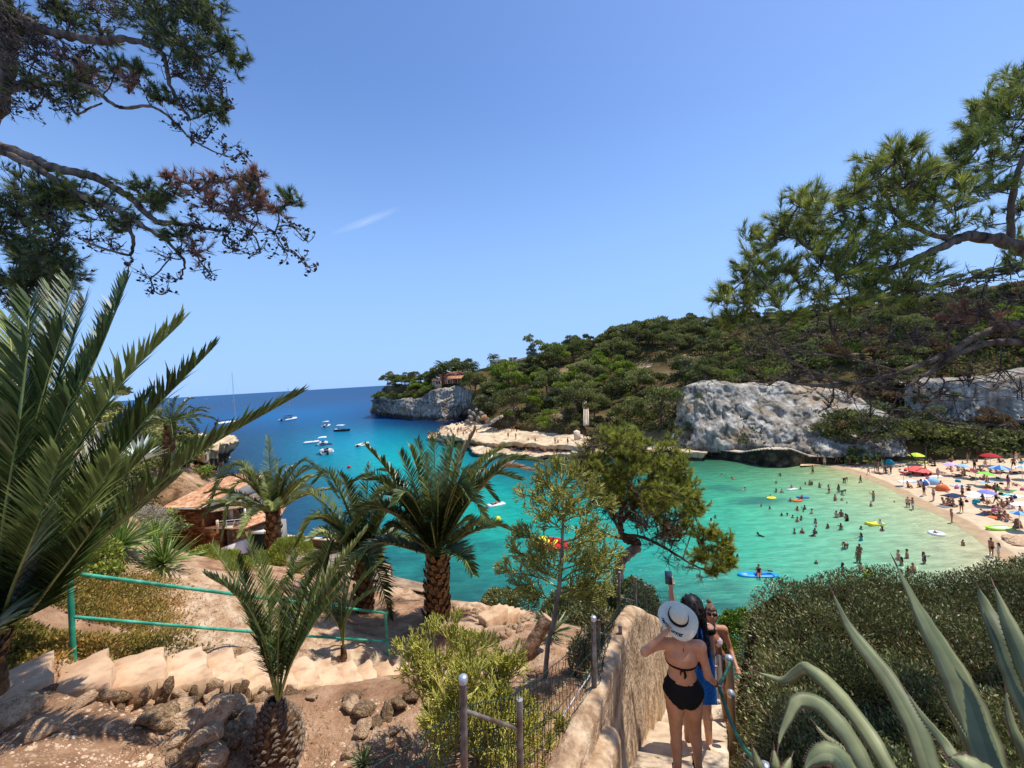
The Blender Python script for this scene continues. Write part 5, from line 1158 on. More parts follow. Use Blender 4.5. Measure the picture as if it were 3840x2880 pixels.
stairs('hillside_stairs',W(586,424,103),W(586,409,108),12,1.0,'lower flight of pale stairs rising through the scrub above the ledge')
stairs('hillside_stairs',W(583,406,112),W(587,388,126),16,.9,'upper broken flight of pale stairs between the pines on the hillside',side=False,noise_=.4)
stairs('rock_stairs',W(482,427.5,123),W(515,407,140),22,1.6,'stone stairs with a pale edge climbing from the rock platform',side=False)
mb=MB();o=W(577,435,97);mb.box((-.7,-.6,-1.5),(.7,.6,.9));mb.add(np.array([(-.7,-.6,.9),(.7,-.6,.9),(.7,.6,.9),(-.7,.6,.9),(0,0,1.3)]),[(0,1,4),(1,2,4),(2,3,4),(3,0,4)]);mb.obj('stone_pillar',[M_CREAMW],None,loc=o,label='pale stone block pillar at the end of the rock platform',cat='pillar')
pr=MB();p0=W(606,436,96);p1=W(646,437.5,92)
q=MB();d_=p1-p0;q.add([tuple(v)for v in(Vector((0,0,-1.6)),d_+Vector((0,0,-1.6)),d_,Vector((0,0,0)),Vector((0,2,-1.6)),d_+Vector((0,2,-1.6)),d_+Vector((0,2,0)),Vector((0,2,0)))],[(0,1,2,3),(3,2,6,7),(0,3,7,4),(1,5,6,2)]);
e=empty('jetty_wall',p0,label='low brown walled terrace with a pale top behind the bent pine',cat='terrace wall');q.obj('wall_body',[M_QWALL],e)
q=MB();q.add([tuple(v)for v in(Vector((-.1,-.1,.005)),d_+Vector((.1,-.1,.005)),d_+Vector((.1,2.1,.005)),Vector((-.1,2.1,.005)),Vector((-.1,-.1,.2)),d_+Vector((.1,-.1,.2)),d_+Vector((.1,2.1,.2)),Vector((-.1,2.1,.2)))],[(4,5,6,7),(0,1,5,4),(1,2,6,5),(3,0,4,7),(2,3,7,6)]);q.obj('coping',[M_CREAMW],e)
bg=[(467,421,1.9),(471,418,2.2),(474,415,2.6),(478,419,2.0),(481,414,2.4),(484,418,3.0),(470,412,1.8),(476,410,1.9),(462,423,1.3),(488,421,2.3),(457,424,.9),(465,425,.9)]
bl_=['grey','pale grey','leaning grey','split grey','upright grey','large orange','small dark','rounded grey','low dark','broad tan','small pale','flat grey']
M_BOUL=mat('grey_boulder',srgb(78,72,64,.85),srgb(166,156,142,.85),srgb(118,110,100,.85),scale=.8,rough=.95,bump=.8,bscale=3,dist=.2,spec=.1)
M_BOULO=mat('orange_boulder',srgb(150,104,70,.85),srgb(214,170,126,.9),scale=.8,rough=.95,bump=.8,bscale=3,dist=.2,spec=.1)
for i,((x,y,s),nm)in enumerate(zip(bg,bl_)):
 o=link('boulder',rock_mesh(60+i,1,1.0,.9,m=M_BOULO if 'orange' in nm or 'tan' in nm else M_BOUL),None,W(x,y,124+(424-y)*.9),label=f'{nm} boulder in the rockfall behind the rock platform',cat='boulder',group='boulders behind the rock platform');s*=.5;o.scale=(s*1.2,s,s*1.2);o.rotation_euler=(i,i*2,i*3)
for i in range(26):
 x=585+i*4.6+random.uniform(-2,2);o=link('shore_rock',ROCKS_D[i%4],None,S(x,458.5-random.uniform(.3,2.2),.2),cat='rock',group='dark rocks along the waterline of the far ledge',label=f'dark wet rock at the waterline of the far ledge, {"twenty-" if i >= 20 else ""}{ORD[i % 20]} from left');s=random.uniform(.5,1.4);o.scale=(s*1.4,s,s*.8);o.rotation_euler=(0,0,i)
# ================================================================ NEAR SLOPE: stairs, rail, rocks, walls, fence
def inpoly(x,y,P):
 P=np.asarray(P,float);c=np.zeros(len(x),bool);n=len(P)
 for i in range(n):
  (x1,y1),(x2,y2)=P[i],P[(i+1)%n]
  k=((y1>y)!=(y2>y))&(x<(x2-x1)*(y-y1)/(y2-y1+1e-12)+x1);c^=k
 return c
def scatter_px(P,n,rng,dmax=18.4):
 P=np.asarray(P,float);x=rng.uniform(P[:,0].min(),P[:,0].max(),n*3);y=rng.uniform(P[:,1].min(),P[:,1].max(),n*3)
 k=inpoly(x,y,P);x=x[k][:n];y=y[k][:n];return GP(x,y,dmax)
def slabmesh(poly,z,th,rng,jag=.02,bulge=0.0):
 "an uneven stone slab: top outline with broken edges, sides slanting in a little"
 P=[np.array((p[0],p[1]))for p in poly];ring=[]
 for i in range(len(P)):
  a,b=P[i],P[(i+1)%len(P)];m=6
  for t in np.arange(m)/m:
   q=a+(b-a)*t;n_=np.array((b[1]-a[1],a[0]-b[0]));n_=n_/(np.linalg.norm(n_)+1e-9);ring.append(q+n_*rng.normal(0,jag)*(t>0))
 R=np.array(ring);c=R.mean(0);n=len(R)
 A=np.column_stack([R,np.full(n,z)+rng.normal(0,.004,n)]);I=np.column_stack([c+(R-c)*.9,np.full(n,z+.010)+rng.normal(0,.005,n)]);B=np.column_stack([c+(R-c)*(.98+rng.normal(0,.03,n)[:,None]),np.full(n,z-th)])
 V=np.vstack([A,I,B,[[c[0],c[1],z+.012]]]);i=np.arange(n);j=(i+1)%n
 area=np.sum(R[:,0]*np.roll(R[:,1],-1)-np.roll(R[:,0],-1)*R[:,1])
 q=np.concatenate([np.stack([i,j,j+n,i+n],-1),np.stack([i+2*n,j+2*n,j,i],-1)]);t=np.stack([i+n,j+n,np.full(n,3*n)],-1)
 if area<0:q=q[:,::-1];t=t[:,::-1]
 return V,[q,t]
rng=np.random.default_rng(5)
st=empty('stone_staircase',step_poly[0][0],label='worn limestone staircase with deep treads descending beside the green rail',cat='stairway')
o0=np.array(st.location)
def sub(a,b):return np.asarray(a,float)-b
for q,z in zip(step_poly,step_z):
 V,F=slabmesh(q,z,.24,rng);link('step',mesh_np('step',V-o0,F,[M_STEP]),st)
for k,(q,z)in enumerate(zip(step_poly,step_z)):
 a,b=q[3],q[2]
 for r_ in range(2):
  for t in np.linspace(.0,1,4 if k<9 else 3):
   p=np.array(a)+(np.array(b)-np.array(a))*(t+rng.normal(0,.06));p[1]-=.03+.045*r_;s=rng.uniform(.06,.12)
   o=link('stone',(ROCKS_D if rng.random()<.6 else ROCKS)[int(rng.integers(4))],st);o.location=Vector(p-o0)-Vector((0,0,.10+.085*r_));o.scale=(s*1.4,s,s*.9);o.rotation_euler=tuple(rng.uniform(0,6,3))
st2=empty('lower_steps',GP(505,622)[0],label='short flight of pale steps at the far end of the terrace path',cat='stairway');o2=np.array(st2.location)
for i in range(7):
 z=H-5.95-.17*i;a=[(478+i*6,614+i*.5),(500+i*6,603+i*1.5),(508+i*6,609+i*1.5),(486+i*6,622+i*.5)]
 V,F=slabmesh([S(x,y,z)for x,y in a],z,.3,rng);link('step',mesh_np('step',V-o2,F,[M_STEP]),st2)
M_GREEN=mat('green_rail_paint',srgb(20,128,96,.85),srgb(84,196,164,.85),srgb(40,156,122,.85),scale=2.5,rough=.45,bump=.12,bscale=60,dist=.004,spec=.5,wear=(srgb(150,214,190,.8),9,.35))
rail=empty('green_handrail',W(74,655,5.2),label='green painted tube handrail with two bars beside the stone staircase',cat='handrail');ro=rail.location.copy()
A0,A1=W(73,654,5.2),W(69.5,572,5.2);B0,B1=W(388,658,8.4),W(385.5,612.5,8.4)
for a,b in((A0,A1),(B0,B1)):
 mb=MB();mb.tube([a-ro-Vector((0,0,.15)),b-ro],.032,12);mb.obj('post',[M_GREEN],rail,smooth=True)
am,bm_=A0.lerp(A1,.455),B0.lerp(B1,.36)
mb=MB();mb.tube(bez([A1-ro+Vector((0,0,-.01)),A1.lerp(B1,.5)-ro+Vector((0,0,-.02)),B1-ro+Vector((0,0,-.01))],10),.026,12);mb.obj('top_bar',[M_GREEN],rail,smooth=True)
mb=MB();mb.tube(bez([am-ro,am.lerp(bm_,.5)-ro+Vector((0,0,-.015)),bm_-ro],10),.022,12);mb.obj('lower_bar',[M_GREEN],rail,smooth=True)
rocks=[(160,722,.20,'dark shaded slab-like rock'),(176,716,.16,'pale pointed rock'),(190,727,.17,'cracked cream rock'),(205,735,.20,'large flat cream rock'),(178,742,.12,'orange-tinted rock'),(168,752,.08,'small tan rock'),(196,752,.18,'broad buff rock'),(212,762,.16,'rounded buff rock'),(186,765,.13,'brown-veined rock'),(172,763,.07,'small round rock'),(236,712,.11,'orange stone'),(225,722,.10,'dark chipped stone'),(246,726,.12,'upright rough stone'),(225,742,.15,'dark brown wedge stone'),(240,745,.10,'shaded square stone'),(300,690,.15,'grey slanting rock'),(312,700,.07,'small pale rock'),(40,735,.12,'split yellowish rock'),(6,725,.18,'pale buried rock'),(80,705,.10,'flat beige rock'),(20,712,.12,'tilted pale rock'),(354,708,.10,'cream chunk'),(366,716,.12,'dark hollowed stone'),(376,724,.08,'round brown stone'),(388,716,.09,'angular grey stone'),(362,735,.11,'broad cream slab'),(378,742,.12,'low tan rock'),(408,742,.10,'dusty tan rock'),(395,733,.07,'small cream chip'),(352,755,.09,'white standing stone'),(352,700,.08,'small brown chip'),(410,700,.09,'sharp grey chip'),(398,708,.10,'layered grey stone'),(130,700,.10,'brown slab end'),(118,694,.08,'thin pale slab'),(262,700,.09,'brown wedge'),(534,612,.22,'pale upright rock'),(527,620,.16,'cream rock'),(520,632,.12,'orange rock'),(463,612,.14,'buff rock'),(452,606,.12,'pale low rock'),(545,735,.08,'small pale rock'),(556,712,.07,'tan rock'),(535,700,.06,'brown rock'),(585,730,.07,'grey rock'),(560,690,.08,'flat rock'),(500,690,.07,'reddish rock')]
zones=[(0,150,'at the left of the foreground bed'),(150,222,'in the rock pile left of the ball-trunked palm'),(222,262,'under the treads beside the ball-trunked palm'),(262,345,'right of the ball-trunked palm'),(345,420,'below the lower treads'),(420,600,'by the terrace path and fence')]
seen=set()
for i,(x,y,s,nm)in enumerate(rocks):
 p=GP(x,y)[0];zn=next(z[2]for z in zones if z[0]<=x<z[1]);s*=1.15
 nm2=nm;
 while(nm2,zn)in seen:nm2='another '+nm2
 seen.add((nm2,zn))
 o=link('rock',rock_mesh(100+i,3,.8,.5,m=M_RISER if 'dark' in nm or 'brown' in nm or 'grey' in nm else M_LIME),None,(p[0],p[1],p[2]+s*.25),label=f'{nm2} {zn}',cat='rock',group='loose rocks on the near slope')
 o.scale=(s*rng.uniform(1.0,1.5),s,s*rng.uniform(.7,1.05));o.rotation_euler=(rng.uniform(-.5,.5),rng.uniform(-.5,.5),rng.uniform(0,6))
ed=empty('terrace_edging',GP(430,597)[0],label='row of pale edging stones along the outer rim of the palm terrace',cat='stone edging');oe=np.array(ed.location)
for path,s0 in((((370,581),(385,580),(402,585),(418,590),(430,597),(452,598),(478,600)),.17),(((437,607),(455,609),(478,614)),.11),(((505,640),(515,628),(525,618),(534,608)),.10),(((330,578),(345,575),(360,579)),.15)):
 pts_=resamp(np.array(path,float),22)
 for x,y in pts_:
  p=GP(x+rng.normal(0,1),y+rng.normal(0,.8),15)[0]
  if p[1]>14.4:continue
  s=s0*rng.uniform(.6,1.3);o=link('stone',ROCKS[int(rng.integers(6))],ed);o.location=(p[0]-oe[0],p[1]-oe[1],p[2]-oe[2]+s*.25);o.scale=(s*1.3,s,s*.8);o.rotation_euler=tuple(rng.uniform(0,6,3))
P=np.concatenate([scatter_px([(0,690),(150,700),(260,710),(350,700),(420,700),(440,768),(0,768)],2600,rng),scatter_px([(420,640),(600,640),(600,768),(430,768)],1800,rng),scatter_px([(300,600),(430,600),(500,640),(430,660),(330,640)],900,rng),scatter_px([(160,600),(300,640),(260,600),(180,560)],700,rng)])
B=np.array(ROCKS[0].vertices[0].co)if 0 else None
tet=np.array([(1,0,-.3),(-.5,.87,-.3),(-.5,-.87,-.3),(.1,.1,.75),(.6,.5,.3)]);tf=np.array([(0,1,4),(0,4,3),(1,3,4),(1,2,3),(2,0,3)])
s=rng.lognormal(-4.6,.55,len(P))[:,None,None];an=rng.uniform(0,6.28,len(P));Rz=np.stack([np.stack([np.cos(an),-np.sin(an),0*an],-1),np.stack([np.sin(an),np.cos(an),0*an],-1),np.stack([0*an,0*an,1+0*an],-1)],1)
V=np.einsum('nij,kj->nki',Rz,tet)*s*np.array((1.2,.9,.8))+P[:,None,:];F=(tf[None]+np.arange(len(P))[:,None,None]*5).reshape(-1,3)
link('gravel',mesh_np('gravel',V.reshape(-1,3),F,[mat('pale_chips',srgb(150,110,80,.8),srgb(232,206,174,.85),scale=3,rough=.9,bump=0)]),kind='stuff',label='pale gravel and stone chips lying on the red soil')
# ---- concrete stairway on the right with its plastered wall
M_PATH=mat('stairway_concrete',srgb(190,166,138,.8),srgb(236,218,192,.84),srgb(220,198,168,.82),scale=1.8,rough=.9,bump=.5,bscale=30,dist=.01,spec=.12,wear=(srgb(170,136,104,.8),4,.5))
M_PLAS=mat('rough_plaster',srgb(160,128,98,.78),srgb(230,204,170,.8),srgb(208,176,140,.78),scale=5,rough=.95,bump=1.0,bscale=20,dist=.03,spec=.1,wear=(srgb(124,88,60,.75),6,.6))
hd_=math.atan(.5);hv=Vector((math.sin(hd_),math.cos(hd_),0));nv=Vector((math.cos(hd_),-math.sin(hd_),0))
def SP(D,off,dz=0):
 "point of the stairway: distance D, offset across it, height above its floor"
 x=1.13+.5*(D-4);p=Vector((x,D,0))+nv*off;p.z=stair_z(D)+dz;return p
sw=empty('concrete_stairway',SP(4.0,0),label='narrow pale concrete stairway descending between the plastered wall and the shrubs',cat='stairway');os_=sw.location.copy()
i=0;D=1.6
while D<11:
 L_=.42;a,b=D,D+L_;z=stair_z(a)-.07
 q=[SP(a,-.12),SP(b+.02,-.12),SP(b+.02,.80),SP(a,.80)]
 V,F=slabmesh([Vector((p.x,p.y,0))for p in q],z,.5,rng,jag=.006);V[:,2]-=(V[:,1]-V[:,1].mean())*.42;link('step',mesh_np('step',V-np.array(os_),F,[M_PATH]),sw);D=b;i+=1
wr=empty('plastered_wall',SP(4.0,0),label='rough plastered retaining wall along the left side of the concrete stairway',cat='retaining wall')
Dn=np.linspace(2.0,11,110);vv=np.linspace(0,1,22)
def wall_top(D):return H+np.interp(D,[2.0,3.1,4.0,4.4,5.0,7,11],[-2.6,-2.75,-2.87,-2.9,-3.12,-4.6,-7.4])
G_=[]
for D in Dn:
 zt=float(wall_top(D));zb=stair_z(D)-.5;row=[]
 for v in vv:p=SP(D,-.04-.10*v);row.append((p.x,p.y,zb+(zt-zb)*v))
 for t,dz in((.03,.02),(.07,.035),(.12,.035),(.16,.02),(.19,-.04),(.2,-.3),(.2,-.9)):p=SP(D,-.14-t);row.append((p.x,p.y,zt+dz))
 G_.append(row)
G_=np.array(G_);n3=np.array(nv);am_=.03*fbm(G_[...,0]*1.6,G_[...,1]*1.6,G_[...,2]*1.6,2)
G_=G_+n3*am_[...,None];G_[...,2]+=am_*.5
V,F=grid_mesh(G_[...,0],G_[...,1],G_[...,2]);link('wall_body',mesh_np('wall_body',V-np.array(wr.location),F[:,::-1],[M_PLAS],smooth=True),wr)
wr2=empty('rounded_wall',W(596,725,3.25),label='low rounded plaster wall with brown shadow streaks ending at the tall fence post',cat='retaining wall');ow=np.array(wr2.location)  # its shadow streaks are only brown mottling in the plaster colour
a,b=np.array(W(592,722,3.35)),np.array(W(560,790,2.55));row=[];d=b-a;d[2]=0;d/=np.linalg.norm(d);n_=np.array((-d[1],d[0],0));
if n_[0]<0:n_=-n_
for t in np.linspace(-.05,1.3,40):
 c=a+(b-a)*t;e_=1 if t>.03 else max(.05,(t+.05)/.08)**.5;r=[]
 for ang in np.linspace(-.5*math.pi,.5*math.pi,14):
  sx=math.copysign(abs(math.sin(ang))**.6,ang)*.13*e_;sz=(abs(math.cos(ang))**.6)*.13*e_;p=c+n_*(.13+sx);r.append((p[0],p[1],c[2]-.10+sz))
 r=[(r[0][0],r[0][1],r[0][2]-1.6)]+r+[(r[-1][0],r[-1][1],r[-1][2]-1.6)];row.append(r)
row=np.array(row);row+=(.02*fbm(row[...,0]*4,row[...,1]*4,row[...,2]*4,4))[...,None]*np.array((1,.3,1))
V,F=grid_mesh(row[...,0],row[...,1],row[...,2]);link('wall_body',mesh_np('wall_body',V-ow,F,[M_PLAS],smooth=True),wr2)
# ---- wooden posts with the green hose strung along the right side
M_POST=mat('round_wood_post',srgb(120,94,70,.85),srgb(206,176,140,.85),scale=4,rough=.85,bump=.5,bscale=20,dist=.006,stretch=(1,1,.15),spec=.15)
M_CAP=flat('grey_metal_cap',srgb(190,194,198),rough=.35,metallic=.6)
M_RUSTY=mat('rusty_grey_pipe',srgb(92,72,62,.8),srgb(176,172,166,.85),srgb(138,130,122,.8),scale=6,rough=.6,bump=.4,bscale=50,dist=.004,spec=.4,wear=(srgb(104,66,48),8,.6))
M_HOSE=flat('green_hose',srgb(38,98,78),rough=.5,bump=.2)
rb=empty('rope_rail',SP(4.6,.9),label='wooden posts with metal caps and a green hose along the right of the stairway',cat='handrail');orr=rb.location.copy()
posts=[((733,742),(729.3,658),4.72,.045),((723.5,697),(720.5,643.5),7.75,.05),((716.7,673),(716,629),9.6,.05),((714,662),(713.2,628),11,.05),((766,800),(765.6,768),2.25,.035)]
for(b_,t_,D,r)in posts:
 B_,T_=W(*b_,D),W(*t_,D);mb=MB();mb.tube([B_-orr-Vector((0,0,.15)),T_-orr-Vector((0,0,.02))],r,12);po=mb.obj('post',[M_POST],rb,smooth=True)
 mb=MB();mb.lathe([(r*1.08,-.04),(r*1.1,0),(r*.9,r*.5),(0.001,r*.75)],T_-orr,12);mb.obj('cap',[M_CAP],po,smooth=True)
tops=[W(*p[1],p[2])-Vector((0,0,.05))for p in posts[:4]]
hand1=W(719.5,686,3.62)
mb=MB();hp2=bez([W(765,770,2.25),W(744,748,2.9),W(731,722,3.3),W(723,699,3.55),hand1,(hand1+tops[0])*.5-Vector((0,0,.02)),tops[0],(tops[0]+tops[1])*.5-Vector((0,0,.12)),tops[1],(tops[1]+tops[2])*.5-Vector((0,0,.08)),tops[2],tops[3]],80)
mb.tube([Vector(p)-orr for p in hp2],.016,7);mb.obj('hose',[M_HOSE],rb,smooth=True)
mb=MB();mb.lathe([(.001,-.05),(.034,-.036),(.05,0),(.034,.036),(.001,.05)],W(731,694,4.60)-orr,12);mb.obj('knot',[M_CAP],rb,smooth=True)
# ---- fence: pipes, cross bars and sagging plastic-coated netting
M_NET=flat('dark_green_wire',srgb(26,52,46),rough=.5)
fn=empty('wire_fence',W(594,722,3.3),label='sagging green wire netting fence on rusty pipe posts beside the plastered wall',cat='fence');of=fn.location.copy()
fp=[((463.5,790),(463,677),2.15,.022),((519,800),(519.5,699),2.42,.022),((594.5,722),(593.5,617),3.35,.021),((600.5,722),(600,682),3.5,.021),((598.5,668),(599,620),3.9,.014),((620.5,640),(620,625),4.2,.02),((618,624),(619.5,572),5.2,.018),((635,600),(635.5,577),6.0,.02),((645,600),(645.5,585),7.2,.02)]
for(b_,t_,D,r)in fp:
 B_,T_=W(*b_,D),W(*t_,D);mb=MB();mb.tube([B_-of-Vector((0,0,.12)),T_-of],r,10);po=mb.obj('post',[M_RUSTY],fn,smooth=True)
 if D in(2.15,3.35):mb=MB();mb.lathe([(r*1.15,-.03),(r*1.2,0),(r*.8,r*.4),(0.001,r*.5)],T_-of,10);mb.obj('cap',[M_CAP],po,smooth=True)
for a,b,r in((W(465,711,2.15),W(519,729,2.42),.012),(W(600,633,3.9),W(616,638,4.3),.01),(W(597,667,3.6),W(616,671,4.1),.01),(W(619,597,5.2),W(634,601,6.0),.012)):
 mb=MB();mb.tube([a-of,b-of],r,8);mb.obj('cross_bar',[M_RUSTY],fn,smooth=True)
def net(Pt,Pb,nv_,nh,seed,amp=.03,r=.0028):
 "wavy netting hung between an upper and a lower line"
 rg=np.random.default_rng(seed);mb=MB();Pt=resamp(np.array([tuple(p)for p in Pt]),60);Pb=resamp(np.array([tuple(p)for p in Pb]),60)
 for i in range(nv_):
  t=(i+.5)/nv_*59;k=int(min(58,t));f=t-k;a=Pt[k]*(1-f)+Pt[k+1]*f;b=Pb[k]*(1-f)+Pb[k+1]*f;m=18;ph=rg.uniform(0,6.28)
  s_=np.linspace(0,1,m)[:,None];q=a*(1-s_)+b*s_;tang=Pt[min(59,k+1)]-Pt[k];tang=tang/(np.linalg.norm(tang)+1e-9)
  q=q+tang*(np.sin(s_*34+ph)*.006+np.cumsum(rg.normal(0,amp*.12,(m,1)),0))+rg.normal(0,amp*.12,(m,3));mb.tube(q-np.array(of),r,3,cap=False)
 for j in range(nh):
  s_=j/(nh-1)if nh>1 else 0;q=Pt*(1-s_)+Pb*s_;q=q+rg.normal(0,amp*.1,q.shape);q[:,2]+=np.cumsum(rg.normal(0,amp*.05,60));mb.tube(q-np.array(of),r*1.1,3,cap=False)
 return mb
nets=[net([W(365,772,1.7),W(415,740,1.9),W(463,705,2.15),W(495,700,2.3),W(519,692,2.42),W(560,660,2.9),W(593,628,3.35)],[W(365,900,1.7),W(415,850,1.9),W(463,830,2.15),W(495,825,2.3),W(519,820,2.42),W(560,778,2.9),W(594,724,3.35)],62,6,1),net([W(594,640,3.35),W(604,632,3.9),W(614,615,4.4),W(623,598,5.0),W(632,586,6),W(642,582,7)],[W(604,722,3.35),W(614,700,3.9),W(624,676,4.4),W(634,648,5.0),W(642,622,6),W(650,608,7)],60,9,2,.05,.003),net([W(640,584,6.6),W(655,590,7.4),W(672,592,8.4)],[W(648,616,6.6),W(662,622,7.4),W(674,620,8.4)],26,6,3,.04,.004)]
for mb in nets:mb.obj('netting',[M_NET],fn,kind='stuff')
mb=MB();mb.tube([W(590,675,3.3)-of,W(575,697,3.2)-of,W(563,716,3.1)-of],.006,5);mb.obj('white_cord',[M_WHITE],fn)
M_LOG=mat('weathered_log',srgb(92,70,54,.85),srgb(190,160,132,.85),srgb(142,112,88,.85),scale=7,rough=.95,bump=1,bscale=26,dist=.02,stretch=(1,1,1),spec=.1)
a,b=W(516,668,6.3),W(548,618,6.5);mb=MB();pth=bez([a-Vector((.05,0,.15)),a.lerp(b,.4)+Vector((0,0,-.03)),b],14);rr_=np.linspace(.125,.11,len(pth))*(1+.06*np.sin(np.arange(len(pth))*2.2));mb.tube([p-np.array(a)for p in pth],rr_,14)
lg=empty('cut_log',a,label='weathered cut log leaning beside the pencil trees',cat='log');mb.obj('log_body',[M_LOG],lg,smooth=True)
d=Vector(pth[-1]-pth[-2]).normalized();mb=MB();mb.tube([Vector(pth[-1])-a+d*.002,Vector(pth[-1])-a+d*.012],.106,14);mb.obj('cut_face',[flat('cut_wood',srgb(186,152,120),rough=.9)],lg)
# ================================================================ PALMS, PINES AND SHRUBS NEAR THE CAMERA
# ---- tall palm of the terrace
def hero_palm(name,base,grow_,r0,r1,stubs,seed,label,fr,ll,lw,nl,mats,extra=0,L=3.0,rr=.03,trunk=True,lo=-30,hi=75,dead=(),rise=None):
 e=empty(name,base,label=label,cat='palm tree');g=Vector(grow_)-Vector(base)
 if trunk:palm_trunk(e,g.z,r0,r1,seed,stubs,lean=(g.x,g.y))
 for i,f in enumerate(fr):
  tip=W(*f[:3])-Vector(base);ri=f[3]if len(f)>3 else.5;m=LM_PALMD if i in dead else mats[i%len(mats)]
  P=[g+(tip-g).normalized()*.04,*[Vector(q)for q in arch(g,tip,ri)[1:]]]
  if len(f)>4:P=[g]+[W(*q)-Vector(base)for q in f[4]]+[tip]
  link('frond',frond_mesh(P,nl,ll,lw,seed=seed*77+i,m=m,rr=rr),e)
 if extra:crown_generic(e,g,extra,L,ll,lw,nl,seed,mats,lo=lo,hi=hi,rr=rr)
 return e
mats2=[LM_PALM,LM_PALM,LM_PALMY]
b4=Vector(GP(437,619)[0]);g4=W(437.5,556,b4.y)
hero_palm('date_palm',b4,g4,.30,.25,110,4,'tallest date palm on the terrace with a stout trunk, its crown against the turquoise water',[(366,446.5,9.2,.25),(417,440,11.0,.2),(434,436,9.6,.15),(450,437,11.4,.2),(475.6,430,10.2,.3),(505,447,9.0,.45),(512,456,11.2,.6),(542,462,9.6,.75),(530,470,10.6,.7),(347.5,514,9.3,.55),(352,482,10.8,.7),(485,519,8.8,.95),(345,540,9.6,.9),(400,452,8.8,.2),(462,446,8.9,.15),(380,470,11.6,.5),(496,500,11.4,.9),(425,455,8.4,.1),(478,470,8.3,.6),(395,505,8.4,.7),(455,438,10.4,.15),(520,480,9.2,.7),(365,480,9.0,.5),(410,448,9.6,.3),(490,455,9.8,.35),(470,500,8.4,.8),(372,500,9.8,.7),(440,470,8.2,.3)],.56,.042,84,mats2,dead=(4,8),extra=12,L=2.3,rr=.03,lo=5,hi=80)
b3=Vector(GP(364,612)[0]);g3=W(364,556,b3.y)
hero_palm('date_palm',b3,g3,.26,.22,90,3,'middle date palm with a dark trunk left of the tallest one',[(344,484,12.4,.6),(315,482,11.2,.9),(287,506,11.4,.8),(370,466,12.2,.3),(403,500,12,.9),(296,546,10.6,.9),(324,579,10.4,.9),(340,474,10.6,.4),(410,530,10.6,.8),(385,478,10.4,.4)],.52,.042,66,[LM_PALM,LM_PALM,LM_PALMY],extra=20,L=2.3,lo=-35,hi=80)
b2=W(274,560,18);g2=W(273,512,18)
hero_palm('date_palm',b2,g2,.32,.30,60,2,'date palm with arching grey-green fronds growing beside the stone cottage',[(268,437,18.5,.1),(206,516,17.6,1.7),(222,540,17.2,2.0),(338,498,17.5,1.5),(228,472,18,1.0),(318,470,18,1.0),(214,490,18.4,1.4)],.52,.036,84,[LM_PALMY,LM_PALM],extra=26,L=3.1,lo=6,hi=80,rr=.04)
OR=MB()
b5=Vector(GP(278,764)[0]);b5.y=b5.y;g5=W(278,701,b5.y-.02)
p5=empty('pineapple_palm',b5,label='young palm with a scaly ball-shaped trunk in the foreground bed',cat='palm tree');hgt=g5.z-b5.z
mb=MB();prof=[(.14,-.12),(.22,-.02),(.265,.12),(.27,.28),(.24,.42),(.18,.54),(.10,.64),(.05,.70)];mb.lathe([(r*.93,z/.70*hgt)for r,z in prof],(0,0,0),22);mb.obj('trunk',[M_PTRUNK],p5,smooth=True)
M_SCALE=mat('palm_scale',srgb(74,58,46,.85),srgb(190,170,148,.85),srgb(132,112,94,.85),scale=9,rough=.95,bump=.8,bscale=30,dist=.01,spec=.1)
sm=MB();sm.add([(-.5,0,-.5),(.5,0,-.5),(.36,.30,.25),(0,.42,.42),(-.36,.30,.25),(0,.12,-.15),(0,-.05,.5)],[(0,1,5)]);sm.add([(-.5,0,-.5),(.5,0,-.5),(.36,.30,.25),(0,.42,.42),(-.36,.30,.25),(0,.20,-.1),(0,-.05,.5)],[(0,5,4),(4,5,3),(3,5,2),(2,5,1),(0,1,5),(4,3,6),(3,2,6),(2,1,6),(0,4,6)]);sme=sm.mesh('scale',[M_SCALE])
rng=np.random.default_rng(12)
for i in range(190):
 f=(i+.5)/190;z=f*hgt;r=np.interp(z/hgt*.70,[p[1]for p in prof],[p[0]for p in prof])*.9;a=i*2.39996+rng.normal(0,.12);o=link('scale',sme,p5);s=.115*(1.1-.45*f)*rng.uniform(.8,1.15);o.location=(math.cos(a)*r,math.sin(a)*r,z);o.scale=(s,s*.9,s*.75);o.rotation_euler=(rng.normal(-.15+.5*(f-.5),.12),rng.normal(0,.2),a-math.pi/2)
fr5=[(355,560,4.4,[(292,660,4.4),(318,610,4.45)]),(366,531,5.1,[(294,650,4.6),(322,590,4.9)]),(332,538,3.9,[(290,660,4.3),(310,600,4.1)]),(309,578,4.9,[(285,660,4.5),(298,615,4.7)]),(259,551,4.5,[(273,660,4.4),(268,600,4.4)]),(279,586,3.8,[(278,665,4.2),(279,620,4.0)]),(207,576,4.1,[(262,650,4.35),(238,598,4.2)]),(212,545,5.0,[(264,655,4.5),(240,590,4.8)]),(237,560,3.8,[(267,660,4.3),(252,605,4.0)]),(229,590,3.7,[(268,650,4.2),(250,610,3.9)]),(248,536,4.9,[(270,660,4.5),(262,600,4.7)]),(340,590,3.8,[(293,660,4.2),(320,615,4.0)]),(295,556,5.0,[(283,660,4.6),(290,610,4.8)])]
for i,(tx,ty,tD,mid)in enumerate(fr5):
 P=[g5-b5+Vector((0,0,-.02))]+[W(*q)-b5 for q in mid]+[W(tx,ty,tD)-b5]
 link('frond',frond_mesh(P,74,.27,.022,vee=.75,droop=.1,seed=900+i,m=[LM_PALM,LM_PALMY][i%3==1],rr=.014,base=.16,fwd=1.0),p5)
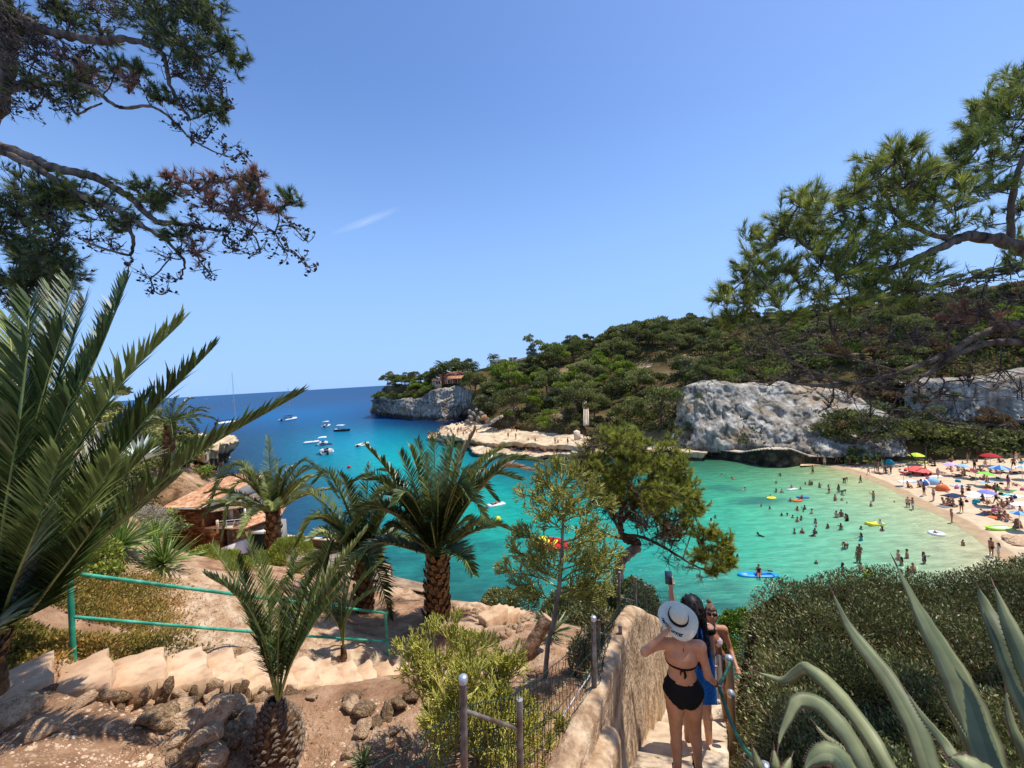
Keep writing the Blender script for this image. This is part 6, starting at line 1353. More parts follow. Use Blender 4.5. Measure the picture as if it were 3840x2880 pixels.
b6=Vector(GP(344,660)[0]);e6=empty('palm_sapling',b6,label='slender palm sapling growing by the lower post of the green rail',cat='palm tree');mb=MB();mb.tube([(0,0,-.05),(0,0,.22)],[.07,.05],8);mb.obj('trunk',[M_PTRUNK],e6)
for i,(tx,ty)in enumerate([(367,548),(330,562),(352,556),(316,600),(375,590),(384,560),(342,585)]):
 t_=W(tx,ty,b6.y+rng.uniform(-.5,.5))-b6;P=arch((0,0,.15),t_,.1);P[1]=np.array((t_.x*.12,t_.y*.12,t_.z*.35+.15));P[2]=np.array((t_.x*.45,t_.y*.45,t_.z*.72+.05));link('frond',frond_mesh(P,34,.26,.02,vee=.7,seed=950+i,m=LM_PALM,rr=.012,base=.3),e6)
b1=W(-22,668,3.75);g1=W(-20,630,3.75)
e1=empty('great_palm',b1,label='huge dark palm at the left edge with fronds sweeping across the frame',cat='palm tree');palm_trunk(e1,g1.z-b1.z,.18,.16,9,30)
fr1=[(298,395,4.5,[(36,600,3.85),(110,530,4.0),(193,457,4.2)]),(213,348,4.5,[(30,585,3.9),(80,508,4.1),(145,420,4.3)]),(182,322,4.2,[(22,575,3.8),(60,475,3.9),(120,385,4.0)]),(128,279,4.8,[(14,570,3.9),(52,455,4.2),(100,350,4.5)]),(72,284,4.3,[(10,540,3.8),(36,430,3.9),(58,340,4.1)]),(51,290,4.9,[(5,560,3.9),(22,450,4.3),(38,365,4.6)]),(8,318,4.2,[(-6,540,3.8),(4,440,3.9),(12,370,4.0)]),(-30,310,4.6,[(-15,530,3.9),(-20,430,4.2),(-25,360,4.4)]),(30,300,3.6,[(2,540,3.6),(16,440,3.5),(26,360,3.5)]),(-60,400,4.0,[(-25,570,3.8),(-40,500,3.9)]),(120,455,3.2,[(20,600,3.6),(60,540,3.4)]),(150,395,5.2,[(25,580,4.0),(75,490,4.5)]),(100,520,3.0,[(20,620,3.5),(58,575,3.2)]),(70,400,3.3,[(8,580,3.6),(36,490,3.4)]),(105,330,5.3,[(12,560,4.0),(50,450,4.6)]),(20,420,3.0,[(-5,590,3.5),(5,510,3.2)]),(-5,380,5.2,[(-10,560,4.0),(-8,470,4.6)]),(175,480,4.9,[(30,600,4.0),(90,550,4.4)]),(60,455,2.9,[(5,610,3.5),(30,540,3.1)]),(40,520,2.7,[(-2,625,3.4),(15,580,3.0)]),(-20,640,2.6,[(-12,625,3.3)]),(45,350,5.4,[(4,550,4.1),(22,450,4.8)]),(95,400,4.6,[(18,580,3.9),(55,495,4.2)]),(85,300,4.9,[(12,560,3.9),(40,440,4.3)]),(62,330,3.8,[(6,560,3.8),(30,440,3.7)]),(25,330,4.6,[(0,560,3.9),(10,440,4.2)]),(150,450,4.2,[(25,590,3.8),(80,520,4.0)]),(110,480,5.4,[(18,590,4.1),(60,530,4.8)]),(-15,440,3.2,[(-10,590,3.5),(-14,510,3.3)]),(75,500,3.4,[(10,610,3.6),(38,560,3.4)]),(50,560,3.2,[(5,620,3.6),(25,590,3.4)]),(90,360,4.2,[(12,570,3.8),(45,470,3.9)]),(40,400,4.0,[(2,570,3.8),(18,480,3.9)]),(130,500,4.6,[(22,605,3.9),(70,560,4.2)])]
for i,(tx,ty,tD,mid)in enumerate(fr1):
 P=[g1-b1]+[W(*q)-b1 for q in mid]+[W(tx,ty,tD)-b1]
 link('frond',frond_mesh(P,135,.54,.027,vee=.5,droop=.12,seed=700+i,m=[LM_PALM,LM_PALM,LM_PALMY,LM_PALM][i%4],rr=.022,base=.10,fwd=1.05),e1)
b7=W(168,455,22);hero_palm('date_palm',b7,W(170,424,22),.28,.26,20,7,'distant palm crown rising from the trees behind the great palm',[],.45,.045,30,[LM_PALM],extra=22,L=2.3,lo=-30,hi=75)
pv=[((443,381),(443,369),209,1.6,'tallest palm rising over the pink villa'),((463,376),(462.6,367.5),212,1.15,'left palm of the pair right of the pink villa'),((473,375),(472.7,367),212,1.15,'right palm of the pair right of the pink villa'),((494,366),(493.5,359),203,1.0,'small dark palm in front of the modern villa')]
vf=[frond_mesh([(0,0,0),(.8,0,.55),(1.7,0,.6),(2.4,0,-.1+.3*k)],16,.6,.12,seed=40+k,m=LM_PALM,rr=.05)for k in range(3)]
for(bx,by),(gx_,gy_),D,s,lab in pv:
 b=W(bx,by+3,D);g=W(gx_,gy_,D)-b;e=empty('villa_palm',b,label=lab,cat='palm tree');mb=MB();mb.tube([(0,0,-1),tuple(g)],[.4*s,.28*s],8);mb.obj('trunk',[M_PTRUNK],e)
 for i in range(26):
  o=link('frond',vf[i%3],e);o.location=g;o.scale=(s*1.5,)*3;o.rotation_euler=(0,math.radians(25-75*(i/26)),i*2.4)
# ---- rosettes: fan palms, yuccas, agaves in the distance
def rosette(name,base,n,L,w,seed,m,label,cat='shrub',up=.25,spread=1.0,trunk=.0,leafname='leaf'):
 rg=np.random.default_rng(seed);e=empty(name,base,label=label,cat=cat)
 if trunk:mb=MB();mb.tube([(0,0,-.2),(0,0,trunk)],[.07,.05],8);mb.obj('trunk',[M_PTRUNK],e)
 mes=[]
 for k in range(5):
  mb=MB();c=rg.uniform(-.15,.05);s_=np.linspace(0,1,5);prof=np.array([.35,.9,1,.6,.02])*w/2;cen=np.stack([s_*L,0*s_,c*L*s_**2],-1)
  V=np.concatenate([cen+np.stack([0*s_,prof,prof*.5],-1),cen,cen+np.stack([0*s_,-prof,prof*.5],-1)]);F=[(i,i+1,i+6,i+5)for i in range(4)]+[(i+5,i+6,i+11,i+10)for i in range(4)];mb.add(V,F);mes.append(mb.mesh(leafname,[m],tint=rg.random(8)))
 for i in range(n):
  el=math.radians(85-(i/n)**.8*(85-up*100));el+=rg.normal(0,.08);o=link(leafname,mes[i%5],e);s=rg.uniform(.75,1.1);o.scale=(s,)*3;o.location=(0,0,trunk);o.rotation_euler=(rg.normal(0,.4),-el,i*2.39996)
 return e
LM_FAN=leafmat('fan_palm_leaf',srgb(60,80,34),srgb(170,188,96),srgb(110,134,60),trans=.25,rough=.4,spec=.5)
LM_YUC=leafmat('yucca_leaf',srgb(60,74,46),srgb(160,170,118),srgb(104,118,76),trans=.1,rough=.4,spec=.5)
LM_PAG=leafmat('pale_agave_leaf',srgb(150,164,150),srgb(214,220,206),trans=.1,rough=.5)
for x,y,n,L_,lab,sd in((120,548,150,.95,'large bright fan-leaved rosette left of the rocks under the great palm',1),(164,565,130,.85,'spiky green rosette at the foot of the pale rock slope',2),(156,538,90,.7,'dark spiky rosette behind the other two near the cottage',3),(185,548,70,.45,'small shaded spiky rosette against the cottage wall',4)):
 rosette('fan_palm',Vector(GP(x,y+4)[0])+Vector((0,0,.12)),n,L_,.045,sd,LM_FAN,lab,up=-.1)
rosette('yucca',Vector(GP(364,766)[0]),40,.21,.022,8,LM_YUC,'small yucca rosette in the red soil left of the wire fence',up=.15)
rosette('yucca',Vector(GP(553,640)[0])+Vector((0,0,.1)),46,.50,.04,9,LM_YUC,'yucca with pale long leaves behind the leaning log',up=.1)
rosette('pale_agave',W(140,462,12),26,.9,.13,10,LM_PAG,'pale grey agave on the bank behind the great palm',up=.1)
# ---- bushes made of many small leaves
LM_HEDGE=leafmat('hedge_leaf',srgb(62,68,36),srgb(188,186,124),srgb(116,120,66),trans=.15,rough=.45,spec=.4,rand=.04)
LM_TWIG=leafmat('dry_twig',srgb(90,68,50),srgb(176,146,116),trans=0,rough=.9,rand=.04)
LM_YG=leafmat('yellow_green_leaf',srgb(84,96,30),srgb(204,206,92),srgb(142,150,58),trans=.3,rough=.5,rand=.05)
LM_GC=leafmat('ground_cover',srgb(92,88,40),srgb(198,150,84),srgb(146,132,58),trans=.2,rough=.5,rand=.05)
LM_BR=leafmat('broad_leaf',srgb(48,58,28),srgb(176,182,112),srgb(98,108,56),trans=.2,rough=.4,spec=.5,rand=.05)
LM_GREYL=leafmat('grey_leaf',srgb(120,116,96),srgb(212,206,186),srgb(166,160,138),trans=.1,rand=.05)
def bush(name,blobs,n,leaf,asp,m,label,cat='shrub',twigs=0,seed=0,base=None,depth=.35,upb=.3):
 "blobs: (centre, (rx, ry, rz)); leaves in the outer shell, twigs inside"
 rg=np.random.default_rng(seed);base=Vector(base if base is not None else blobs[0][0]);e=empty(name,base,label=label,cat=cat);b0=np.array(base)
 w=np.array([b[1][0]*b[1][2]+b[1][1]*b[1][2]for b in blobs]);w/=w.sum();C=[];D=[];T=[];tw=MB()
 for(c,R),k in zip(blobs,(w*n).astype(int)):
  d=rand_dirs(k,rg);d[:,2]=np.where(d[:,2]<-.3,-d[:,2],d[:,2]);q=1-depth*rg.random(k)**1.6+.16*vnoise(d[:,0]*3+c[0]*3,d[:,1]*3+c[1],d[:,2]*3);C.append(np.array(c)+d*q[:,None]*np.array(R));dd=d*.5+rand_dirs(k,rg)*.8+np.array((0,0,upb));D.append(dd/np.linalg.norm(dd,axis=1)[:,None]);T.append(np.clip(.45+.25*vnoise(d[:,0]*4,d[:,1]*4,d[:,2]*4+c[0])+rg.normal(0,.2,k),0,1))
 C=np.concatenate(C);D=np.concatenate(D);T=np.concatenate(T);V,F=leaf_quads(C-b0,D,leaf*rg.uniform(.7,1.3,len(C)),leaf*asp*rg.uniform(.8,1.2,len(C)),rng=rg);link('leaves',mesh_np('leaves',V,F,[m],tint=T),e,kind='stuff')
 if twigs:
  k=twigs;i=rg.integers(0,len(C),k);V,F=leaf_tris(C[i]-b0-D[i]*leaf*3,D[i]+.3*rand_dirs(k,rg),leaf*rg.uniform(3,7,k),.012*np.ones(k),rng=rg);link('twigs',mesh_np('twigs',V,F,[LM_TWIG],tint=rg.random(k)),e,kind='stuff')
 return e
def bl(px,py,D,rpx,rpy,rd=None):
 k=D/FPX;return(tuple(W(px,py,D)),(rpx*k,rd or rpx*k,rpy*k))
bush('terrace_shrub',[bl(575,614,10.5,30,22),(bl(605,612,9.5,28,25)),bl(633,606,9.0,24,24),bl(560,622,10,22,20),bl(598,630,8.8,30,24),bl(640,615,8.2,18,26)],26000,.085,.42,LM_BR,'large leathery-leaved shrub behind the fence with sunlit yellowish leaves',twigs=1500,seed=1,base=W(598,650,9))
bush('terrace_shrub',[bl(500,604,12.6,18,13),bl(522,603,12.2,17,12),bl(488,610,12.8,12,9)],9000,.075,.45,LM_HEDGE,'low dark shrub at the seaward rim of the terrace',seed=2,base=W(505,618,12.4))
bush('terrace_shrub',[bl(588,665,5.6,20,34),bl(606,650,5.2,14,36),bl(600,690,4.8,16,22)],5200,.045,.45,LM_HEDGE,'half bare dark shrub just behind the rusty fence posts',twigs=1800,seed=3,base=W(595,710,5.1),depth=.8)
bush('bank_bush',[bl(290,558,14,22,20),bl(268,566,13.5,16,14),bl(310,570,13,13,12)],11000,.12,.16,LM_YG,'bright green feathery bush below the cottage',seed=4,base=W(288,582,13.8),upb=.9)
bush('bank_bush',[bl(222,563,12.5,16,10),bl(240,570,12,14,10),bl(205,556,13,10,9)],5200,.12,.18,LM_YG,'yellow-green grassy clump in front of the white hoarding',seed=14,base=W(222,574,12.5),upb=.9)
bush('grey_bush',[bl(146,520,15,17,13),bl(157,529,14.5,10,9),bl(132,512,15.5,14,12)],6500,.06,.4,LM_GREYL,'silvery grey bush in front of the cottage wall',twigs=600,seed=5,base=W(150,534,15))
bush('yellow_bush',[bl(60,556,8.2,34,22),bl(92,560,8.0,22,20),bl(30,548,8.5,26,22),bl(4,560,8.0,24,24),bl(104,575,7.6,14,12)],17000,.062,.75,LM_YG,'yellow-green leafy bush behind the upper end of the green rail',seed=6,base=W(60,575,8.1))
bush('dark_bush',[bl(30,500,14,44,32),bl(90,505,15,38,28),bl(0,470,15,36,34),bl(130,500,16,24,26)],9000,.11,.6,LM_MAQ,'dark shaded bush between the great palm and the cottage',seed=7,base=W(60,530,14.5))
bush('stairway_bush',[bl(734,636,7.6,15,24),bl(728,655,7.0,11,20),bl(746,625,7.8,12,14)],9000,.05,.6,leafmat('fresh_leaf',srgb(60,86,26),srgb(160,184,72),srgb(104,132,46),trans=.3,rand=.04),'fresh green bush beside the lower stairway posts',seed=8,base=W(734,665,7.5))
rng=np.random.default_rng(60)
P=np.concatenate([scatter_px([(0,600),(60,580),(110,585),(165,600),(175,640),(160,662),(120,668),(40,665),(0,690)],26000,rng),scatter_px([(100,575),(150,570),(175,590),(150,610)],3000,rng)])
P[:,:2]+=rng.normal(0,.22,(len(P),2));P[:,2]=HN(P[:,0],P[:,1]);dns=fbm(P[:,0]*1.3,P[:,1]*1.3,4,3);P=P[dns>-.55];n=len(P);d=rand_dirs(n,rng)*.8+np.array((0,0,.8));d/=np.linalg.norm(d,axis=1)[:,None]
V,F=leaf_quads(P+np.array((0,0,.02))+d*rng.uniform(0,.10,(n,1)),d,rng.uniform(.03,.07,n),rng.uniform(.02,.035,n),rng=rng)
link('ground_cover',mesh_np('ground_cover',V,F,[LM_GC],tint=np.clip(.5+.35*fbm(P[:,0],P[:,1],1,2)+rng.normal(0,.2,n),0,1)),kind='stuff',label='low fleshy ground cover with green and rust leaves behind the staircase')
dry=np.concatenate([scatter_px([(160,590),(300,600),(330,660),(170,660)],1200,rng),scatter_px([(200,700),(330,700),(330,768),(90,768)],700,rng),scatter_px([(480,640),(600,640),(600,768),(500,768)],900,rng)]);n=len(dry);d=rand_dirs(n,rng)+np.array((0,0,.7));d/=np.linalg.norm(d,axis=1)[:,None]
V,F=leaf_tris(dry,d,rng.uniform(.04,.14,n),.008*np.ones(n),rng=rng);link('dry_grass',mesh_np('dry_grass',V,F,[LM_TWIG],tint=rng.random(n)),kind='stuff',label='dry stalks and twigs scattered over the slope')
# ---- the big hedge mound on the right
hx=[(750,602,6.2),(775,590,6.2),(798,581,6.3),(829,574,6.4),(868,573,6.6),(914,575,6.8),(960,575,7.0),(1007,573,7.2),(1050,573,7.4),(742,640,5.6),(738,690,4.6),(742,740,3.7),(760,800,3.0),(780,640,5.2),(780,700,4.2),(860,640,5.0),(860,700,4.0),(860,768,3.1),(950,640,5.0),(950,700,4.0),(950,768,3.2),(1040,640,5.0),(1040,700,4.1),(1040,768,3.3),(820,610,5.7),(900,605,5.9),(1000,605,6.0)]
hq=[tuple(W(*p))for p in hx];hb_=[(p[0]*1.04,p[1]*1.13,p[2]-1.7)for p in hq[:9]]+[(p[0]*1.1,p[1]*1.3,p[2]-4.5)for p in hq[:9]]
hedge_tps=TPS([p[:2]for p in hq+hb_],[p[2]for p in hq+hb_],lam=2e-3)
def hedge_h(x,y):
 z=hedge_tps(x,y)+.10*fbm(x*1.5,y*1.5,6,3)+.07*fbm(x*4,y*4,2,2)
 side=(x-(1.13+.5*(y-4)+.98));k=np.clip(side/.42,0,1)**.6;zf=near_tps(x,y)-.3
 return zf*(1-k)+z*k
hedge=empty('hedge',(5,5,float(hedge_tps(np.array([5.0]),np.array([5.0]))[0])-1),label='broad dense mound of small-leaved hedge filling the slope right of the stairway',cat='hedge');ho=np.array(hedge.location)
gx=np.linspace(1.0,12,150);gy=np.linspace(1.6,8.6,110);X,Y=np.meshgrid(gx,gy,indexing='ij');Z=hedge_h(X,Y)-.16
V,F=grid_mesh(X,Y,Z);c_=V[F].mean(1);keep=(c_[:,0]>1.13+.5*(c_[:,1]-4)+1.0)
link('leaf_underlay',mesh_np('leaf_underlay',V-ho,F[keep],[mat('hedge_underlay',srgb(30,26,18,.8),srgb(78,64,46,.8),scale=9,rough=1,bump=1,bscale=30,dist=.05,spec=.02)]),hedge,kind='stuff')  # dark mound sheet under the leaves, closing the gaps between them
rng=np.random.default_rng(33);n=142000
u=rng.uniform(724,1075,n);D_=np.exp(rng.uniform(math.log(2.3),math.log(8.2),n));x=((u-512)/FPX)*D_*.93;y=D_;ok=(x>1.13+.5*(y-4)+1.0);x,y=x[ok],y[ok];n=len(x)
z=hedge_h(x,y);gxx=(hedge_h(x+.05,y)-z)/.05;gyy=(hedge_h(x,y+.05)-z)/.05;nn=np.stack([-gxx,-gyy,np.ones(n)],-1);nn/=np.linalg.norm(nn,axis=1)[:,None]
off=-.16+.26*rng.random(n)**.8+.05*vnoise(x*9,y*9,3);p=np.stack([x,y,z],-1)+nn*off[:,None];d=nn*.7+rand_dirs(n,rng)*.75+np.array((0,0,.3));d/=np.linalg.norm(d,axis=1)[:,None]
sz=rng.uniform(.028,.055,n);V,F=leaf_quads(p-ho,d,sz,sz*.42,rng=rng)
T=np.clip(.40+.22*fbm(x*1.1,y*1.1,2,3)+rng.normal(0,.2,n),0,1);link('leaves',mesh_np('leaves',V,F,[LM_HEDGE],tint=T),hedge,kind='stuff')
k=9000;i=rng.integers(0,n,k);d2=nn[i]*.8+rand_dirs(k,rng)*.5;V,F=leaf_tris(p[i]-ho-nn[i]*.06,d2,rng.uniform(.06,.17,k),np.full(k,.007),rng=rng);link('twigs',mesh_np('twigs',V,F,[LM_TWIG],tint=rng.random(k)),hedge,kind='stuff')
LM_DRYF=leafmat('dry_hedge_foot',srgb(96,72,46),srgb(196,164,120),trans=.1,rand=.03)
m_=(z<np.quantile(z,.5))&(y<5)&(rng.random(n)<.12);k=m_.sum();V,F=leaf_tris(p[m_]-ho,rand_dirs(k,rng),rng.uniform(.05,.14,k),np.full(k,.008),rng=rng);link('dry_stems',mesh_np('dry_stems',V,F,[LM_DRYF],tint=rng.random(k)),hedge,kind='stuff')
# ---- agave at the lower right
def agave_mat():
 m=leafmat('agave_leaf',srgb(90,100,66),srgb(152,152,106),trans=.06,rough=.5,spec=.28,rand=.1);nt=m.node_tree;N=nt.nodes;L=nt.links;b=N['Principled BSDF']
 tc=N.new('ShaderNodeTexCoord');n1=N.new('ShaderNodeTexNoise');n1.inputs['Scale'].default_value=7;n1.inputs['Detail'].default_value=8;L.new(tc.outputs['Object'],n1.inputs['Vector'])
 old=b.inputs['Base Color'].links[0].from_socket;mx=N.new('ShaderNodeMixRGB');mx.blend_type='MULTIPLY';mx.inputs[0].default_value=1;r=N.new('ShaderNodeMapRange');r.inputs[1].default_value=.3;r.inputs[2].default_value=.7;r.inputs[3].default_value=.62;r.inputs[4].default_value=1.25
 L.new(n1.outputs['Fac'],r.inputs[0]);L.new(old,mx.inputs[1]);L.new(r.outputs[0],mx.inputs[2]);L.new(mx.outputs[0],b.inputs['Base Color']);return m
M_AG=agave_mat()
M_SPINE=flat('agave_spine',srgb(96,66,52),rough=.5)
def agave_leaf(root,path,w,seed,twist=0.0,chan=.35,thin=.5,spine=True,side=None):
 """path of (px,py,D), from base to tip; w: greatest width in metres"""
 P=np.array([tuple(p)for p in bez([W(*p)-root.location for p in path],34)]);k=len(P);s=np.linspace(0,1,k)
 T=np.gradient(P,axis=0);T/=np.linalg.norm(T,axis=1)[:,None];view=P+np.array(root.location)-np.array((0,0,H));view/=np.linalg.norm(view,axis=1)[:,None]
 Sd=np.cross(T,view);Sd/=np.linalg.norm(Sd,axis=1)[:,None];Nn=np.cross(T,Sd)
 a=twist*s;Sd2=Sd*np.cos(a)[:,None]+Nn*np.sin(a)[:,None];Nn=np.cross(T,Sd2);Sd=Sd2
 wd=w/2*np.interp(s,[0,.15,.4,.7,.9,1],[.72,.9,1,.66,.26,.012]);rg=np.random.default_rng(seed);wav=1+.04*np.sin(s*50+seed)+rg.normal(0,.02,k)
 th=w*.075*(1-s)**.7+.0015;rows=[]
 for q,dz,tz in((-1,chan,0),(-.6,chan*.3,-1),(0,0,-1.6),(.6,chan*.3,-1),(1,chan,0),(.6,chan*.3,.25),(0,0,.25),(-.6,chan*.3,.25)):
  rows.append(P+Sd*(wd*q*wav)[:,None]+Nn*(-(wd*dz)-th*tz*-1)[:,None])
 R=np.stack(rows,1);n=8;i,j=np.meshgrid(np.arange(k-1),np.arange(n),indexing='ij');j2=(j+1)%n;F=np.stack([i*n+j,i*n+j2,(i+1)*n+j2,(i+1)*n+j],-1).reshape(-1,4)
 tint=np.clip(.5+.3*np.sin(j*1.7+seed)+.12*np.sin(i*.5+seed),0,1).reshape(-1);o=link('leaf',mesh_np('leaf',R.reshape(-1,3),F,[M_AG],smooth=True,tint=tint),root)
 mb=MB()
 for q in range(2,k-3):
  for sg,rr in((-1,0),(1,4)):
   c=R[q,rr];mb.add([c-T[q]*.003,c+T[q]*.003,c+Sd[q]*sg*.006+T[q]*.003],[(0,1,2)])
 mb.tube([P[-2],P[-1],P[-1]+T[-1]*.03],[.004,.003,.0005],5);mb.obj('thorns',[M_SPINE],o,kind='stuff')
ag=empty('agave',W(990,830,1.45),label='large blue-green agave with long arching thorny leaves in the lower right corner',cat='agave')
AL=[([(950,815,1.4),(929,768,1.5),(914,725,1.6),(888,679,1.75),(860,643,1.9),(845,620,2.0),(831,589,2.1)],.105,0),([(1000,820,1.4),(991,768,1.5),(976,720,1.6),(957,674,1.7),(933,632,1.8),(914,598,1.9),(893,558,2.0)],.150,.9),([(1060,800,1.35),(1045,740,1.4),(1022,685,1.5),(1003,640,1.6),(987,608,1.7),(977,585,1.75)],.115,.2),([(1080,770,1.3),(1048,710,1.4),(1024,662,1.5),(1005,618,1.6),(993,583,1.7)],.10,-.6),([(915,815,1.4),(888,768,1.5),(868,733,1.6),(840,697,1.75),(822,678.7,1.85),(806,668,1.9),(797,672,1.95),(783,680,2.0),(769,676,2.05),(755,671.5,2.1)],.085,.3),([(890,815,1.35),(865,768,1.42),(852,743,1.47),(837,722,1.52),(821,706,1.58),(806,700,1.6),(796,702,1.6),(789,716,1.58),(781,734,1.55),(778,748,1.52)],.085,.2),([(870,815,1.25),(846,770,1.3),(837,757,1.32),(825,753,1.33),(812,759,1.33),(804,770,1.32)],.09,.1),([(985,800,1.25),(959,765,1.3),(945,743,1.35),(923,716,1.4),(906,691,1.45)],.045,.5),([(1000,800,1.5),(974,759,1.55),(960,731,1.6),(937,690,1.65)],.04,-.5),([(1040,800,1.5),(1022,748,1.55),(1011,720,1.6),(1005,688,1.65)],.045,.4),([(1040,830,1.15),(1000,790,1.18),(968,764,1.22),(950,757,1.25)],.11,.6),([(900,820,1.3),(868,785,1.4),(845,752,1.5),(825,735,1.6),(815,724,1.65)],.05,.8)]
for i,(p,w,tw)in enumerate(AL):agave_leaf(ag,p,w*.82,i,tw)
mb=MB();mb.tube([W(743,646,2.2)-ag.location,W(743,658,2.18)-ag.location,W(749,667,2.14)-ag.location,W(755,671.5,2.1)-ag.location],[.001,.002,.003,.004],5);mb.obj('leaf_tip',[M_SPINE],ag)
ag2=empty('small_agave',W(768,795,1.9),label='small agave offset with short broken leaves beside the nearest post',cat='agave')
for i,p in enumerate([[(768,800,1.9),(758,775,1.95),(745,758,2.0)],[(765,800,1.9),(760,770,1.9),(752,745,1.95)],[(770,800,1.9),(776,770,1.9),(774,748,1.95)],[(775,800,1.85),(785,775,1.85),(792,756,1.9)],[(770,805,1.8),(766,785,1.75),(757,772,1.75)],[(780,800,1.8),(792,785,1.8),(801,772,1.8)]]):agave_leaf(ag2,p,.055,40+i,.5)
# ---- pencil trees
LM_PEN=leafmat('pencil_stick',srgb(124,126,50),srgb(234,222,118),srgb(184,180,82),trans=.1,rough=.5,spec=.35,rand=.04)
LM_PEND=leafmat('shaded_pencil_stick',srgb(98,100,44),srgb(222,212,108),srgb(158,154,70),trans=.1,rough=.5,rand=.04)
def sticks(segs,m,parent,name='sticks'):
 "segs: list of (p, q, r0, r1) -> 3-sided prisms in one sheet"
 A=np.array([s[0]for s in segs]);Bq=np.array([s[1]for s in segs]);r0=np.array([s[2]for s in segs])[:,None];r1=np.array([s[3]for s in segs])[:,None];n=len(A)
 d=Bq-A;d/=np.linalg.norm(d,axis=1)[:,None]+1e-9;u=np.cross(d,rand_dirs(n));u/=np.linalg.norm(u,axis=1)[:,None];v=np.cross(d,u);V=[]
 for a in(0,2.094,4.189):V.append(A+(u*math.cos(a)+v*math.sin(a))*r0)
 for a in(0,2.094,4.189):V.append(Bq+(u*math.cos(a)+v*math.sin(a))*r1)
 V=np.stack(V,1).reshape(-1,3);b=np.arange(n)[:,None]*6;F=np.concatenate([b+np.array(q)for q in((0,1,4,3),(1,2,5,4),(2,0,3,5))])
 t=np.clip(RNG.normal(.5,.22,n),0,1);return link(name,mesh_np(name,V,F,[m],tint=np.tile(t,3)),parent,kind='stuff')
def fork(p,d,L,r,dep,rg,segs,upw=.35,spr=.5,lim=None,shrink=.86):
 d=d/np.linalg.norm(d);q=p+d*L;segs.append((p,q,r,r*.85))
 if dep==0:return
 for _ in range(rg.choice([2,2,3,3,4]if dep>1 else[2,3,4])):
  nd=d+rg.normal(0,spr,3)+np.array((0,0,upw));nd/=np.linalg.norm(nd)
  if lim is not None:
   c,R=lim;t=(q+nd*L-c)/R
   if t@t>1.15:nd=nd-(t/np.linalg.norm(t))*.8
  fork(q,nd,L*shrink*rg.uniform(.8,1.2),r*.8,dep-1,rg,segs,upw,spr,lim,shrink)
rg=np.random.default_rng(81)
def pencil(name,base,label,stems,m,seed,trunk=None,L=.16,r=.011,dep=4,spr=.42,upw=.28,lim=None):
 rg=np.random.default_rng(seed);e=empty(name,base,label=label,cat='succulent tree');segs=[];b0=np.array(tuple(base))
 if trunk:mb=MB();mb.tube([np.array(tuple(W(*q[:3])))-b0 for q in trunk],[q[3]for q in trunk],8);mb.obj('trunk',[M_BARKG],e,smooth=True)
 for(p,q,n_)in stems:
  p=np.array(tuple(p))-b0;q=np.array(tuple(q))-b0
  pts_=bez([p,p*.5+q*.5+rg.normal(0,.03,3),q],6)
  for a,b in zip(pts_[:-1],pts_[1:]):segs.append((a,b,r*1.5,r*1.3))
  for k in range(n_):
   s_=pts_[rg.integers(2,len(pts_))];fork(np.array(s_),(q-p)/np.linalg.norm(q-p)+rg.normal(0,.45,3),L,r,dep,rg,segs,upw,spr,lim)
 sticks(segs,m,e);return len(segs)
bb=Vector(GP(478,760)[0]);D0=bb.y
tg=[(420,650,4.3),(432,632,4.6),(455,625,4.2),(470,640,3.9),(490,640,4.5),(505,655,4.3),(440,670,3.8),(470,675,3.6),(500,690,3.8),(425,690,4.2),(515,700,4.2),(450,710,3.6),(485,715,3.5),(412,640,4.5),(520,735,3.8),(540,740,3.8),(550,715,4.2),(460,650,4.7),(505,745,3.4),(535,765,3.4)]
c0=np.array(tuple(W(470,680,4.1)))-np.array(bb)
np_=pencil('pencil_bush',bb,'yellow-green pencil cactus bush behind the two nearest fence posts',[(bb,W(x,y+18,D),12)for x,y,D in tg],LM_PEN,5,L=.085,r=.0105,dep=4)
bt=Vector(GP(543,695)[0]);trk=[(543,700,5.3,.035),(548,643,5.3,.033),(554,620,5.3,.032),(559,589,5.3,.030),(562,555,5.3,.026),(563,520,5.3,.020),(564,480,5.3,.010)]
ts=[]
for(x,y,D)in[(520,580,5.2),(513,566,5.5),(530,560,4.9),(540,540,5.6),(525,530,5.3),(540,510,5.0),(530,490,5.4),(545,475,5.2),(560,465,5.4),(575,470,5.1),(590,485,5.4),(598,500,5.2),(585,520,4.9),(600,530,5.5),(605,548,5.2),(590,560,5.0),(600,572,5.5),(612,560,5.3),(580,580,5.0),(570,500,4.8),(560,490,5.6),(545,550,5.0),(578,545,5.7),(585,590,5.4),(600,590,5.6),(553,500,5.1),(516,545,5.4)]:
 ty=min(y+22,600);tx=np.interp(ty,[480,520,555,589,620],[564,563,562,559,554]);ts.append((W(tx,ty,5.3),W(x,y+6,D),15))
np2=pencil('pencil_tree',bt,'slender pencil tree with a thin pale trunk standing in front of the bent pine',ts,LM_PEND,6,trunk=trk,L=.085,r=.0085,dep=3,upw=.2)
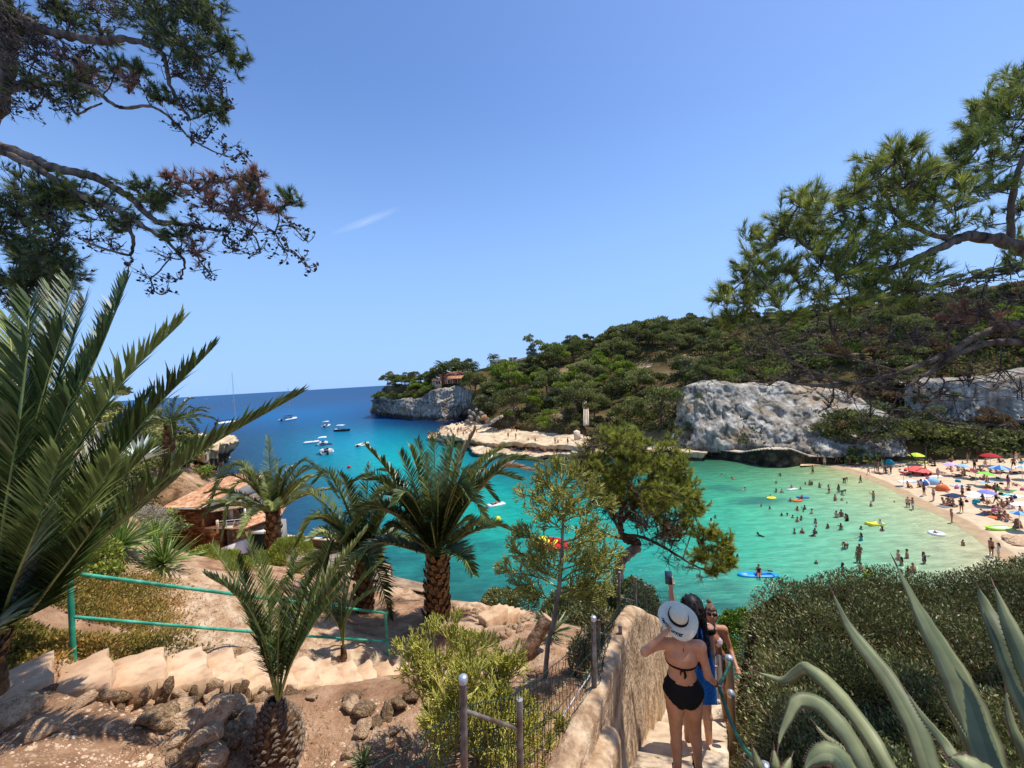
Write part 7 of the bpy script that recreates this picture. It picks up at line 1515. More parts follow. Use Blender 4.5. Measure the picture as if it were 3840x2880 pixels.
# ---- trees and bushes of the left bank
items=[];rs=random.Random(9);LANDL=[((232,448),'the rocky point'),((205,500),'the cottage roof'),((172,425),'the distant palm crown'),((60,480),'the great palm fronds'),((120,440),'the middle of the left bank')]
def on_shore(px,D):
 a,_=ray(px,420);x,y=a*D,D;return x,y,float(shore_h(np.array([x]),np.array([y]))[0])
for px,D,k,s in[(178,86,5,.8),(184,74,1,.7),(170,84,0,.9),(155,92,1,.9),(182,62,0,.8),(150,56,1,.8),(160,60,0,.9),(140,44,0,.7),(150,48,1,.9),(140,70,0,1.1),(120,60,4,1),(100,80,0,1.2),(150,34,0,.5),(130,36,1,.8),(110,44,0,.9),(80,50,1,1.1),(145,27,4,.4)]:
 x,y,z=on_shore(px,D);tr,cr=pines[k];e=empty('pine_tree',(x,y,z-.8*s),rs.uniform(0,6),cat='tree',group='trees on the left bank');e.scale=(s,s,s*.75);link('trunk',tr,e);link('crown',cr,e);items.append((e,pine_look[k].split(' with')[0],(x,y,z+3*s)))
for i in range(70):
 px=rs.uniform(90,212);D=rs.uniform(26,104);x,y,z=on_shore(px,D)
 if z<1.2 or(150<px<285 and D<47):continue
 k=rs.choice([0,1,2,0,1,3]);o=link('shrub',shrubs[k],None,(x,y,z-.3),cat='shrub',group='shrubs on the left bank');s=rs.uniform(.5,1.0);o.scale=(s,s,s);o.rotation_euler=(0,0,rs.uniform(0,6));items.append((o,shrub_look[k],(x,y,z+.6)))
label_all(items,LANDL)
# ================================================================ PINES WHOSE BRANCHES REACH INTO THE PICTURE
LM_NEEDLE=leafmat('pine_needles',srgb(58,70,30),srgb(204,206,86),srgb(128,136,56),trans=.3,rough=.45,spec=.35,rand=.04)
LM_NEEDLED=leafmat('dark_pine_needles',srgb(44,52,28),srgb(146,152,72),srgb(84,94,46),trans=.2,rough=.5,rand=.04)
LM_NEEDLEB=leafmat('brown_pine_needles',srgb(104,72,58),srgb(186,134,104),srgb(142,98,76),trans=.2,rough=.6,rand=.04)
LM_CONE=leafmat('pine_cone',srgb(26,20,18),srgb(98,80,70),srgb(52,42,36),trans=0,rough=.8,rand=.04)
LM_TWG=leafmat('pine_twig',srgb(46,36,30),srgb(140,120,106),srgb(84,70,60),trans=0,rough=.9,rand=.04)
class Pine:
 def __init__(s,name,base,label,seed,cat='pine tree'):
  s.e=empty(name,base,label=label,cat=cat);s.o=np.array(tuple(base));s.rg=np.random.default_rng(seed);s.segs=[];s.tips=[];s.cones=[];s.nodes=[];s.ndirs=[]
 def limb(s,pts,r0,r1,n=8,name='limb',bark=None):
  "pts: (px, py, D)"
  P=np.array([tuple(p)for p in bez([W(*p)-Vector(s.o)for p in pts],6*len(pts))]);k=len(P);P[1:-1]+=s.rg.normal(0,r0*.12,(k-2,3))
  rr=np.linspace(r0,r1,k)*(1+.10*np.sin(np.arange(k)*1.9+r0*100));mb=MB();mb.tube(P,rr,n);mb.obj(name,[bark or M_BARK],s.e,smooth=True);s.nodes.append(P)
 def cluster(s,px,py,D,R,ntw,kind='g',L=None,sub=5,droop=0.0,rt=.006,up=.3,cones=0,tip=None):
  """twigs fanning out round a point; R in metres"""
  c=np.array(W(px,py,D))-s.o;N=np.concatenate(s.nodes);d2=((N-c)**2).sum(1);a=N[d2.argmin()]
  if((a-c)**2).sum()>(R*.5)**2:
   m=(a+c)/2+s.rg.normal(0,R*.18,3)+np.array((0,0,-droop*R*.3));pts_=bez([a,m,c],8)
   for p,q in zip(pts_[:-1],pts_[1:]):s.segs.append((p,q,rt*2.2,rt*1.8))
   s.nodes.append(np.array(pts_))
  for i in range(ntw):
   d=rand_dirs(1,s.rg)[0];d=d*np.array((1,.8,.75))+np.array((0,0,up-droop));d/=np.linalg.norm(d);st=c+s.rg.normal(0,R*.22,3);l=R*s.rg.uniform(.45,1.0)
   q1=st+d*l*.5+s.rg.normal(0,l*.09,3);q2=q1+(d+np.array((0,0,.25-droop*.5)))*l*.45+s.rg.normal(0,l*.09,3)
   s.segs.append((c+s.rg.normal(0,R*.06,3),st,rt*1.3,rt));s.segs.append((st,q1,rt,rt*.8));s.segs.append((q1,q2,rt*.8,rt*.6))
   for _ in range(sub):
    t=s.rg.random();b=st+(q1-st)*t if s.rg.random()<.5 else q1+(q2-q1)*t;dd=d+s.rg.normal(0,.75,3);dd/=np.linalg.norm(dd);l2=l*s.rg.uniform(.18,.42);mid=b+dd*l2*.5;e2=mid+(dd+s.rg.normal(0,.35,3)+np.array((0,0,.3-droop)))*l2*.5
    s.segs.append((b,mid,rt*.6,rt*.5));s.segs.append((mid,e2,rt*.5,rt*.35));s.tips.append((e2,dd,kind))
   s.tips.append((q2,d,kind))
   for _ in range(s.rg.poisson(cones)):
    t=s.rg.random();b=st+(q2-st)*t;s.cones.append(b+s.rg.normal(0,.03,3))
 def finish(s,nl,nw,per,mats,frac=1.0,cone=.03,spread=.5):
  sticks(s.segs,LM_TWG,s.e,'twigs')
  for kd,m in mats.items():
   T=[t for t in s.tips if t[2]==kd]
   if not T:continue
   C=np.array([t[0]for t in T]);Dv=np.array([t[1]for t in T]);k=s.rg.random(len(C))<frac;C,Dv=C[k],Dv[k]
   if not len(C):continue
   per_=per//2 if kd=='b' else per;C2=np.repeat(C,per_,0);D2=np.repeat(Dv,per_,0)+rand_dirs(len(C2),s.rg)*spread*s.rg.uniform(.4,1.6,(len(C2),1))+np.array((0,0,.22));D2/=np.linalg.norm(D2,axis=1)[:,None];C2=C2-D2*nl*.08-np.repeat(Dv,per_,0)*s.rg.uniform(0,nl*.6,(len(C2),1))
   V,F=leaf_tris(C2,D2,nl*s.rg.uniform(.65,1.15,len(C2)),np.full(len(C2),nw),rng=s.rg);tt=np.clip(np.repeat(s.rg.normal(.5,.2,len(C)),per_)+s.rg.normal(0,.16,len(C2)),0,1)
   link('needles',mesh_np('needles',V,F,[m],tint=tt),s.e,kind='stuff')
  if s.cones:
   C=np.array(s.cones);n=len(C);b=np.array([(0,0,-1),(.62,0,-.3),(-.31,.54,-.3),(-.31,-.54,-.3),(.45,.3,.4),(-.5,.2,.4),(0,-.5,.4),(0,0,1.1)]);F0=np.array([(0,2,1),(0,3,2),(0,1,3),(1,2,4),(2,5,4),(2,3,5),(3,6,5),(3,1,6),(1,4,6),(4,5,7),(5,6,7),(6,4,7)])
   a=s.rg.uniform(0,3,(n,3));R=np.array([np.array(Euler(tuple(q)).to_matrix())for q in a]);sc=cone*s.rg.uniform(.7,1.25,n)
   V=np.einsum('nij,kj->nki',R,b)*sc[:,None,None]+C[:,None];F=(F0[None]+np.arange(n)[:,None,None]*8).reshape(-1,3);link('cones',mesh_np('cones',V.reshape(-1,3),F,[LM_CONE],tint=np.repeat(s.rg.random(n),12)),s.e,kind='stuff')
# --- upper left pine
A=Pine('overhanging_pine',W(-60,420,7.5),'old pine with bare limbs and many cones hanging over the upper left',1)
A.limb([(-60,560,7.5),(-40,300,7.4),(-14,110,7.3),(4,60,7.3),(-4,-40,7.2)],.26,.15)
A.limb([(-60,120,7.3),(-5,112,7.2),(3,92,7.1),(8,70,7.0)],.12,.10)
A.limb([(-20,-10,7.2),(28,22,7.0),(52,32,6.9),(78,38,6.8),(108,41,6.7),(122,38,6.7),(145,44,6.6),(162,54,6.5),(172,90,6.5),(190,120,6.4)],.085,.02)
A.limb([(5,93,7.1),(20,88,7.0),(40,85,6.9),(70,83,6.8),(92,88,6.8),(110,102,6.7),(125,108,6.6),(150,106,6.6),(170,118,6.5),(190,138,6.4),(215,152,6.3),(235,158,6.3)],.045,.008)
A.limb([(70,100,6.9),(76,114,6.8),(90,108,6.7),(102,103,6.7)],.02,.012)
A.limb([(60,40,6.9),(80,62,6.8),(88,70,6.8),(66,82,6.8)],.016,.008)
B_=[(-80,120,6.5),(-10,143,6.3),(30,158,6.2),(56,168,6.1),(86,174,6.0),(108,184,5.9),(131,198,5.8),(148,215,5.7),(163,222,5.7),(184,224,5.6),(205,229,5.6),(230,232,5.5)]
A.limb(B_,.085,.016)
A.limb([(-10,146,6.3),(24,162,6.1),(44,173,6.0),(70,189,5.9),(100,204,5.8),(124,213,5.7),(148,229,5.6),(170,244,5.6),(184,262,5.5),(180,280,5.5)],.06,.010)
A.limb([(120,212,5.7),(131,232,5.6),(133,245,5.6),(128,255,5.6),(100,247,5.6),(85,241,5.6)],.028,.012)
for(x,y,D,R,n,k,cn)in[(150,20,6.6,.50,20,'g',.2),(180,10,6.5,.5,20,'g',.2),(205,25,6.5,.45,18,'g',.3),(195,55,6.4,.45,20,'g',.5),(225,48,6.3,.3,12,'g',.5),(235,62,6.3,.22,8,'g',.5),(170,40,6.6,.45,20,'g',.5),(180,75,6.5,.40,18,'n',1.0),(205,85,6.4,.38,16,'n',1.2),(222,90,6.3,.28,10,'n',1.6),(150,-10,6.8,.5,16,'g',.2),(200,-5,6.6,.5,16,'g',.2),(120,10,6.9,.45,14,'n',1.0),(90,5,7.0,.45,14,'n',1.3),(60,10,7.0,.42,14,'n',1.4),(30,30,7.1,.42,14,'n',1.6),(10,30,7.2,.45,14,'n',1.8),(35,60,7.0,.36,12,'n',1.8),(15,55,7.1,.4,12,'n',1.8),(5,15,7.1,.5,12,'g',1.4),(60,60,7.0,.3,10,'b',1.2),(45,95,6.9,.28,10,'n',1.5),(30,110,6.9,.26,8,'n',2.0),(60,108,6.8,.22,7,'n',1.4),(95,75,6.8,.24,8,'b',1.2),(115,72,6.7,.25,9,'g',.8),(140,72,6.7,.22,9,'g',.5),(130,85,6.6,.25,9,'b',1.2),(150,92,6.6,.26,9,'n',1.4),(165,100,6.5,.26,9,'g',1.2),(185,105,6.4,.28,10,'n',1.6),(205,112,6.4,.25,10,'g',1.2),(222,112,6.3,.20,7,'g',1.0),(228,108,6.3,.16,6,'n',2.5),(175,125,6.4,.22,7,'n',1.6),(195,135,6.3,.22,8,'n',1.8),(210,132,6.3,.16,5,'n',2),(225,146,6.2,.20,6,'n',1.8),(240,154,6.2,.16,6,'n',3.0)]:
 A.cluster(x,y,D,R*.95,int(n*1.5),k,cones=cn*1.1,sub=6,rt=.006)
for(x,y,D,R,n,k,cn)in[(20,200,6.3,.5,18,'g',1.0),(5,230,6.4,.5,18,'g',1.0),(25,250,6.3,.45,16,'g',1.2),(45,215,6.0,.4,14,'g',1.0),(60,235,6.0,.35,13,'n',1.8),(40,270,6.2,.4,14,'g',1.0),(15,280,6.3,.45,16,'g',.8),(55,275,6.1,.3,10,'g',.8),(10,305,6.4,.3,9,'n',1.4),(80,200,5.9,.28,10,'g',1.0),(100,215,5.8,.28,10,'g',1.0),(90,240,5.8,.28,10,'n',2.0),(110,245,5.7,.25,9,'n',2.2),(125,225,5.7,.25,9,'g',1.0),(140,195,5.8,.24,9,'g',.8),(155,205,5.7,.26,10,'g',.9),(165,195,5.7,.2,8,'g',.8),(178,188,5.6,.2,7,'n',1.8),(170,178,5.6,.14,5,'b',1.4),(195,190,5.5,.22,8,'b',1.8),(208,182,5.5,.16,6,'b',1.5),(222,182,5.4,.22,8,'n',2.4),(240,178,5.4,.2,7,'b',1.6),(258,178,5.3,.14,6,'b',1.2),(250,195,5.4,.22,9,'g',1.0),(215,205,5.5,.28,12,'b',1.6),(235,210,5.4,.28,12,'b',1.4),(255,210,5.3,.24,9,'b',1.0),(275,208,5.3,.22,8,'b',.8),(292,205,5.2,.16,7,'g',.5),(200,225,5.5,.26,9,'n',2.6),(225,230,5.4,.30,11,'n',2.6),(250,232,5.3,.28,10,'n',2.2),(275,232,5.2,.24,7,'n',1.6),(295,228,5.2,.18,5,'n',1.6),(305,240,5.2,.16,4,'n',1.4),(285,250,5.2,.22,6,'n',1.8),(300,258,5.2,.2,5,'n',2.4),(260,252,5.3,.25,7,'n',2.0),(235,250,5.4,.25,8,'n',2.2),(310,268,5.2,.12,3,'n',2.4),(180,238,5.5,.25,9,'g',.8),(170,258,5.5,.22,7,'n',1.6),(195,252,5.5,.24,8,'b',1.2),(205,268,5.4,.2,6,'n',1.4),(175,280,5.5,.2,5,'n',1.8),(150,278,5.5,.2,5,'n',1.6),(152,292,5.5,.16,4,'n',1.6),(210,278,5.4,.14,3,'n',1.8),(130,262,5.6,.16,5,'n',1.4),(168,292,5.5,.14,3,'n',1.5)]:
 A.cluster(x,y,D,R,int(n*1.35),k,cones=cn*.9,droop=.15 if y>240 else 0,sub=6,rt=.0055)
for _ in range(26):A.cluster(A.rg.uniform(-5,115),A.rg.uniform(-8,112),A.rg.uniform(6.7,7.4),.34,15,'n' if A.rg.random()<.8 else 'g',cones=1.7,sub=5,rt=.006)
for _ in range(14):A.cluster(A.rg.uniform(-5,68),A.rg.uniform(185,305),A.rg.uniform(5.9,6.5),.34,17,'g',cones=.8,sub=5,rt=.006)
A.finish(.12,.0068,27,{'g':LM_NEEDLED,'b':LM_NEEDLEB},cone=.027)
# --- right pine
Bp=Pine('reaching_pine',W(1120,520,5.0),'large pine reaching in from the right edge with long bright needles and bare inner twigs',2)
Bp.limb([(1150,640,5.4),(1110,420,5.2),(1075,300,5.0),(1040,262,4.8),(1010,244,4.6),(975,236,4.5),(955,240,4.4),(930,252,4.3),(915,262,4.3)],.10,.03)
Bp.limb([(955,240,4.4),(925,232,4.3),(898,216,4.2),(885,195,4.2),(878,175,4.2)],.03,.012)
Bp.limb([(1010,246,4.6),(1012,200,4.5),(1022,160,4.4),(1040,120,4.4)],.035,.02)
Bp.limb([(930,252,4.3),(900,265,4.2),(870,270,4.2),(840,262,4.1),(812,250,4.1),(795,238,4.1)],.035,.01)
Bp.limb([(1100,330,5.0),(1040,322,4.7),(990,330,4.6),(950,352,4.5),(900,372,4.4),(850,384,4.3),(800,384,4.2),(760,372,4.2),(745,366,4.2)],.045,.006)
Bp.limb([(1100,400,5.0),(1050,352,4.8),(1000,342,4.7),(960,352,4.5),(930,372,4.5),(900,392,4.4)],.06,.012)
Bp.limb([(915,262,4.3),(895,290,4.3),(870,300,4.2),(845,300,4.2),(830,320,4.2),(845,352,4.2),(870,358,4.2)],.022,.008)
Bp.limb([(850,384,4.3),(800,366,4.2),(770,340,4.2),(750,310,4.1),(735,300,4.1)],.016,.006)
Bp.limb([(900,372,4.4),(840,356,4.3),(790,348,4.2),(765,330,4.2)],.016,.005)
g=[(727,300,4.1,.17,10),(738,318,4.1,.2,11),(732,325,4.1,.14,8),(748,300,4.1,.18,10),(745,275,4.1,.17,9),(760,262,4.1,.14,8),(752,240,4.1,.16,9),(775,245,4.1,.16,9),(780,232,4.1,.2,11),(765,290,4.1,.2,11),(785,270,4.1,.2,11),(800,205,4.1,.2,10),(812,215,4.1,.18,9),(795,225,4.1,.18,9),(820,205,4.1,.14,7),(810,240,4.1,.22,12),(830,235,4.2,.22,12),(845,255,4.2,.24,13),(820,265,4.1,.24,13),(800,285,4.1,.2,10),(838,280,4.2,.24,13),(855,230,4.2,.2,10),(840,210,4.2,.2,10),(850,200,4.2,.18,9),(868,185,4.2,.2,10),(880,168,4.2,.2,11),(895,162,4.2,.2,11),(905,165,4.2,.18,9),(875,205,4.2,.22,11),(895,195,4.2,.24,12),(910,185,4.2,.22,11),(925,180,4.3,.18,9),(915,205,4.3,.22,10),(935,195,4.3,.22,10),(945,175,4.3,.2,9),(955,160,4.3,.2,9),(968,150,4.3,.22,10),(980,140,4.3,.2,9),(978,120,4.3,.2,10),(990,108,4.3,.22,11),(985,128,4.3,.18,8),(1000,118,4.3,.2,9),(1012,95,4.3,.2,9),(1020,75,4.3,.2,9),(1025,100,4.3,.24,10),(1010,135,4.4,.22,9),(990,165,4.4,.24,9),(1010,160,4.4,.24,9),(1025,140,4.4,.24,9),(965,185,4.3,.22,9),(985,195,4.4,.22,8),(1005,190,4.4,.22,8),(1020,210,4.5,.24,8),(955,210,4.3,.22,9),(860,265,4.2,.26,13),(875,245,4.2,.24,12),(890,270,4.2,.26,13),(865,290,4.2,.24,12),(905,245,4.3,.22,10),(925,225,4.3,.22,9),(880,300,4.2,.22,11),(905,290,4.3,.26,13),(850,310,4.2,.2,9),(915,310,4.3,.2,9),(775,305,4.1,.16,7),(790,318,4.1,.14,6),(770,275,4.1,.18,9),(948,232,4.3,.2,7),(820,300,4.1,.18,8),(985,225,4.5,.2,6),(1020,240,4.6,.2,6),(1015,270,4.6,.2,5),(935,270,4.4,.2,7),(895,225,4.2,.22,10)]
for x,y,D,R,n in g:Bp.cluster(x,y,D+Bp.rg.normal(0,.25),R*1.1,int(n*1.25),'g',sub=3,rt=.0045,up=.5,cones=.06)
for(x,y,R,n)in[(760,340,.25,8),(785,350,.28,9),(810,335,.25,9),(835,330,.25,9),(860,335,.3,10),(890,335,.3,10),(920,340,.3,10),(950,325,.3,9),(980,310,.3,9),(1010,300,.3,9),(960,290,.3,8),(990,280,.28,7),(1015,330,.3,8),(790,375,.28,9),(820,380,.28,9),(850,395,.28,9),(880,385,.3,10),(910,380,.3,10),(940,395,.3,9),(970,380,.3,9),(1000,370,.3,8),(1020,390,.3,7),(900,410,.25,7),(870,415,.22,6),(940,420,.25,6),(980,430,.24,5),(1010,425,.24,5),(830,405,.2,6),(770,385,.2,6),(750,355,.2,6),(860,440,.2,4),(900,440,.2,4),(940,300,.3,8),(925,460,.18,3)]:
 Bp.cluster(x,y,4.5+Bp.rg.normal(0,.25),R*1.15,int(n*1.3),'n' if Bp.rg.random()<.95 else 'b',sub=5,rt=.0046,up=.05,cones=.15)
for(x,y)in[(965,312),(955,322),(985,318)]:Bp.cluster(x,y,4.4,.16,7,'b',sub=4,rt=.004,up=0)
Bp.finish(.125,.005,29,{'g':LM_NEEDLE,'b':LM_NEEDLEB},cone=.03,spread=.55)
# --- bent pine over the water
cb_=W(619,582,13);Cp=Pine('bent_pine',cb_,'bent pine with a kinked grey trunk leaning over the turquoise water',3)
Cp.limb([(617,600,13),(618,580,13),(620,566,13),(625,556,13),(633,550,13),(638,546,13)],.17,.15,12,'trunk',M_BARKG)
Cp.limb([(638,546,13),(635,541,13),(627,540,13),(621,532,13),(620,522,13),(624,500,13)],.15,.07,10,'trunk')
Cp.limb([(627,540,13),(612,536,13),(600,530,13),(590,520,12.8)],.05,.02)
Cp.limb([(621,532,13),(605,505,12.6),(592,480,12.4),(585,460,12.4)],.06,.02)
Cp.limb([(622,522,13),(640,500,13.2),(655,480,13.2),(665,465,13.2)],.07,.02)
Cp.limb([(620,534,13),(645,538,12.6),(665,548,12.3),(685,560,12.2),(705,570,12.0),(722,572,12)],.06,.015)
Cp.limb([(624,505,13),(620,480,13.5),(615,455,13.6)],.06,.02)
rg=Cp.rg
poly=[(578,455),(590,440),(606,432),(622,432),(640,440),(662,448),(680,455),(685,470),(688,485),(698,500),(695,515),(690,535),(675,545),(655,535),(635,525),(618,518),(600,520),(588,500),(575,480)]
gp=[];
while len(gp)<170:
 x,y=rg.uniform(575,700),rg.uniform(430,545)
 if inpoly(np.array([x]),np.array([y]),poly)[0]:gp.append((x,y))
for x,y in gp:
 left=x<600 or(x<640 and y>495)or(y>505 and x<680);Cp.cluster(x,y,12.9+rg.normal(0,.9),.46,10,'n' if left and rg.random()<.75 else 'g',sub=6,rt=.011,up=.45)
for x,y,R in[(700,540,.4),(712,535,.38),(722,545,.38),(728,555,.35),(720,562,.35),(708,555,.4),(730,565,.28),(700,560,.3),(715,572,.25)]:Cp.cluster(x,y,12+rg.normal(0,.3),R,12,'g',sub=6,rt=.009,up=.45)
for x,y in[(660,545),(672,552),(680,560),(690,568),(668,562),(650,545),(700,575),(640,538),(590,505),(585,490)]:Cp.cluster(x,y,12.3,.42,9,'n',sub=6,rt=.008,up=-.1,droop=.1)
Cp.finish(.18,.015,24,{'g':leafmat('sunny_pine_needles',srgb(80,90,32),srgb(206,204,84),srgb(148,152,60),trans=.3,rough=.5,rand=.04)},cone=.04,spread=.6)
# ================================================================ PEOPLE
def skin(name,a,b):return mat(name,srgb(*a),srgb(*b),scale=7,rough=.5,bump=.04,spec=.35)
SK=[skin('tanned_skin',(150,98,70),(176,120,88)),skin('light_skin',(190,140,112),(212,164,134)),skin('deep_tan_skin',(108,68,48),(134,88,62))]
HAIR=[flat('black_hair',srgb(24,18,16),rough=.55),flat('brown_hair',srgb(70,46,32),rough=.6),flat('fair_hair',srgb(168,128,84),rough=.6)]
CL={n:flat('cloth_'+n,srgb(*c),rough=.85)for n,c in dict(black=(18,18,20),navy=(24,34,70),red=(176,30,34),white=(228,226,220),blue=(40,110,180),teal=(30,150,160),yellow=(224,214,70),pink=(214,110,140),green=(70,140,80),orange=(224,110,50),grey=(120,120,124),purple=(120,80,150),pale=(150,190,210)).items()}
def body_meshes(pose,fem,h=.032,g=1.0,long_=False,suits=('trunks',)):
 J=skeleton(pose);P=body_prims(J,fem,g)
 if fem:
  R=J['chest']-J['waist'];R=R/np.linalg.norm(R);sx=(J['shr']-J['shl']);sx=sx/np.linalg.norm(sx);fw=np.cross(R,sx)
  for q in(-1,1):P.append(('bust',J['chest']+sx*q*.065-R*.0+fw*.07,J['chest']+sx*q*.066-R*.02+fw*.085,.05,.045,.03))
 V,F,L=grow(P,h=h);out={'body':mesh_np('body',V,F,[SK[0]],smooth=True)}
 loc=(V-J['head'])@J['HR'];hm=(L=='head')&((loc[:,1]<.015)|(loc[:,2]>.045))&(loc[:,2]>-.09)
 out['hair']=shell('hair',V,F,hm,.014,[HAIR[0]])
 if long_:
  hp=[('h',J['head']+J['HR']@np.array((0,-.03,.02)),(.088,.10,.12),J['HR']),('h',J['head']+J['HR']@np.array((0,-.07,-.02)),J['neck']+J['HR']@np.array((0,-.09,-.14)),.075,.06)]
  v,f,_=grow(hp,h=.03);out['hair']=mesh_np('hair',v,f,[HAIR[0]],smooth=True)
 sets=dict(trunks=('pelvis','thigh_top'),bottom=('pelvis',),top=('bust',),suit=('pelvis','belly','chest','bust'),shirt=('chest','shoulder','belly','arm','bust'))
 for s in suits:out[s]=shell({'trunks':'swim_trunks','bottom':'bikini_bottom','top':'bikini_top','suit':'swimsuit','shirt':'shirt'}[s],V,F,np.isin(L,sets[s]),.008,[CL['black']])
 return out
PO={'stand':dict(arml=(9,5,12),armr=(9,-3,18),legl=(4,3,3),legr=(4,-3,2)),'walk':dict(arml=(8,25,25),armr=(8,-22,15),legl=(2,22,8),legr=(2,-18,12)),'up':dict(arml=(30,60,95),armr=(12,5,20),legl=(5,0,0),legr=(5,4,4)),'out':dict(arml=(48,10,25),armr=(42,15,35),legl=(8,6,4),legr=(8,-6,4)),'bend':dict(lean=72,arml=(8,60,15),armr=(10,48,20),legl=(4,16,14),legr=(4,4,8),hipz=.88,nod=-25),'sit':dict(hipz=.13,lean=-12,arml=(16,-28,8),armr=(20,52,35),legl=(8,128,105),legr=(10,112,88)),'sit2':dict(hipz=.12,lean=8,arml=(14,45,45),armr=(14,40,50),legl=(16,92,12),legr=(12,94,22)),'lie':dict(hipz=.12,lean=86,nod=-20,arml=(60,30,95),armr=(60,30,95),legl=(5,-88,4),legr=(5,-88,10)),'lieb':dict(hipz=.12,lean=-84,nod=12,arml=(16,-82,4),armr=(20,-80,10),legl=(5,90,2),legr=(6,128,78)),'swim':dict(hipz=.9,lean=72,nod=-55,arml=(55,120,40),armr=(50,95,60),legl=(5,-70,8),legr=(5,-78,20))}
LIB={}
for k,p in PO.items():
 LIB[k,'m']=body_meshes(p,False,suits=('trunks','shirt')if k in('stand','walk','out')else('trunks',));LIB[k,'f']=body_meshes(p,True,suits=('bottom','top','suit'),long_=k not in('lie',))
PP=[]
def person(px,py,kind='stand',sex='m',imm=0.0,s=1.0,rz=None,skin_=0,hair=0,suit=None,col='black',z=0.0,g='bathers in the water',look=None,place='water'):
 i=len(PP);r=random.Random(i*7+1);P=S(px,py,z)
 if place=='beach':
  for _ in range(4):z=beach_z(P.x,P.y);P=S(px,py,z)
 lb=LIB[kind,sex];e=empty('person',(P.x,P.y,z-imm*s),r.uniform(0,6.28)if rz is None else rz,cat='person',group=g);e.scale=(s,)*3
 def put(k,m):
  me=lb.get(k)
  if me is None:return
  o=link(me.name.split('.')[0],me,e);o.material_slots[0].link='OBJECT';o.material_slots[0].material=m
 put('body',SK[skin_]);put('hair',HAIR[hair])
 for k in(suit or(['trunks']if sex=='m' else['bottom','top'])):put(k,CL[col])
 hn=('black','brown','fair')[hair];pn={'stand':'standing','walk':'walking','up':'standing, one arm raised,','out':'with arms held out','bend':'bending over','sit':'sitting','sit2':'sitting','lie':'lying face down','lieb':'lying on the back','swim':'swimming'}[kind]
 who=('child' if s<.8 else 'woman' if sex=='f' else 'man')
 if imm>1.15 or kind=='swim':look=look or f'{hn}-haired {who} swimming'
 elif imm>.7:look=look or f'{hn}-haired {who} in {col} waist deep'
 elif imm>.2:look=look or f'{hn}-haired {who} in {col} wading'
 look=look or f'{hn}-haired {who} in {col} {pn}'
 PP.append((e,look,(P.x,P.y,z)));return e
def zb(x,y):return 682.7+x/10.37,464+y/10.37
def za(x,y):return 810.7+x/10.37,448+y/10.37
H_,S_,W_,K_=1.33,1.12,.88,.38
wat=[(405,122,H_,'m'),(545,155,'swim','m'),(1010,125,S_,'f'),(968,200,H_,'f'),(1272,212,H_,'m'),(1322,218,W_,'m'),(1340,216,S_,'f'),(1422,245,W_,'f'),(1350,95,K_,'m'),(1675,188,'bend','m'),(1845,188,.3,'c'),(620,272,'swim','m'),(968,292,S_,'f'),(1030,298,S_,'m'),(1222,262,H_,'f'),(1518,302,K_,'f'),(1618,298,K_,'f'),(1650,315,'bend','f'),(1980,385,K_,'m'),(1953,440,W_,'c'),(298,400,H_,'m'),(1118,390,S_,'f'),(815,447,H_,'m'),(903,467,H_,'m'),(1188,482,S_,'f'),(1265,472,S_,'m'),(1250,495,S_,'c'),(1340,512,S_,'m'),(1582,380,W_,'m'),(1650,368,'swim','f'),(1702,407,H_,'c'),(338,560,H_,'m'),(298,587,H_,'f'),(1025,537,H_,'f'),(1085,537,H_,'m'),(1142,557,H_,'m'),(1190,599,S_,'m'),(1228,582,S_,'f'),(1375,612,S_,'f'),(1385,650,S_,'m'),(1503,667,S_,'f'),(1640,682,W_,'f'),(1595,555,W_,'m'),(1645,545,W_,'m'),(1690,560,S_,'f'),(1705,590,W_,'f'),(1850,677,H_,'m'),(2068,695,S_,'f'),(1160,722,S_,'m'),(1240,717,S_,'f'),(1372,717,S_,'m'),(1325,750,'swim','f'),(510,767,H_,'m'),(835,755,'swim','f'),(1850,792,W_,'f'),(1695,867,'bendw','m'),(1835,917,W_,'m'),(1822,1020,.5,'m'),(572,970,H_,'f'),(1385,1035,S_,'c'),(1665,1115,W_,'f'),(1848,1118,W_,'m'),(2195,398,H_,'c')]
wat2=[(1010,612,K_,'m'),(1060,638,.2,'m'),(1580,1010,W_,'c'),(910,1150,W_,'m'),(942,1215,W_,'f'),(1000,1140,W_,'m'),(1178,1197,.6,'f'),(1062,1290,W_,'m'),(1015,1330,W_,'f'),(650,612,W_,'c')]
cols=['black','navy','black','red','blue','black','teal','black','grey','pink','white','black','green','navy','purple']
for i,q in enumerate([(*zb(a,b),c,d)for a,b,c,d in wat]+[(*za(a,b),c,d)for a,b,c,d in wat2[:-1]]):
 x,y,im,sx=q;r=random.Random(i+50);c='s' if sx=='c' else '';sex='m' if sx in 'cm' else 'f';sc=r.uniform(.60,.72)if sx=='c' else(r.uniform(.98,1.07)if sex=='m' else r.uniform(.92,.98));kw=dict(skin_=r.choice([0,0,1,2]),hair=r.choice([0,0,0,1]),col=r.choice(cols),suit=['suit']if sex=='f' and r.random()<.35 else None)
 if im=='swim':person(x,y,'swim',sex,.95,sc,**kw)
 elif im=='bend':person(x,y,'bend',sex,.32,sc,**kw)
 elif im=='bendw':person(x,y,'bend',sex,.5,sc,rz=2.2,skin_=0,hair=0,col='black',suit=['trunks'])
 else:person(x,y,r.choice(['stand','out','stand','up'])if im<1.2 else r.choice(['stand','out']),sex,im,sc,**kw)
for x,y,im in[(414,468,H_),(368.5,463.5,S_),(407,466,1.4)]:person(x,y,'out' if im<1.3 else 'stand','m',im,1.0,look='lone swimmer in the turquoise water')
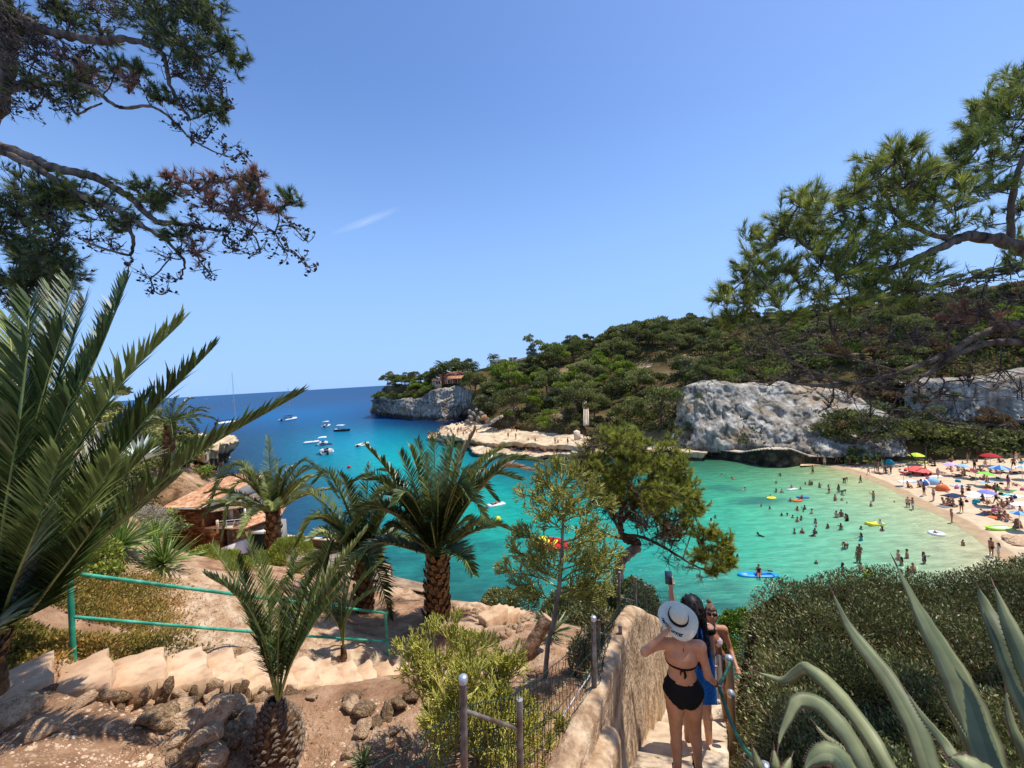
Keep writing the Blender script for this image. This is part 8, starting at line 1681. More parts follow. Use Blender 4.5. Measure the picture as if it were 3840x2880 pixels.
LANDW=[((916,454),'the lime green parasol'),((990,455),'the red parasol'),((951,464),'the lilac parasol'),((999,468),'the blue striped parasol'),((987,474),'the bright green parasol'),((987,492),'the lavender parasol'),((1019,513),'the sky blue parasol'),((942,481),'the orange tent'),((924,476),'the blue and white tent'),((889,457),'the dark teal tent'),((953,495),'the navy towel'),((1000,522),'the lime air mattress'),((771,498),'the yellow float'),((797,501),'the small orange board'),((874,524),'the yellow airbed'),((936,534),'the white ring'),((764,576),'the blue paddleboard'),((760,464),'the stepped sea wall'),((868,575),'the yellow ball'),((722,500),'the bent pine'),((893,505),'the waterline bulge'),((930,505),'the wet sand strip'),((900,565),'the group above the hedge'),((990,550),'the couple on the wet sand'),((840,540),'the middle of the shallows'),((815,515),'the busiest water'),((427,436),'the platform tip'),((445,430),'the platform left half'),((520,437),'the middle of the platform'),((555,441),'the platform right end'),((500,452),'the lower ledge'),((835,470),'the first corner of the beach')]
# ---- on the sand
GB='people on the beach'
bs=[(600,275,'walk','c'),(675,240,'stand','m'),(703,250,'stand','f'),(745,205,'stand','f'),(765,255,'bend','m'),(832,268,'stand','m'),(700,140,'stand','f'),(735,150,'walk','m'),(760,150,'stand','f'),(75,168,'stand','m'),(145,186,'stand','f'),(270,152,'walk','m'),(235,150,'stand','m'),(1175,490,'up','m'),(1275,545,'stand','m'),(1565,665,'stand','f'),(1465,775,'stand','f'),(1575,532,'walk','m'),(1925,585,'walk','m'),(2050,408,'stand','f'),(1580,245,'stand','f'),(1815,235,'walk','m'),(1625,155,'stand','f'),(2105,215,'walk','m'),(520,357,'walk','c'),(1875,1120,'stand','m'),(1950,1162,'stand','w'),(1700,230,'stand','f'),(1130,405,'sit','m'),(1160,385,'sit','f'),(410,170,'sit2','f'),(480,180,'lieb','f'),(930,132,'sit','f'),(1240,152,'sit','m'),(1330,145,'lie','f'),(1460,140,'sit','m'),(1290,190,'sit2','f'),(1015,410,'sit','m'),(1300,420,'lie','f'),(1350,405,'sit','m'),(1390,440,'lie','m'),(1640,440,'sit2','f'),(1790,545,'sit2','f'),(1840,560,'lie','m'),(2085,560,'sit2','f'),(1385,585,'sit','f'),(1430,570,'sit','m'),(1480,590,'sit2','f'),(1440,605,'lie','f'),(1990,605,'sit','f'),(2060,630,'sit','w'),(1910,625,'lie','m'),(1850,675,'lie','f'),(1900,700,'lieb','f'),(1960,665,'sit','m'),(2010,730,'sit2','f'),(1960,745,'sit2','m'),(2030,760,'sit','f'),(1540,285,'lie','f'),(1590,280,'sit','m'),(1720,320,'lie','m'),(1790,330,'sit','f'),(1830,350,'sit2','f'),(1900,430,'sit','m'),(1940,440,'sit2','f'),(1960,425,'lie','f'),(1870,415,'lie','m'),(2000,260,'lie','m'),(1930,265,'sit','f'),(1450,225,'sit','f'),(1530,235,'sit','m'),(1620,240,'lie','f'),(1060,265,'sit','f'),(1030,280,'sit2','m'),(1090,250,'sit','m'),(1120,240,'lie','f'),(1320,320,'walk','f'),(1185,245,'sit','f'),(780,265,'sit2','f'),(700,265,'lie','m'),(620,60,'sit','f'),(590,50,'sit','m'),(1350,250,'lie','f'),(1310,275,'lieb','m'),(1770,250,'sit','f'),(1860,260,'sit2','m'),(2140,265,'lie','f'),(2180,255,'lie','m'),(2130,150,'walk','m'),(2190,150,'sit','f'),(1960,150,'sit','m'),(1720,140,'sit','f'),(2050,600,'sit2','m'),(2120,380,'lie','f'),(2190,690,'sit','m'),(2160,820,'sit','f'),(2130,830,'sit','m')]
for i,(a,b,k,sx)in enumerate(bs):
 x,y=za(a,b);r=random.Random(i+400);sex='m' if sx in 'cm' else 'f';sc=.66 if sx=='c' else(r.uniform(.98,1.06)if sex=='m' else r.uniform(.92,.98))
 kw=dict(skin_=r.choice([0,0,1,2]),hair=r.choice([0,0,1,1,2]),col=r.choice(cols),suit=['suit']if sex=='f' and r.random()<.3 else None)
 if sx=='w':kw['col']='white';kw['suit']=['suit']
 if(a,b)==(1565,665):kw['col']='black';kw['suit']=['suit']
 person(x,y,k,sex,0,sc,g=GB,place='beach',**kw)
# ---- on the rock platform across the cove
def zc(x,y):return 416+x/11.52,410.7+y/11.52
GR='people on the rock platform'
rk=[(300,222,'stand','f'),(325,225,'stand','m'),(338,222,'walk','f'),(362,242,'stand','m'),(400,262,'stand','f'),(412,278,'walk','m'),(475,278,'stand','m'),(482,265,'stand','f'),(492,248,'stand','m'),(547,298,'stand','m'),(603,238,'stand','f'),(255,225,'sit','f'),(490,160,'sit','m'),(1063,318,'stand','m'),(1152,333,'stand','f'),(1105,242,'stand','m'),(1128,238,'stand','f'),(1375,352,'sit2','f'),(1605,385,'stand','f'),(1750,392,'stand','m'),(940,238,'sit','f'),(970,240,'sit','m'),(1000,232,'sit2','f'),(1030,240,'sit','m'),(1160,245,'sit','f'),(560,240,'sit','f'),(625,235,'sit','m'),(640,180,'sit','f'),(670,240,'walk','m'),(700,250,'sit2','f'),(380,225,'sit','m'),(440,220,'sit','f'),(520,250,'walk','f'),(580,260,'sit','m'),(350,205,'sit','m'),(285,212,'sit','f'),(1290,352,'sit','m'),(1640,375,'sit2','f')]
for i,(a,b,k,sx)in enumerate(rk):
 x,y=zc(a,b);r=random.Random(i+900);person(x,y,k,sx,0,1.0,g=GR,z=2.85,skin_=r.choice([0,0,2,1]),hair=r.choice([0,0,1]),col=r.choice(cols))
for i,(a,b,k,sx)in enumerate([(135,288,'stand','m'),(150,282,'stand','f'),(195,290,'walk','m'),(212,292,'stand','m'),(228,290,'stand','f'),(250,300,'stand','m'),(205,285,'stand','m')]):
 x,y=zc(a,b);person(x,y,k,sx,0,1.0,g=GR,z=1.3,skin_=[0,2][i%2],col=['black','red','red','red','orange','navy','red'][i])
for i,(a,b,k,sx)in enumerate([(1100,462,'sit','f'),(1265,468,'sit2','f'),(1320,445,'sit','m'),(1340,448,'lie','f'),(1385,455,'sit','f'),(1412,455,'sit','m'),(1550,458,'sit','f'),(1130,440,'lie','m'),(1290,475,'lie','f'),(1600,470,'sit2','m'),(1650,465,'lie','f'),(1480,470,'sit','m')]):
 x,y=zc(a,b);r=random.Random(i+990);person(x,y,k,sx,0,1.0,g=GR,z=1.3,skin_=r.choice([0,1]),hair=r.choice([0,1]),col=r.choice(cols))
label_all(PP,LANDW)
# ---- the three women on the stairway, built large
def woman(base,rz,sc,pose,label,h,skin_m,kl=None,kr=None,face=False,g=1.0):
 e=empty('person',base,rz,label=label,cat='person');e.scale=(sc,)*3;bpy.context.view_layer.update()if 0 else None
 M=Matrix.Translation(base)@Matrix.Rotation(rz,4,'Z')@Matrix.Diagonal((sc,sc,sc,1));Mi=M.inverted()
 for s in 'lr':
  if 'wik'+s in pose:T_,pole=pose['wik'+s];pose['ik'+s]=(np.array(Mi@Vector(T_)),pole)
 J=skeleton(pose);P=body_prims(J,True,g)
 P=[p for p in P if p[0]!='hand']
 R=J['chest']-J['waist'];R=R/np.linalg.norm(R);sx=(J['shr']-J['shl']);sx=sx/np.linalg.norm(sx);fw=np.cross(R,sx);hx=J['hir']-J['hil'];hx=hx/np.linalg.norm(hx)
 for q in(-1,1):
  P.append(('bust',J['chest']+sx*q*.065+fw*.07,J['chest']+sx*q*.066-R*.02+fw*.085,.05,.045,.03));P.append(('pelvis',J['pel']+hx*q*.062+np.array((0,-.035,-.03)),J['pel']+hx*q*.066+np.array((0,-.045,-.06)),.088,.078,.04))
  P.append(('shoulder',J['chest']+sx*q*.07-fw*.045+R*.04,J['chest']+sx*q*.06-fw*.035-R*.02,.055,.045,.04))
 for s,c in(('l',kl or{}),('r',kr or{})):P+=fingers(J,s,**c)
 if face:
  Hm=J['HR'];hc=J['head']
  P+=[('face',hc+Hm@np.array((0,.090,.005)),hc+Hm@np.array((0,.108,-.022)),.010,.013,.012),('face',hc+Hm@np.array((-.018,.088,-.058)),hc+Hm@np.array((.018,.088,-.058)),.010,.010,.008),('face',hc+Hm@np.array((0,.072,-.09)),hc+Hm@np.array((0,.078,-.095)),.026,.022,.03)]
 for q in(-1,1):P.append(('face',J['head']+J['HR']@np.array((q*.074,-.005,0)),J['head']+J['HR']@np.array((q*.080,-.012,-.022)),.018,.012,.008))
 V,F,L=grow(P,h=h,k=.035);link('body',mesh_np('body',V,F,[skin_m],smooth=True),e);return e,J,V,F,L,M
base1=Vector((ray(687,768)[0]*3.6,3.6,stair_z(3.6)))
p1=dict(hipz=.92,wikr=(W(715.5,684,3.6),(.1,-.5,-1)),wikl=(W(661.5,636,3.56),(-.6,.1,-1)),legl=(1.5,-4,6),legr=(2.5,3,2),lean=2,nod=22,shw=1.16)
w1,J,V,F,L,M1=woman(base1,math.radians(-13),.89,p1,'woman seen from behind in a wide straw hat and black bikini holding the hose rail',.0105,skin('sunlit_skin',(198,136,98),(222,164,124)),dict(curl=30),dict(curl=48),g=1.06)
zc_=J['pel'][2];x_,y_,z_=V.T;tor=np.isin(L,['pelvis','belly','thigh_top'])
top_=zc_+.155;cut=zc_-.155+np.clip((np.abs(x_)-.02),0,1)*1.05*np.where(y_<0,.85,1.25)
link('bikini_bottom',shell('bikini_bottom',V,F,tor&(z_<top_)&(z_>cut),.006,[CL['black']]),w1)
bz=zc_+.30;link('bikini_top',shell('bikini_top',V,F,np.isin(L,['chest','bust','belly','shoulder'])&(np.abs(z_-bz-.0)<.013+.045*(y_>.03)),.005,[CL['black']]),w1)
mb=MB();nk=J['neck'];mb.tube([nk+np.array((.02,-.055,.0)),nk+np.array((.012,-.07,-.04)),nk+np.array((.015,-.078,-.10)),nk+np.array((.02,-.08,-.13))],[.006,.008,.010,.006],6);mb.tube([nk+np.array((0,-.052,.0)),nk+np.array((-.05,-.03,-.0)),nk+np.array((-.075,.02,-.03))],.006,5);mb.tube([nk+np.array((0,-.052,.0)),nk+np.array((.05,-.03,-.0)),nk+np.array((.075,.02,-.03))],.006,5)
mb.tube([(0,-.115,bz-.0),(.012,-.13,bz-.05),(.004,-.12,bz-.09)],[.012,.014,.006],6);mb.tube([(0,-.115,bz),(-.03,-.125,bz-.02),(-.035,-.12,bz-.06)],[.008,.008,.004],5)
for q in(-1,1):mb.tube([(q*.165,-.02,zc_+.05),(q*.19,-.03,zc_-.02),(q*.185,-.02,zc_-.10)],[.006,.007,.004],5);mb.tube([(q*.165,.0,zc_+.05),(q*.195,.0,zc_-.01),(q*.18,.01,zc_-.06)],[.006,.007,.004],5)
mb.obj('ties',[CL['black']],w1)
link('hair',shell('hair',V,F,(L=='head')&(((V-J['head'])@J['HR'])[:,2]>-.03),.01,[HAIR[1]]),w1)
for s in 'lr':
 a=J['an'+s];t_=J['toe'+s];fd=t_-a;fd[2]=0;mb=MB();mb.tube([a+np.array((0,-.05,-.075)),a+fd*.5+np.array((0,0,-.085)),a+fd*1.25+np.array((0,0,-.085))],[.035,.04,.03],8);mb.V[0][:,2]=(mb.V[0][:,2]-(a[2]-.08))*.3+(a[2]-.078);mb.tube([a+fd*.5+np.array((-.045,0,-.06)),a+fd*.55+np.array((0,0,-.01)),a+fd*.5+np.array((.045,0,-.06))],.01,5);mb.obj('sandal',[CL['black']],w1)
mb=MB();d=J['wrr']-J['elr'];d=d/np.linalg.norm(d)
for o_ in(.02,.035):c=J['wrr']-d*o_;u=np.cross(d,(0,0,1.0));u/=np.linalg.norm(u);v=np.cross(d,u);mb.tube([c+(u*math.cos(t)+v*math.sin(t))*.029 for t in np.linspace(0,6.283,15)],.0035,5)
mb.obj('bracelet',[flat('red_brown_bead',srgb(90,40,34),rough=.4)],w1)
M_STRAW=mat('cream_straw',srgb(226,214,178,.9),srgb(246,238,210,.92),scale=90,rough=.9,bump=.5,bscale=160,dist=.002,spec=.1)
hc=J['head']+np.array((0,-.02,.065));hatM=Matrix.Rotation(math.radians(7),3,'Y')@Matrix.Rotation(math.radians(24),3,'X')
nr,na=26,72;aa=np.arange(na)/na*2*np.pi;rows=[]
for r,z in[(.001,.115),(.035,.113),(.06,.104),(.076,.09),(.086,.07),(.092,.04),(.096,.01),(.098,-.002),(.104,-.006)]:rows.append(np.stack([r*np.cos(aa),r*1.12*np.sin(aa),np.full(na,z)],-1))
for t in np.linspace(.1,1,16):r=.104+t*.096;rows.append(np.stack([r*np.cos(aa),r*1.03*np.sin(aa),-.006-.018*t**1.5+.018*t*t*np.sin(2*aa+.6)+.011*t*t*np.sin(3*aa+2)-.03*t**2*np.clip(-np.sin(aa),0,1)],-1))
last=rows[-1];rows.append(last*np.array((.995,.995,1))-np.array((0,0,.006)))
R_=np.stack(rows);R_=R_@np.array(hatM).T+hc;k=len(rows);i,j=np.meshgrid(np.arange(k-1),np.arange(na),indexing='ij');Fh=np.stack([i*na+j,(i+1)*na+j,(i+1)*na+(j+1)%na,i*na+(j+1)%na],-1).reshape(-1,4)
hat=link('sun_hat',mesh_np('sun_hat',R_.reshape(-1,3),Fh,[M_STRAW],smooth=True),w1)
rows=[np.stack([r*np.cos(aa),r*1.12*np.sin(aa),np.full(na,z)],-1)@np.array(hatM).T+hc for r,z in[(.0955,.034),(.1,.033),(.103,.002),(.0985,.0)]]
R_=np.stack(rows);i,j=np.meshgrid(np.arange(3),np.arange(na),indexing='ij');Fh=np.stack([i*na+j,(i+1)*na+j,(i+1)*na+(j+1)%na,i*na+(j+1)%na],-1).reshape(-1,4);link('hat_band',mesh_np('hat_band',R_.reshape(-1,3),Fh,[CL['black']],smooth=True),hat)
tv=MB();ang=math.radians(190)
for ch in 'Hello Summer':
 cu=bpy.data.curves.new('letter','FONT');cu.body=ch;cu.size=.046;cu.shear=.35;cu.extrude=.0006;cu.offset=.0008;ob=bpy.data.objects.new('letter',cu);COL.objects.link(ob);bpy.context.view_layer.update()
 me=bpy.data.meshes.new_from_object(ob.evaluated_get(bpy.context.evaluated_depsgraph_get()));wd=.017 if ch==' ' else(.030 if ch in 'HSm' else.021 if ch in 'eour' else.013)
 if len(me.vertices):
  v=np.array([q.co[:]for q in me.vertices]);a_=ang+(v[:,0])/.17;r_=.205-.0+(-v[:,1]+.012)*-1;r_=.178-v[:,1];t=(r_-.104)/.096
  P_=np.stack([r_*np.cos(a_),r_*1.03*np.sin(a_),-.006-.018*t**1.5+.018*t*t*np.sin(2*a_+.6)+.011*t*t*np.sin(3*a_+2)-.03*t**2*np.clip(-np.sin(a_),0,1)+.0025+v[:,2]],-1)@np.array(hatM).T+hc
  for p in me.polygons:tv.add(P_[list(p.vertices)],[tuple(range(len(p.vertices)))])
 ang+=wd/.17;bpy.data.objects.remove(ob)
tv.obj('lettering',[CL['black']],hat,kind='stuff')
base2=Vector((ray(693.5,640)[0]*4.5,4.5,stair_z(4.5)))
p2=dict(hipz=.90,wikl=(W(670.5,586,4.45),(-.2,-.5,-1)),armr=(4,4,20),legl=(2,0,3),legr=(2,3,3),nod=-4,hturn=10)
w2,J,V,F,L,M2=woman(base2,math.radians(-18),1.02,p2,'woman with long dark curly hair raising a phone on the stairway below the straw hat',.012,SK[1],dict(curl=38),dict(curl=40))
link('dress',shell('dress',V,F,np.isin(L,['chest','bust','belly','pelvis','thigh_top','shoulder'])&(V[:,2]<J['shl'][2]+.03),.012,[CL['black']]),w2)
hp3=[('h',J['head']+np.array((0,-.02,.03)),(.105,.115,.13),None),('h',J['head']+np.array((0,-.07,-.03)),J['neck']+np.array((.02,-.11,-.17)),.115,.10),('h',J['neck']+np.array((.02,-.11,-.12)),J['neck']+np.array((.03,-.12,-.30)),.10,.05)]
v,f,_=grow(hp3,h=.02,k=.05);hr=link('hair',mesh_np('hair',v,f,[HAIR[0]],smooth=True),w2);nm=vnormals(v,f);rg=np.random.default_rng(4);mb=MB()
for i in rg.integers(0,len(v),420):
 c=v[i];n_=nm[i];l=rg.uniform(.05,.12);ph=rg.uniform(0,6);t=np.linspace(0,1,9)[:,None];u=np.cross(n_,(0,0,1.0));u/=np.linalg.norm(u)+1e-6
 mb.tube(c+n_*(.006+.018*np.sin(t*3.1))+np.array((0,0,-1))*l*t+(u*np.cos(t*22+ph)+n_*np.sin(t*22+ph))*.009,.0045,3,cap=False)
mb.obj('curls',[mat('glossy_dark_curls',srgb(20,14,12),srgb(58,42,36),scale=30,rough=.4,bump=0)],hr,kind='stuff')
ph=W(668.5,578,4.42);e=empty('smartphone',ph,math.radians(-20),label='dark smartphone held up over the water in the raised hand',cat='phone');mb=MB();mb.box((-.037,-.004,-.072),(.037,.004,.076));mb.obj('case',[CL['black']],e)
mb=MB();mb.box((-.034,-.0052,-.068),(.034,-.0042,.072));mb.obj('screen',[flat('phone_screen',srgb(60,80,92),rough=.1,spec=.6)],e);mb=MB();mb.box((-.0385,-.0035,-.06),(-.0372,.0035,.07));mb.obj('edge',[M_CAP],e)
T0=np.array([W(700,632,4.95),W(712,672,4.9),W(717,722,4.85)]);gu=np.linspace(0,1,26);gv=np.linspace(0,1,34);rows=[]
for v_ in gv:
 cx=np.interp(v_,[0,.3,1],[699.5,702.5,706.5]);y0=632+v_*73;wpx=5.5+5.5*min(1,v_*2.2);row=[]
 for u_ in gu:fold=math.sin(u_*17+v_*3)*.014+math.sin(u_*7+1)*.01;p=W(cx+(u_-.5)*wpx*2,y0-3*(1-v_)*math.sin(u_*3.1),4.3+fold*1.2);row.append((p.x,p.y,p.z))
 rows.append(row)
R_=np.array(rows);R2=R_+np.array((.0,.008,0));Vt,Ft=grid_mesh(R_[...,0],R_[...,1],R_[...,2]);link('beach_towel',mesh_np('beach_towel',np.vstack([Vt,R2.reshape(-1,3)]),[np.vstack([Ft,Ft[:,::-1]+len(Vt)])],[mat('blue_terry',srgb(20,92,170),srgb(44,136,214),scale=40,rough=.95,bump=.6,bscale=300,dist=.003)],smooth=True),label='bright blue towel hanging from the shoulder of the curly-haired woman',cat='towel')
base3=Vector((ray(712,640)[0]*5.9,5.9,stair_z(5.9)))
p3=dict(hipz=.89,arml=(14,18,55),armr=(8,20,80),legl=(2,18,20),legr=(2,-5,8),lean=5,nod=-22,hturn=-4)
w3,J,V,F,L,M3=woman(base3,math.radians(165),1.0,p3,'woman with braided hair and dark sunglasses climbing the stairway in a pale bikini top',.012,skin('warm_skin',(164,108,78),(192,136,102)),dict(curl=40),dict(curl=40),face=True)
link('bikini_top',shell('bikini_top',V,F,np.isin(L,['bust']),.006,[flat('pale_pink_cloth',srgb(232,206,206),rough=.8)]),w3)
link('shorts',shell('shorts',V,F,np.isin(L,['pelvis','thigh_top']),.014,[mat('printed_cloth',srgb(60,34,32),srgb(170,110,90),scale=28,rough=.9,bump=0)]),w3)
link('hair',shell('hair',V,F,(L=='head')&((((V-J['head'])@J['HR'])[:,1]<.03)|(((V-J['head'])@J['HR'])[:,2]>.055)),.012,[HAIR[1]]),w3)
mb=MB();Hm=J['HR'];hc=J['head']
for q in np.linspace(-.055,.055,7):mb.tube([hc+Hm@np.array((q,.085-.5*abs(q),.072)),hc+Hm@np.array((q*.95,.05,.118-.3*abs(q))),hc+Hm@np.array((q*.8,-.03,.135-.3*abs(q))),hc+Hm@np.array((q*.4,-.085,.095))],.008,5)
mb.lathe([(.001,.045),(.03,.03),(.036,0),(.02,-.03),(.001,-.04)],hc+Hm@np.array((.01,-.07,.15)),10);mb.obj('braids',[mat('brown_braids',srgb(58,38,28),srgb(150,118,92),scale=60,rough=.6,bump=0)],w3,kind='stuff')
mb=MB()
for q in(-1,1):mb.lathe([(.001,.004),(.03,.004),(.033,0),(.03,-.004),(.001,-.004)],hc+Hm@np.array((q*.035,.098,.012)),12,M=Matrix(Hm)@Matrix.Rotation(math.pi/2,3,'X'),sy=.8);mb.tube([hc+Hm@np.array((q*.062,.088,.016)),hc+Hm@np.array((q*.078,.0,.012))],.003,4)
mb.tube([hc+Hm@np.array((-.01,.103,.016)),hc+Hm@np.array((.01,.103,.016))],.003,4);mb.obj('sunglasses',[flat('dark_lens',srgb(16,14,16),rough=.15,spec=.6)],w3)
mb=MB();mb.tube([J['neck']+np.array((math.cos(t)*.062,math.sin(t)*.06+.012,.0-.02*math.sin(t)))for t in np.linspace(0,6.283,17)],.004,5);mb.obj('necklace',[M_WHITE],w3)
rows=[]
for t in np.linspace(0,1,22):
 z=zc_+.10-.62*t;row=[]
 for a_ in np.linspace(-.5,1.25,24):r=.135+.03*t+.014*math.sin(a_*14+t*3)+.01*math.sin(a_*31);row.append((math.cos(a_+math.pi/2)*r*1.15,math.sin(a_+math.pi/2)*r+.02,z+.03*math.sin(a_*5)-.25*t*(a_>.6)))
 rows.append(row)
R_=np.array(rows);Vt,Ft=grid_mesh(R_[...,0],R_[...,1],R_[...,2]);link('wrap',mesh_np('wrap',np.vstack([Vt,Vt*np.array((.96,.96,1))]),[np.vstack([Ft,Ft[:,::-1]+len(Vt)])],[flat('white_cloth',srgb(236,234,232,.9),rough=.9)],smooth=True),w3)
# ================================================================ BOATS AND FLOATS
M_GEL=flat('white_gelcoat',srgb(240,240,238,.9),rough=.3,spec=.5,var=.03)
M_BCUSH=flat('boat_cushion',srgb(70,66,64),rough=.8)
M_DECK=flat('boat_deck',srgb(190,184,174),rough=.7)
M_ALU=flat('aluminium',srgb(190,194,200),rough=.35,metallic=.7)
def hull(mb,L,Wd,Hh,m=0,n=14,inner=True):
 "pointed bow at +x, square stern; open well"
 u=np.linspace(0,1,n);hw=Wd/2*np.where(u<.55,.92+.08*u/.55,np.sqrt(np.clip(1-((u-.55)/.45)**2.2,0,1)));sh=Hh*(1+.35*u**2);x=(u-.5)*L;rows=[]
 for f,zf in((0,-.35),(.62,-.3),(.9,.25),(1,1),(.86,1.02),(.80,.35),(0,.30)):
  rows.append([np.stack([x*(1-.04*(1-zf)),s*hw*f,sh*zf if zf>0 else np.full(n,Hh*zf)],-1)for s in(1,-1)])
 for s in(0,1):
  G=np.stack([r[s]for r in rows],1);V,F=grid_mesh(G[...,0],G[...,1],G[...,2]);mb.add(V,F if s else F[:,::-1],m)
 a=[r[0][0]for r in rows];b=[r[1][0]for r in rows]
 for i in range(3):mb.add([a[i],a[i+1],b[i+1],b[i]],[(0,1,2,3)],m)
def boat(name,px,py,L,Wd,rz,label,hm=None,canopy=None,cab=True,cat='motorboat',extra=None,mast=0,rib=False):
 P=S(px,py,0);e=empty(name,P,math.radians(rz),label=label,cat=cat);e.scale=(1.25,)*3;Hh=.16*L**.7
 mb=MB()
 if rib:
  for s in(1,-1):mb.tube(bez([(-L/2,s*Wd*.4,.25),(0,s*Wd*.42,.27),(L*.35,s*Wd*.3,.32),(L/2,0,.4)],12),.22,8)
  mb.box((-L*.45,-Wd*.35,.0),(L*.35,Wd*.35,.18))
 else:hull(mb,L,Wd,Hh)
 mb.obj('hull',[hm or M_GEL],e)
 if not rib:m2=MB();m2.add([(-L*.48,-Wd*.38,Hh*.42),(L*.25,-Wd*.36,Hh*.42),(L*.25,Wd*.36,Hh*.42),(-L*.48,Wd*.38,Hh*.42)],[(0,1,2,3)]);m2.obj('deck',[M_DECK],e);m2=MB();m2.add([(L*.12,-Wd*.44,Hh*1.06),(L*.12,Wd*.44,Hh*1.06),(L*.42,Wd*.2,Hh*1.27),(L*.42,-Wd*.2,Hh*1.27),(L*.49,0,Hh*1.33)],[(0,3,2,1),(3,4,4,2)]);m2.obj('foredeck',[M_GEL],e)
 for x,w in((-L*.42,.36),(-L*.05,.16)):m2=MB();m2.box((x,-Wd*w,Hh*.43),(x+L*.1,Wd*w,Hh*.85));m2.obj('seat',[M_BCUSH],e)
 if cab:m2=MB();m2.box((L*.06,-Wd*.16,Hh*.4),(L*.16,Wd*.16,Hh*1.35));c=m2.obj('console',[M_GEL],e);m2=MB();m2.add([(L*.16,-Wd*.2,Hh*1.36),(L*.16,Wd*.2,Hh*1.36),(L*.09,Wd*.18,Hh*1.9),(L*.09,-Wd*.18,Hh*1.9)],[(0,1,2,3)]);m2.obj('windscreen',[M_GLASSD],c)
 m2=MB();m2.box((-L*.56,-.2,-.2),(-L*.49,.2,Hh*1.3));m2.obj('outboard',[CL['black']],e)
 if canopy is not None:
  z=Hh*.9+1.5;m2=MB();G=[[(x,y,z+.16*math.cos(y/(Wd*.42)*1.4)+.06*math.cos(x/L*6))for y in np.linspace(-Wd*.42,Wd*.42,7)]for x in np.linspace(-L*.3,L*.18,7)];G=np.array(G);V,F=grid_mesh(G[...,0],G[...,1],G[...,2]);m2.add(V,F);m2.add(V-np.array((0,0,.05)),F[:,::-1]);m2.obj('canopy',[canopy],e)
  for x in(-L*.28,L*.16):
   for y in(-Wd*.4,Wd*.4):m2=MB();m2.tube([(x,y,Hh),(x,y,z+.05)],.035,5);m2.obj('canopy_pole',[M_ALU],e)
 if mast:
  m2=MB();m2.tube([(L*.08,0,Hh),(L*.08,0,mast)],[.14,.07],6);m2.obj('mast',[M_ALU],e)
  for f in(.42,.72):m2=MB();m2.tube([(L*.08,-Wd*.5*(1.2-f),mast*f),(L*.08,Wd*.5*(1.2-f),mast*f)],.05,5);m2.obj('spreader',[M_ALU],e)
  m2=MB();m2.tube([(L*.08,0,Hh*1.9),(-L*.42,0,Hh*1.8)],.13,6);m2.obj('boom',[CL['navy']],e)
  for q in((L*.48,0),(-L*.48,0),(L*.05,Wd*.45),(L*.05,-Wd*.45)):m2=MB();m2.tube([(q[0],q[1],Hh),(L*.08,0,mast*.98)],.022,3);m2.obj('stay',[M_ALU],e)
 return e
boat('sailing_yacht',233,423,15,4.4,62,'largest sailing yacht with a very tall mast, hull behind a palm frond',mast=27,cat='sailboat',cab=False)
boat('sailboat',289,420,10,5.0,80,'white sailing boat with a dark cockpit seen from astern',mast=17,cat='sailboat',canopy=CL['black'])
boat('motorboat',326.4,426.5,5.5,2.6,100,'small white boat with a white canopy left of the dark-hulled boat',canopy=M_GEL)
boat('motorboat',341,431,6.4,2.5,160,'dark-hulled motorboat under a long white canopy',hm=flat('dark_hull',srgb(30,34,46),rough=.4),canopy=M_GEL)
boat('dinghy',311.7,443,3.8,1.8,15,'small dark-engined inflatable dinghy left of the boat pair',rib=True,hm=M_GEL,cat='dinghy')
boat('motorboat',323,444.5,5.2,2.4,110,'white boat with a white bimini just behind the navy-topped boat',canopy=M_GEL)
boat('motorboat',326.5,453,6.0,3.0,120,'large white motorboat with a navy canopy nearest the left palms',canopy=CL['navy'])
boat('motorboat',363,445.5,4.2,2.1,75,'little white open boat alone right of the cluster',cab=True)
fb=boat('speedboat',206,399.2,14,4,5,'tiny white speedboat near the horizon trailing a wake',cat='motorboat');
def blob_obj(name,P,parts,label,cat,rz=0.0,**k):
 e=empty(name,P,rz,label=label,cat=cat,**k)
 for pn,fn_,m in parts:mb=MB();fn_(mb);mb.obj(pn,[m],e,smooth=pn in('ball','tube','body'))
 return e
def ringm(R,r,sy=1.0):
 def f(mb):
  t=np.linspace(0,2*math.pi,25);mb.tube([(R*math.cos(a),R*sy*math.sin(a),r*.4)for a in t],r,8,cap=False)
 return f
def ballm(r):return lambda mb:mb.lathe([(max(.002,r*math.sin(a)),-r*math.cos(a))for a in np.linspace(0,math.pi,10)],(0,0,r*.4),14)
def boxm(a,b,**k):return lambda mb:mb.box(a,b,**k)
blob_obj('buoy',S(498,520.5,0),[('ball',ballm(.42),CL['yellow'])],'round yellow buoy in the turquoise water right of the tallest palm','buoy')
blob_obj('buoy',S(349,468,0),[('ball',ballm(.42),CL['red'])],'round red buoy below the anchored boats','buoy')
blob_obj('beach_ball',S(868.8,578,0)+Vector((0,0,.3)),[('ball',ballm(.33),CL['yellow'])],'yellow ball bobbing just above the hedge edge','ball')
blob_obj('air_mattress',S(496,505.5,0),[('body',boxm((-1.4,-.5,0),(1.4,.5,.22)),M_GEL),('pillow',boxm((-1.38,-.45,.22),(-.9,.45,.36)),M_GEL)],'white air mattress with a sunbather drifting above the yellow buoy','air mattress',.5)
o_=person(495.6,505.5,'lieb','f',-.24,1.0,rz=-1.07,col='black',look='woman in black lying on the white air mattress');o_['label']='woman in black lying on the white air mattress'
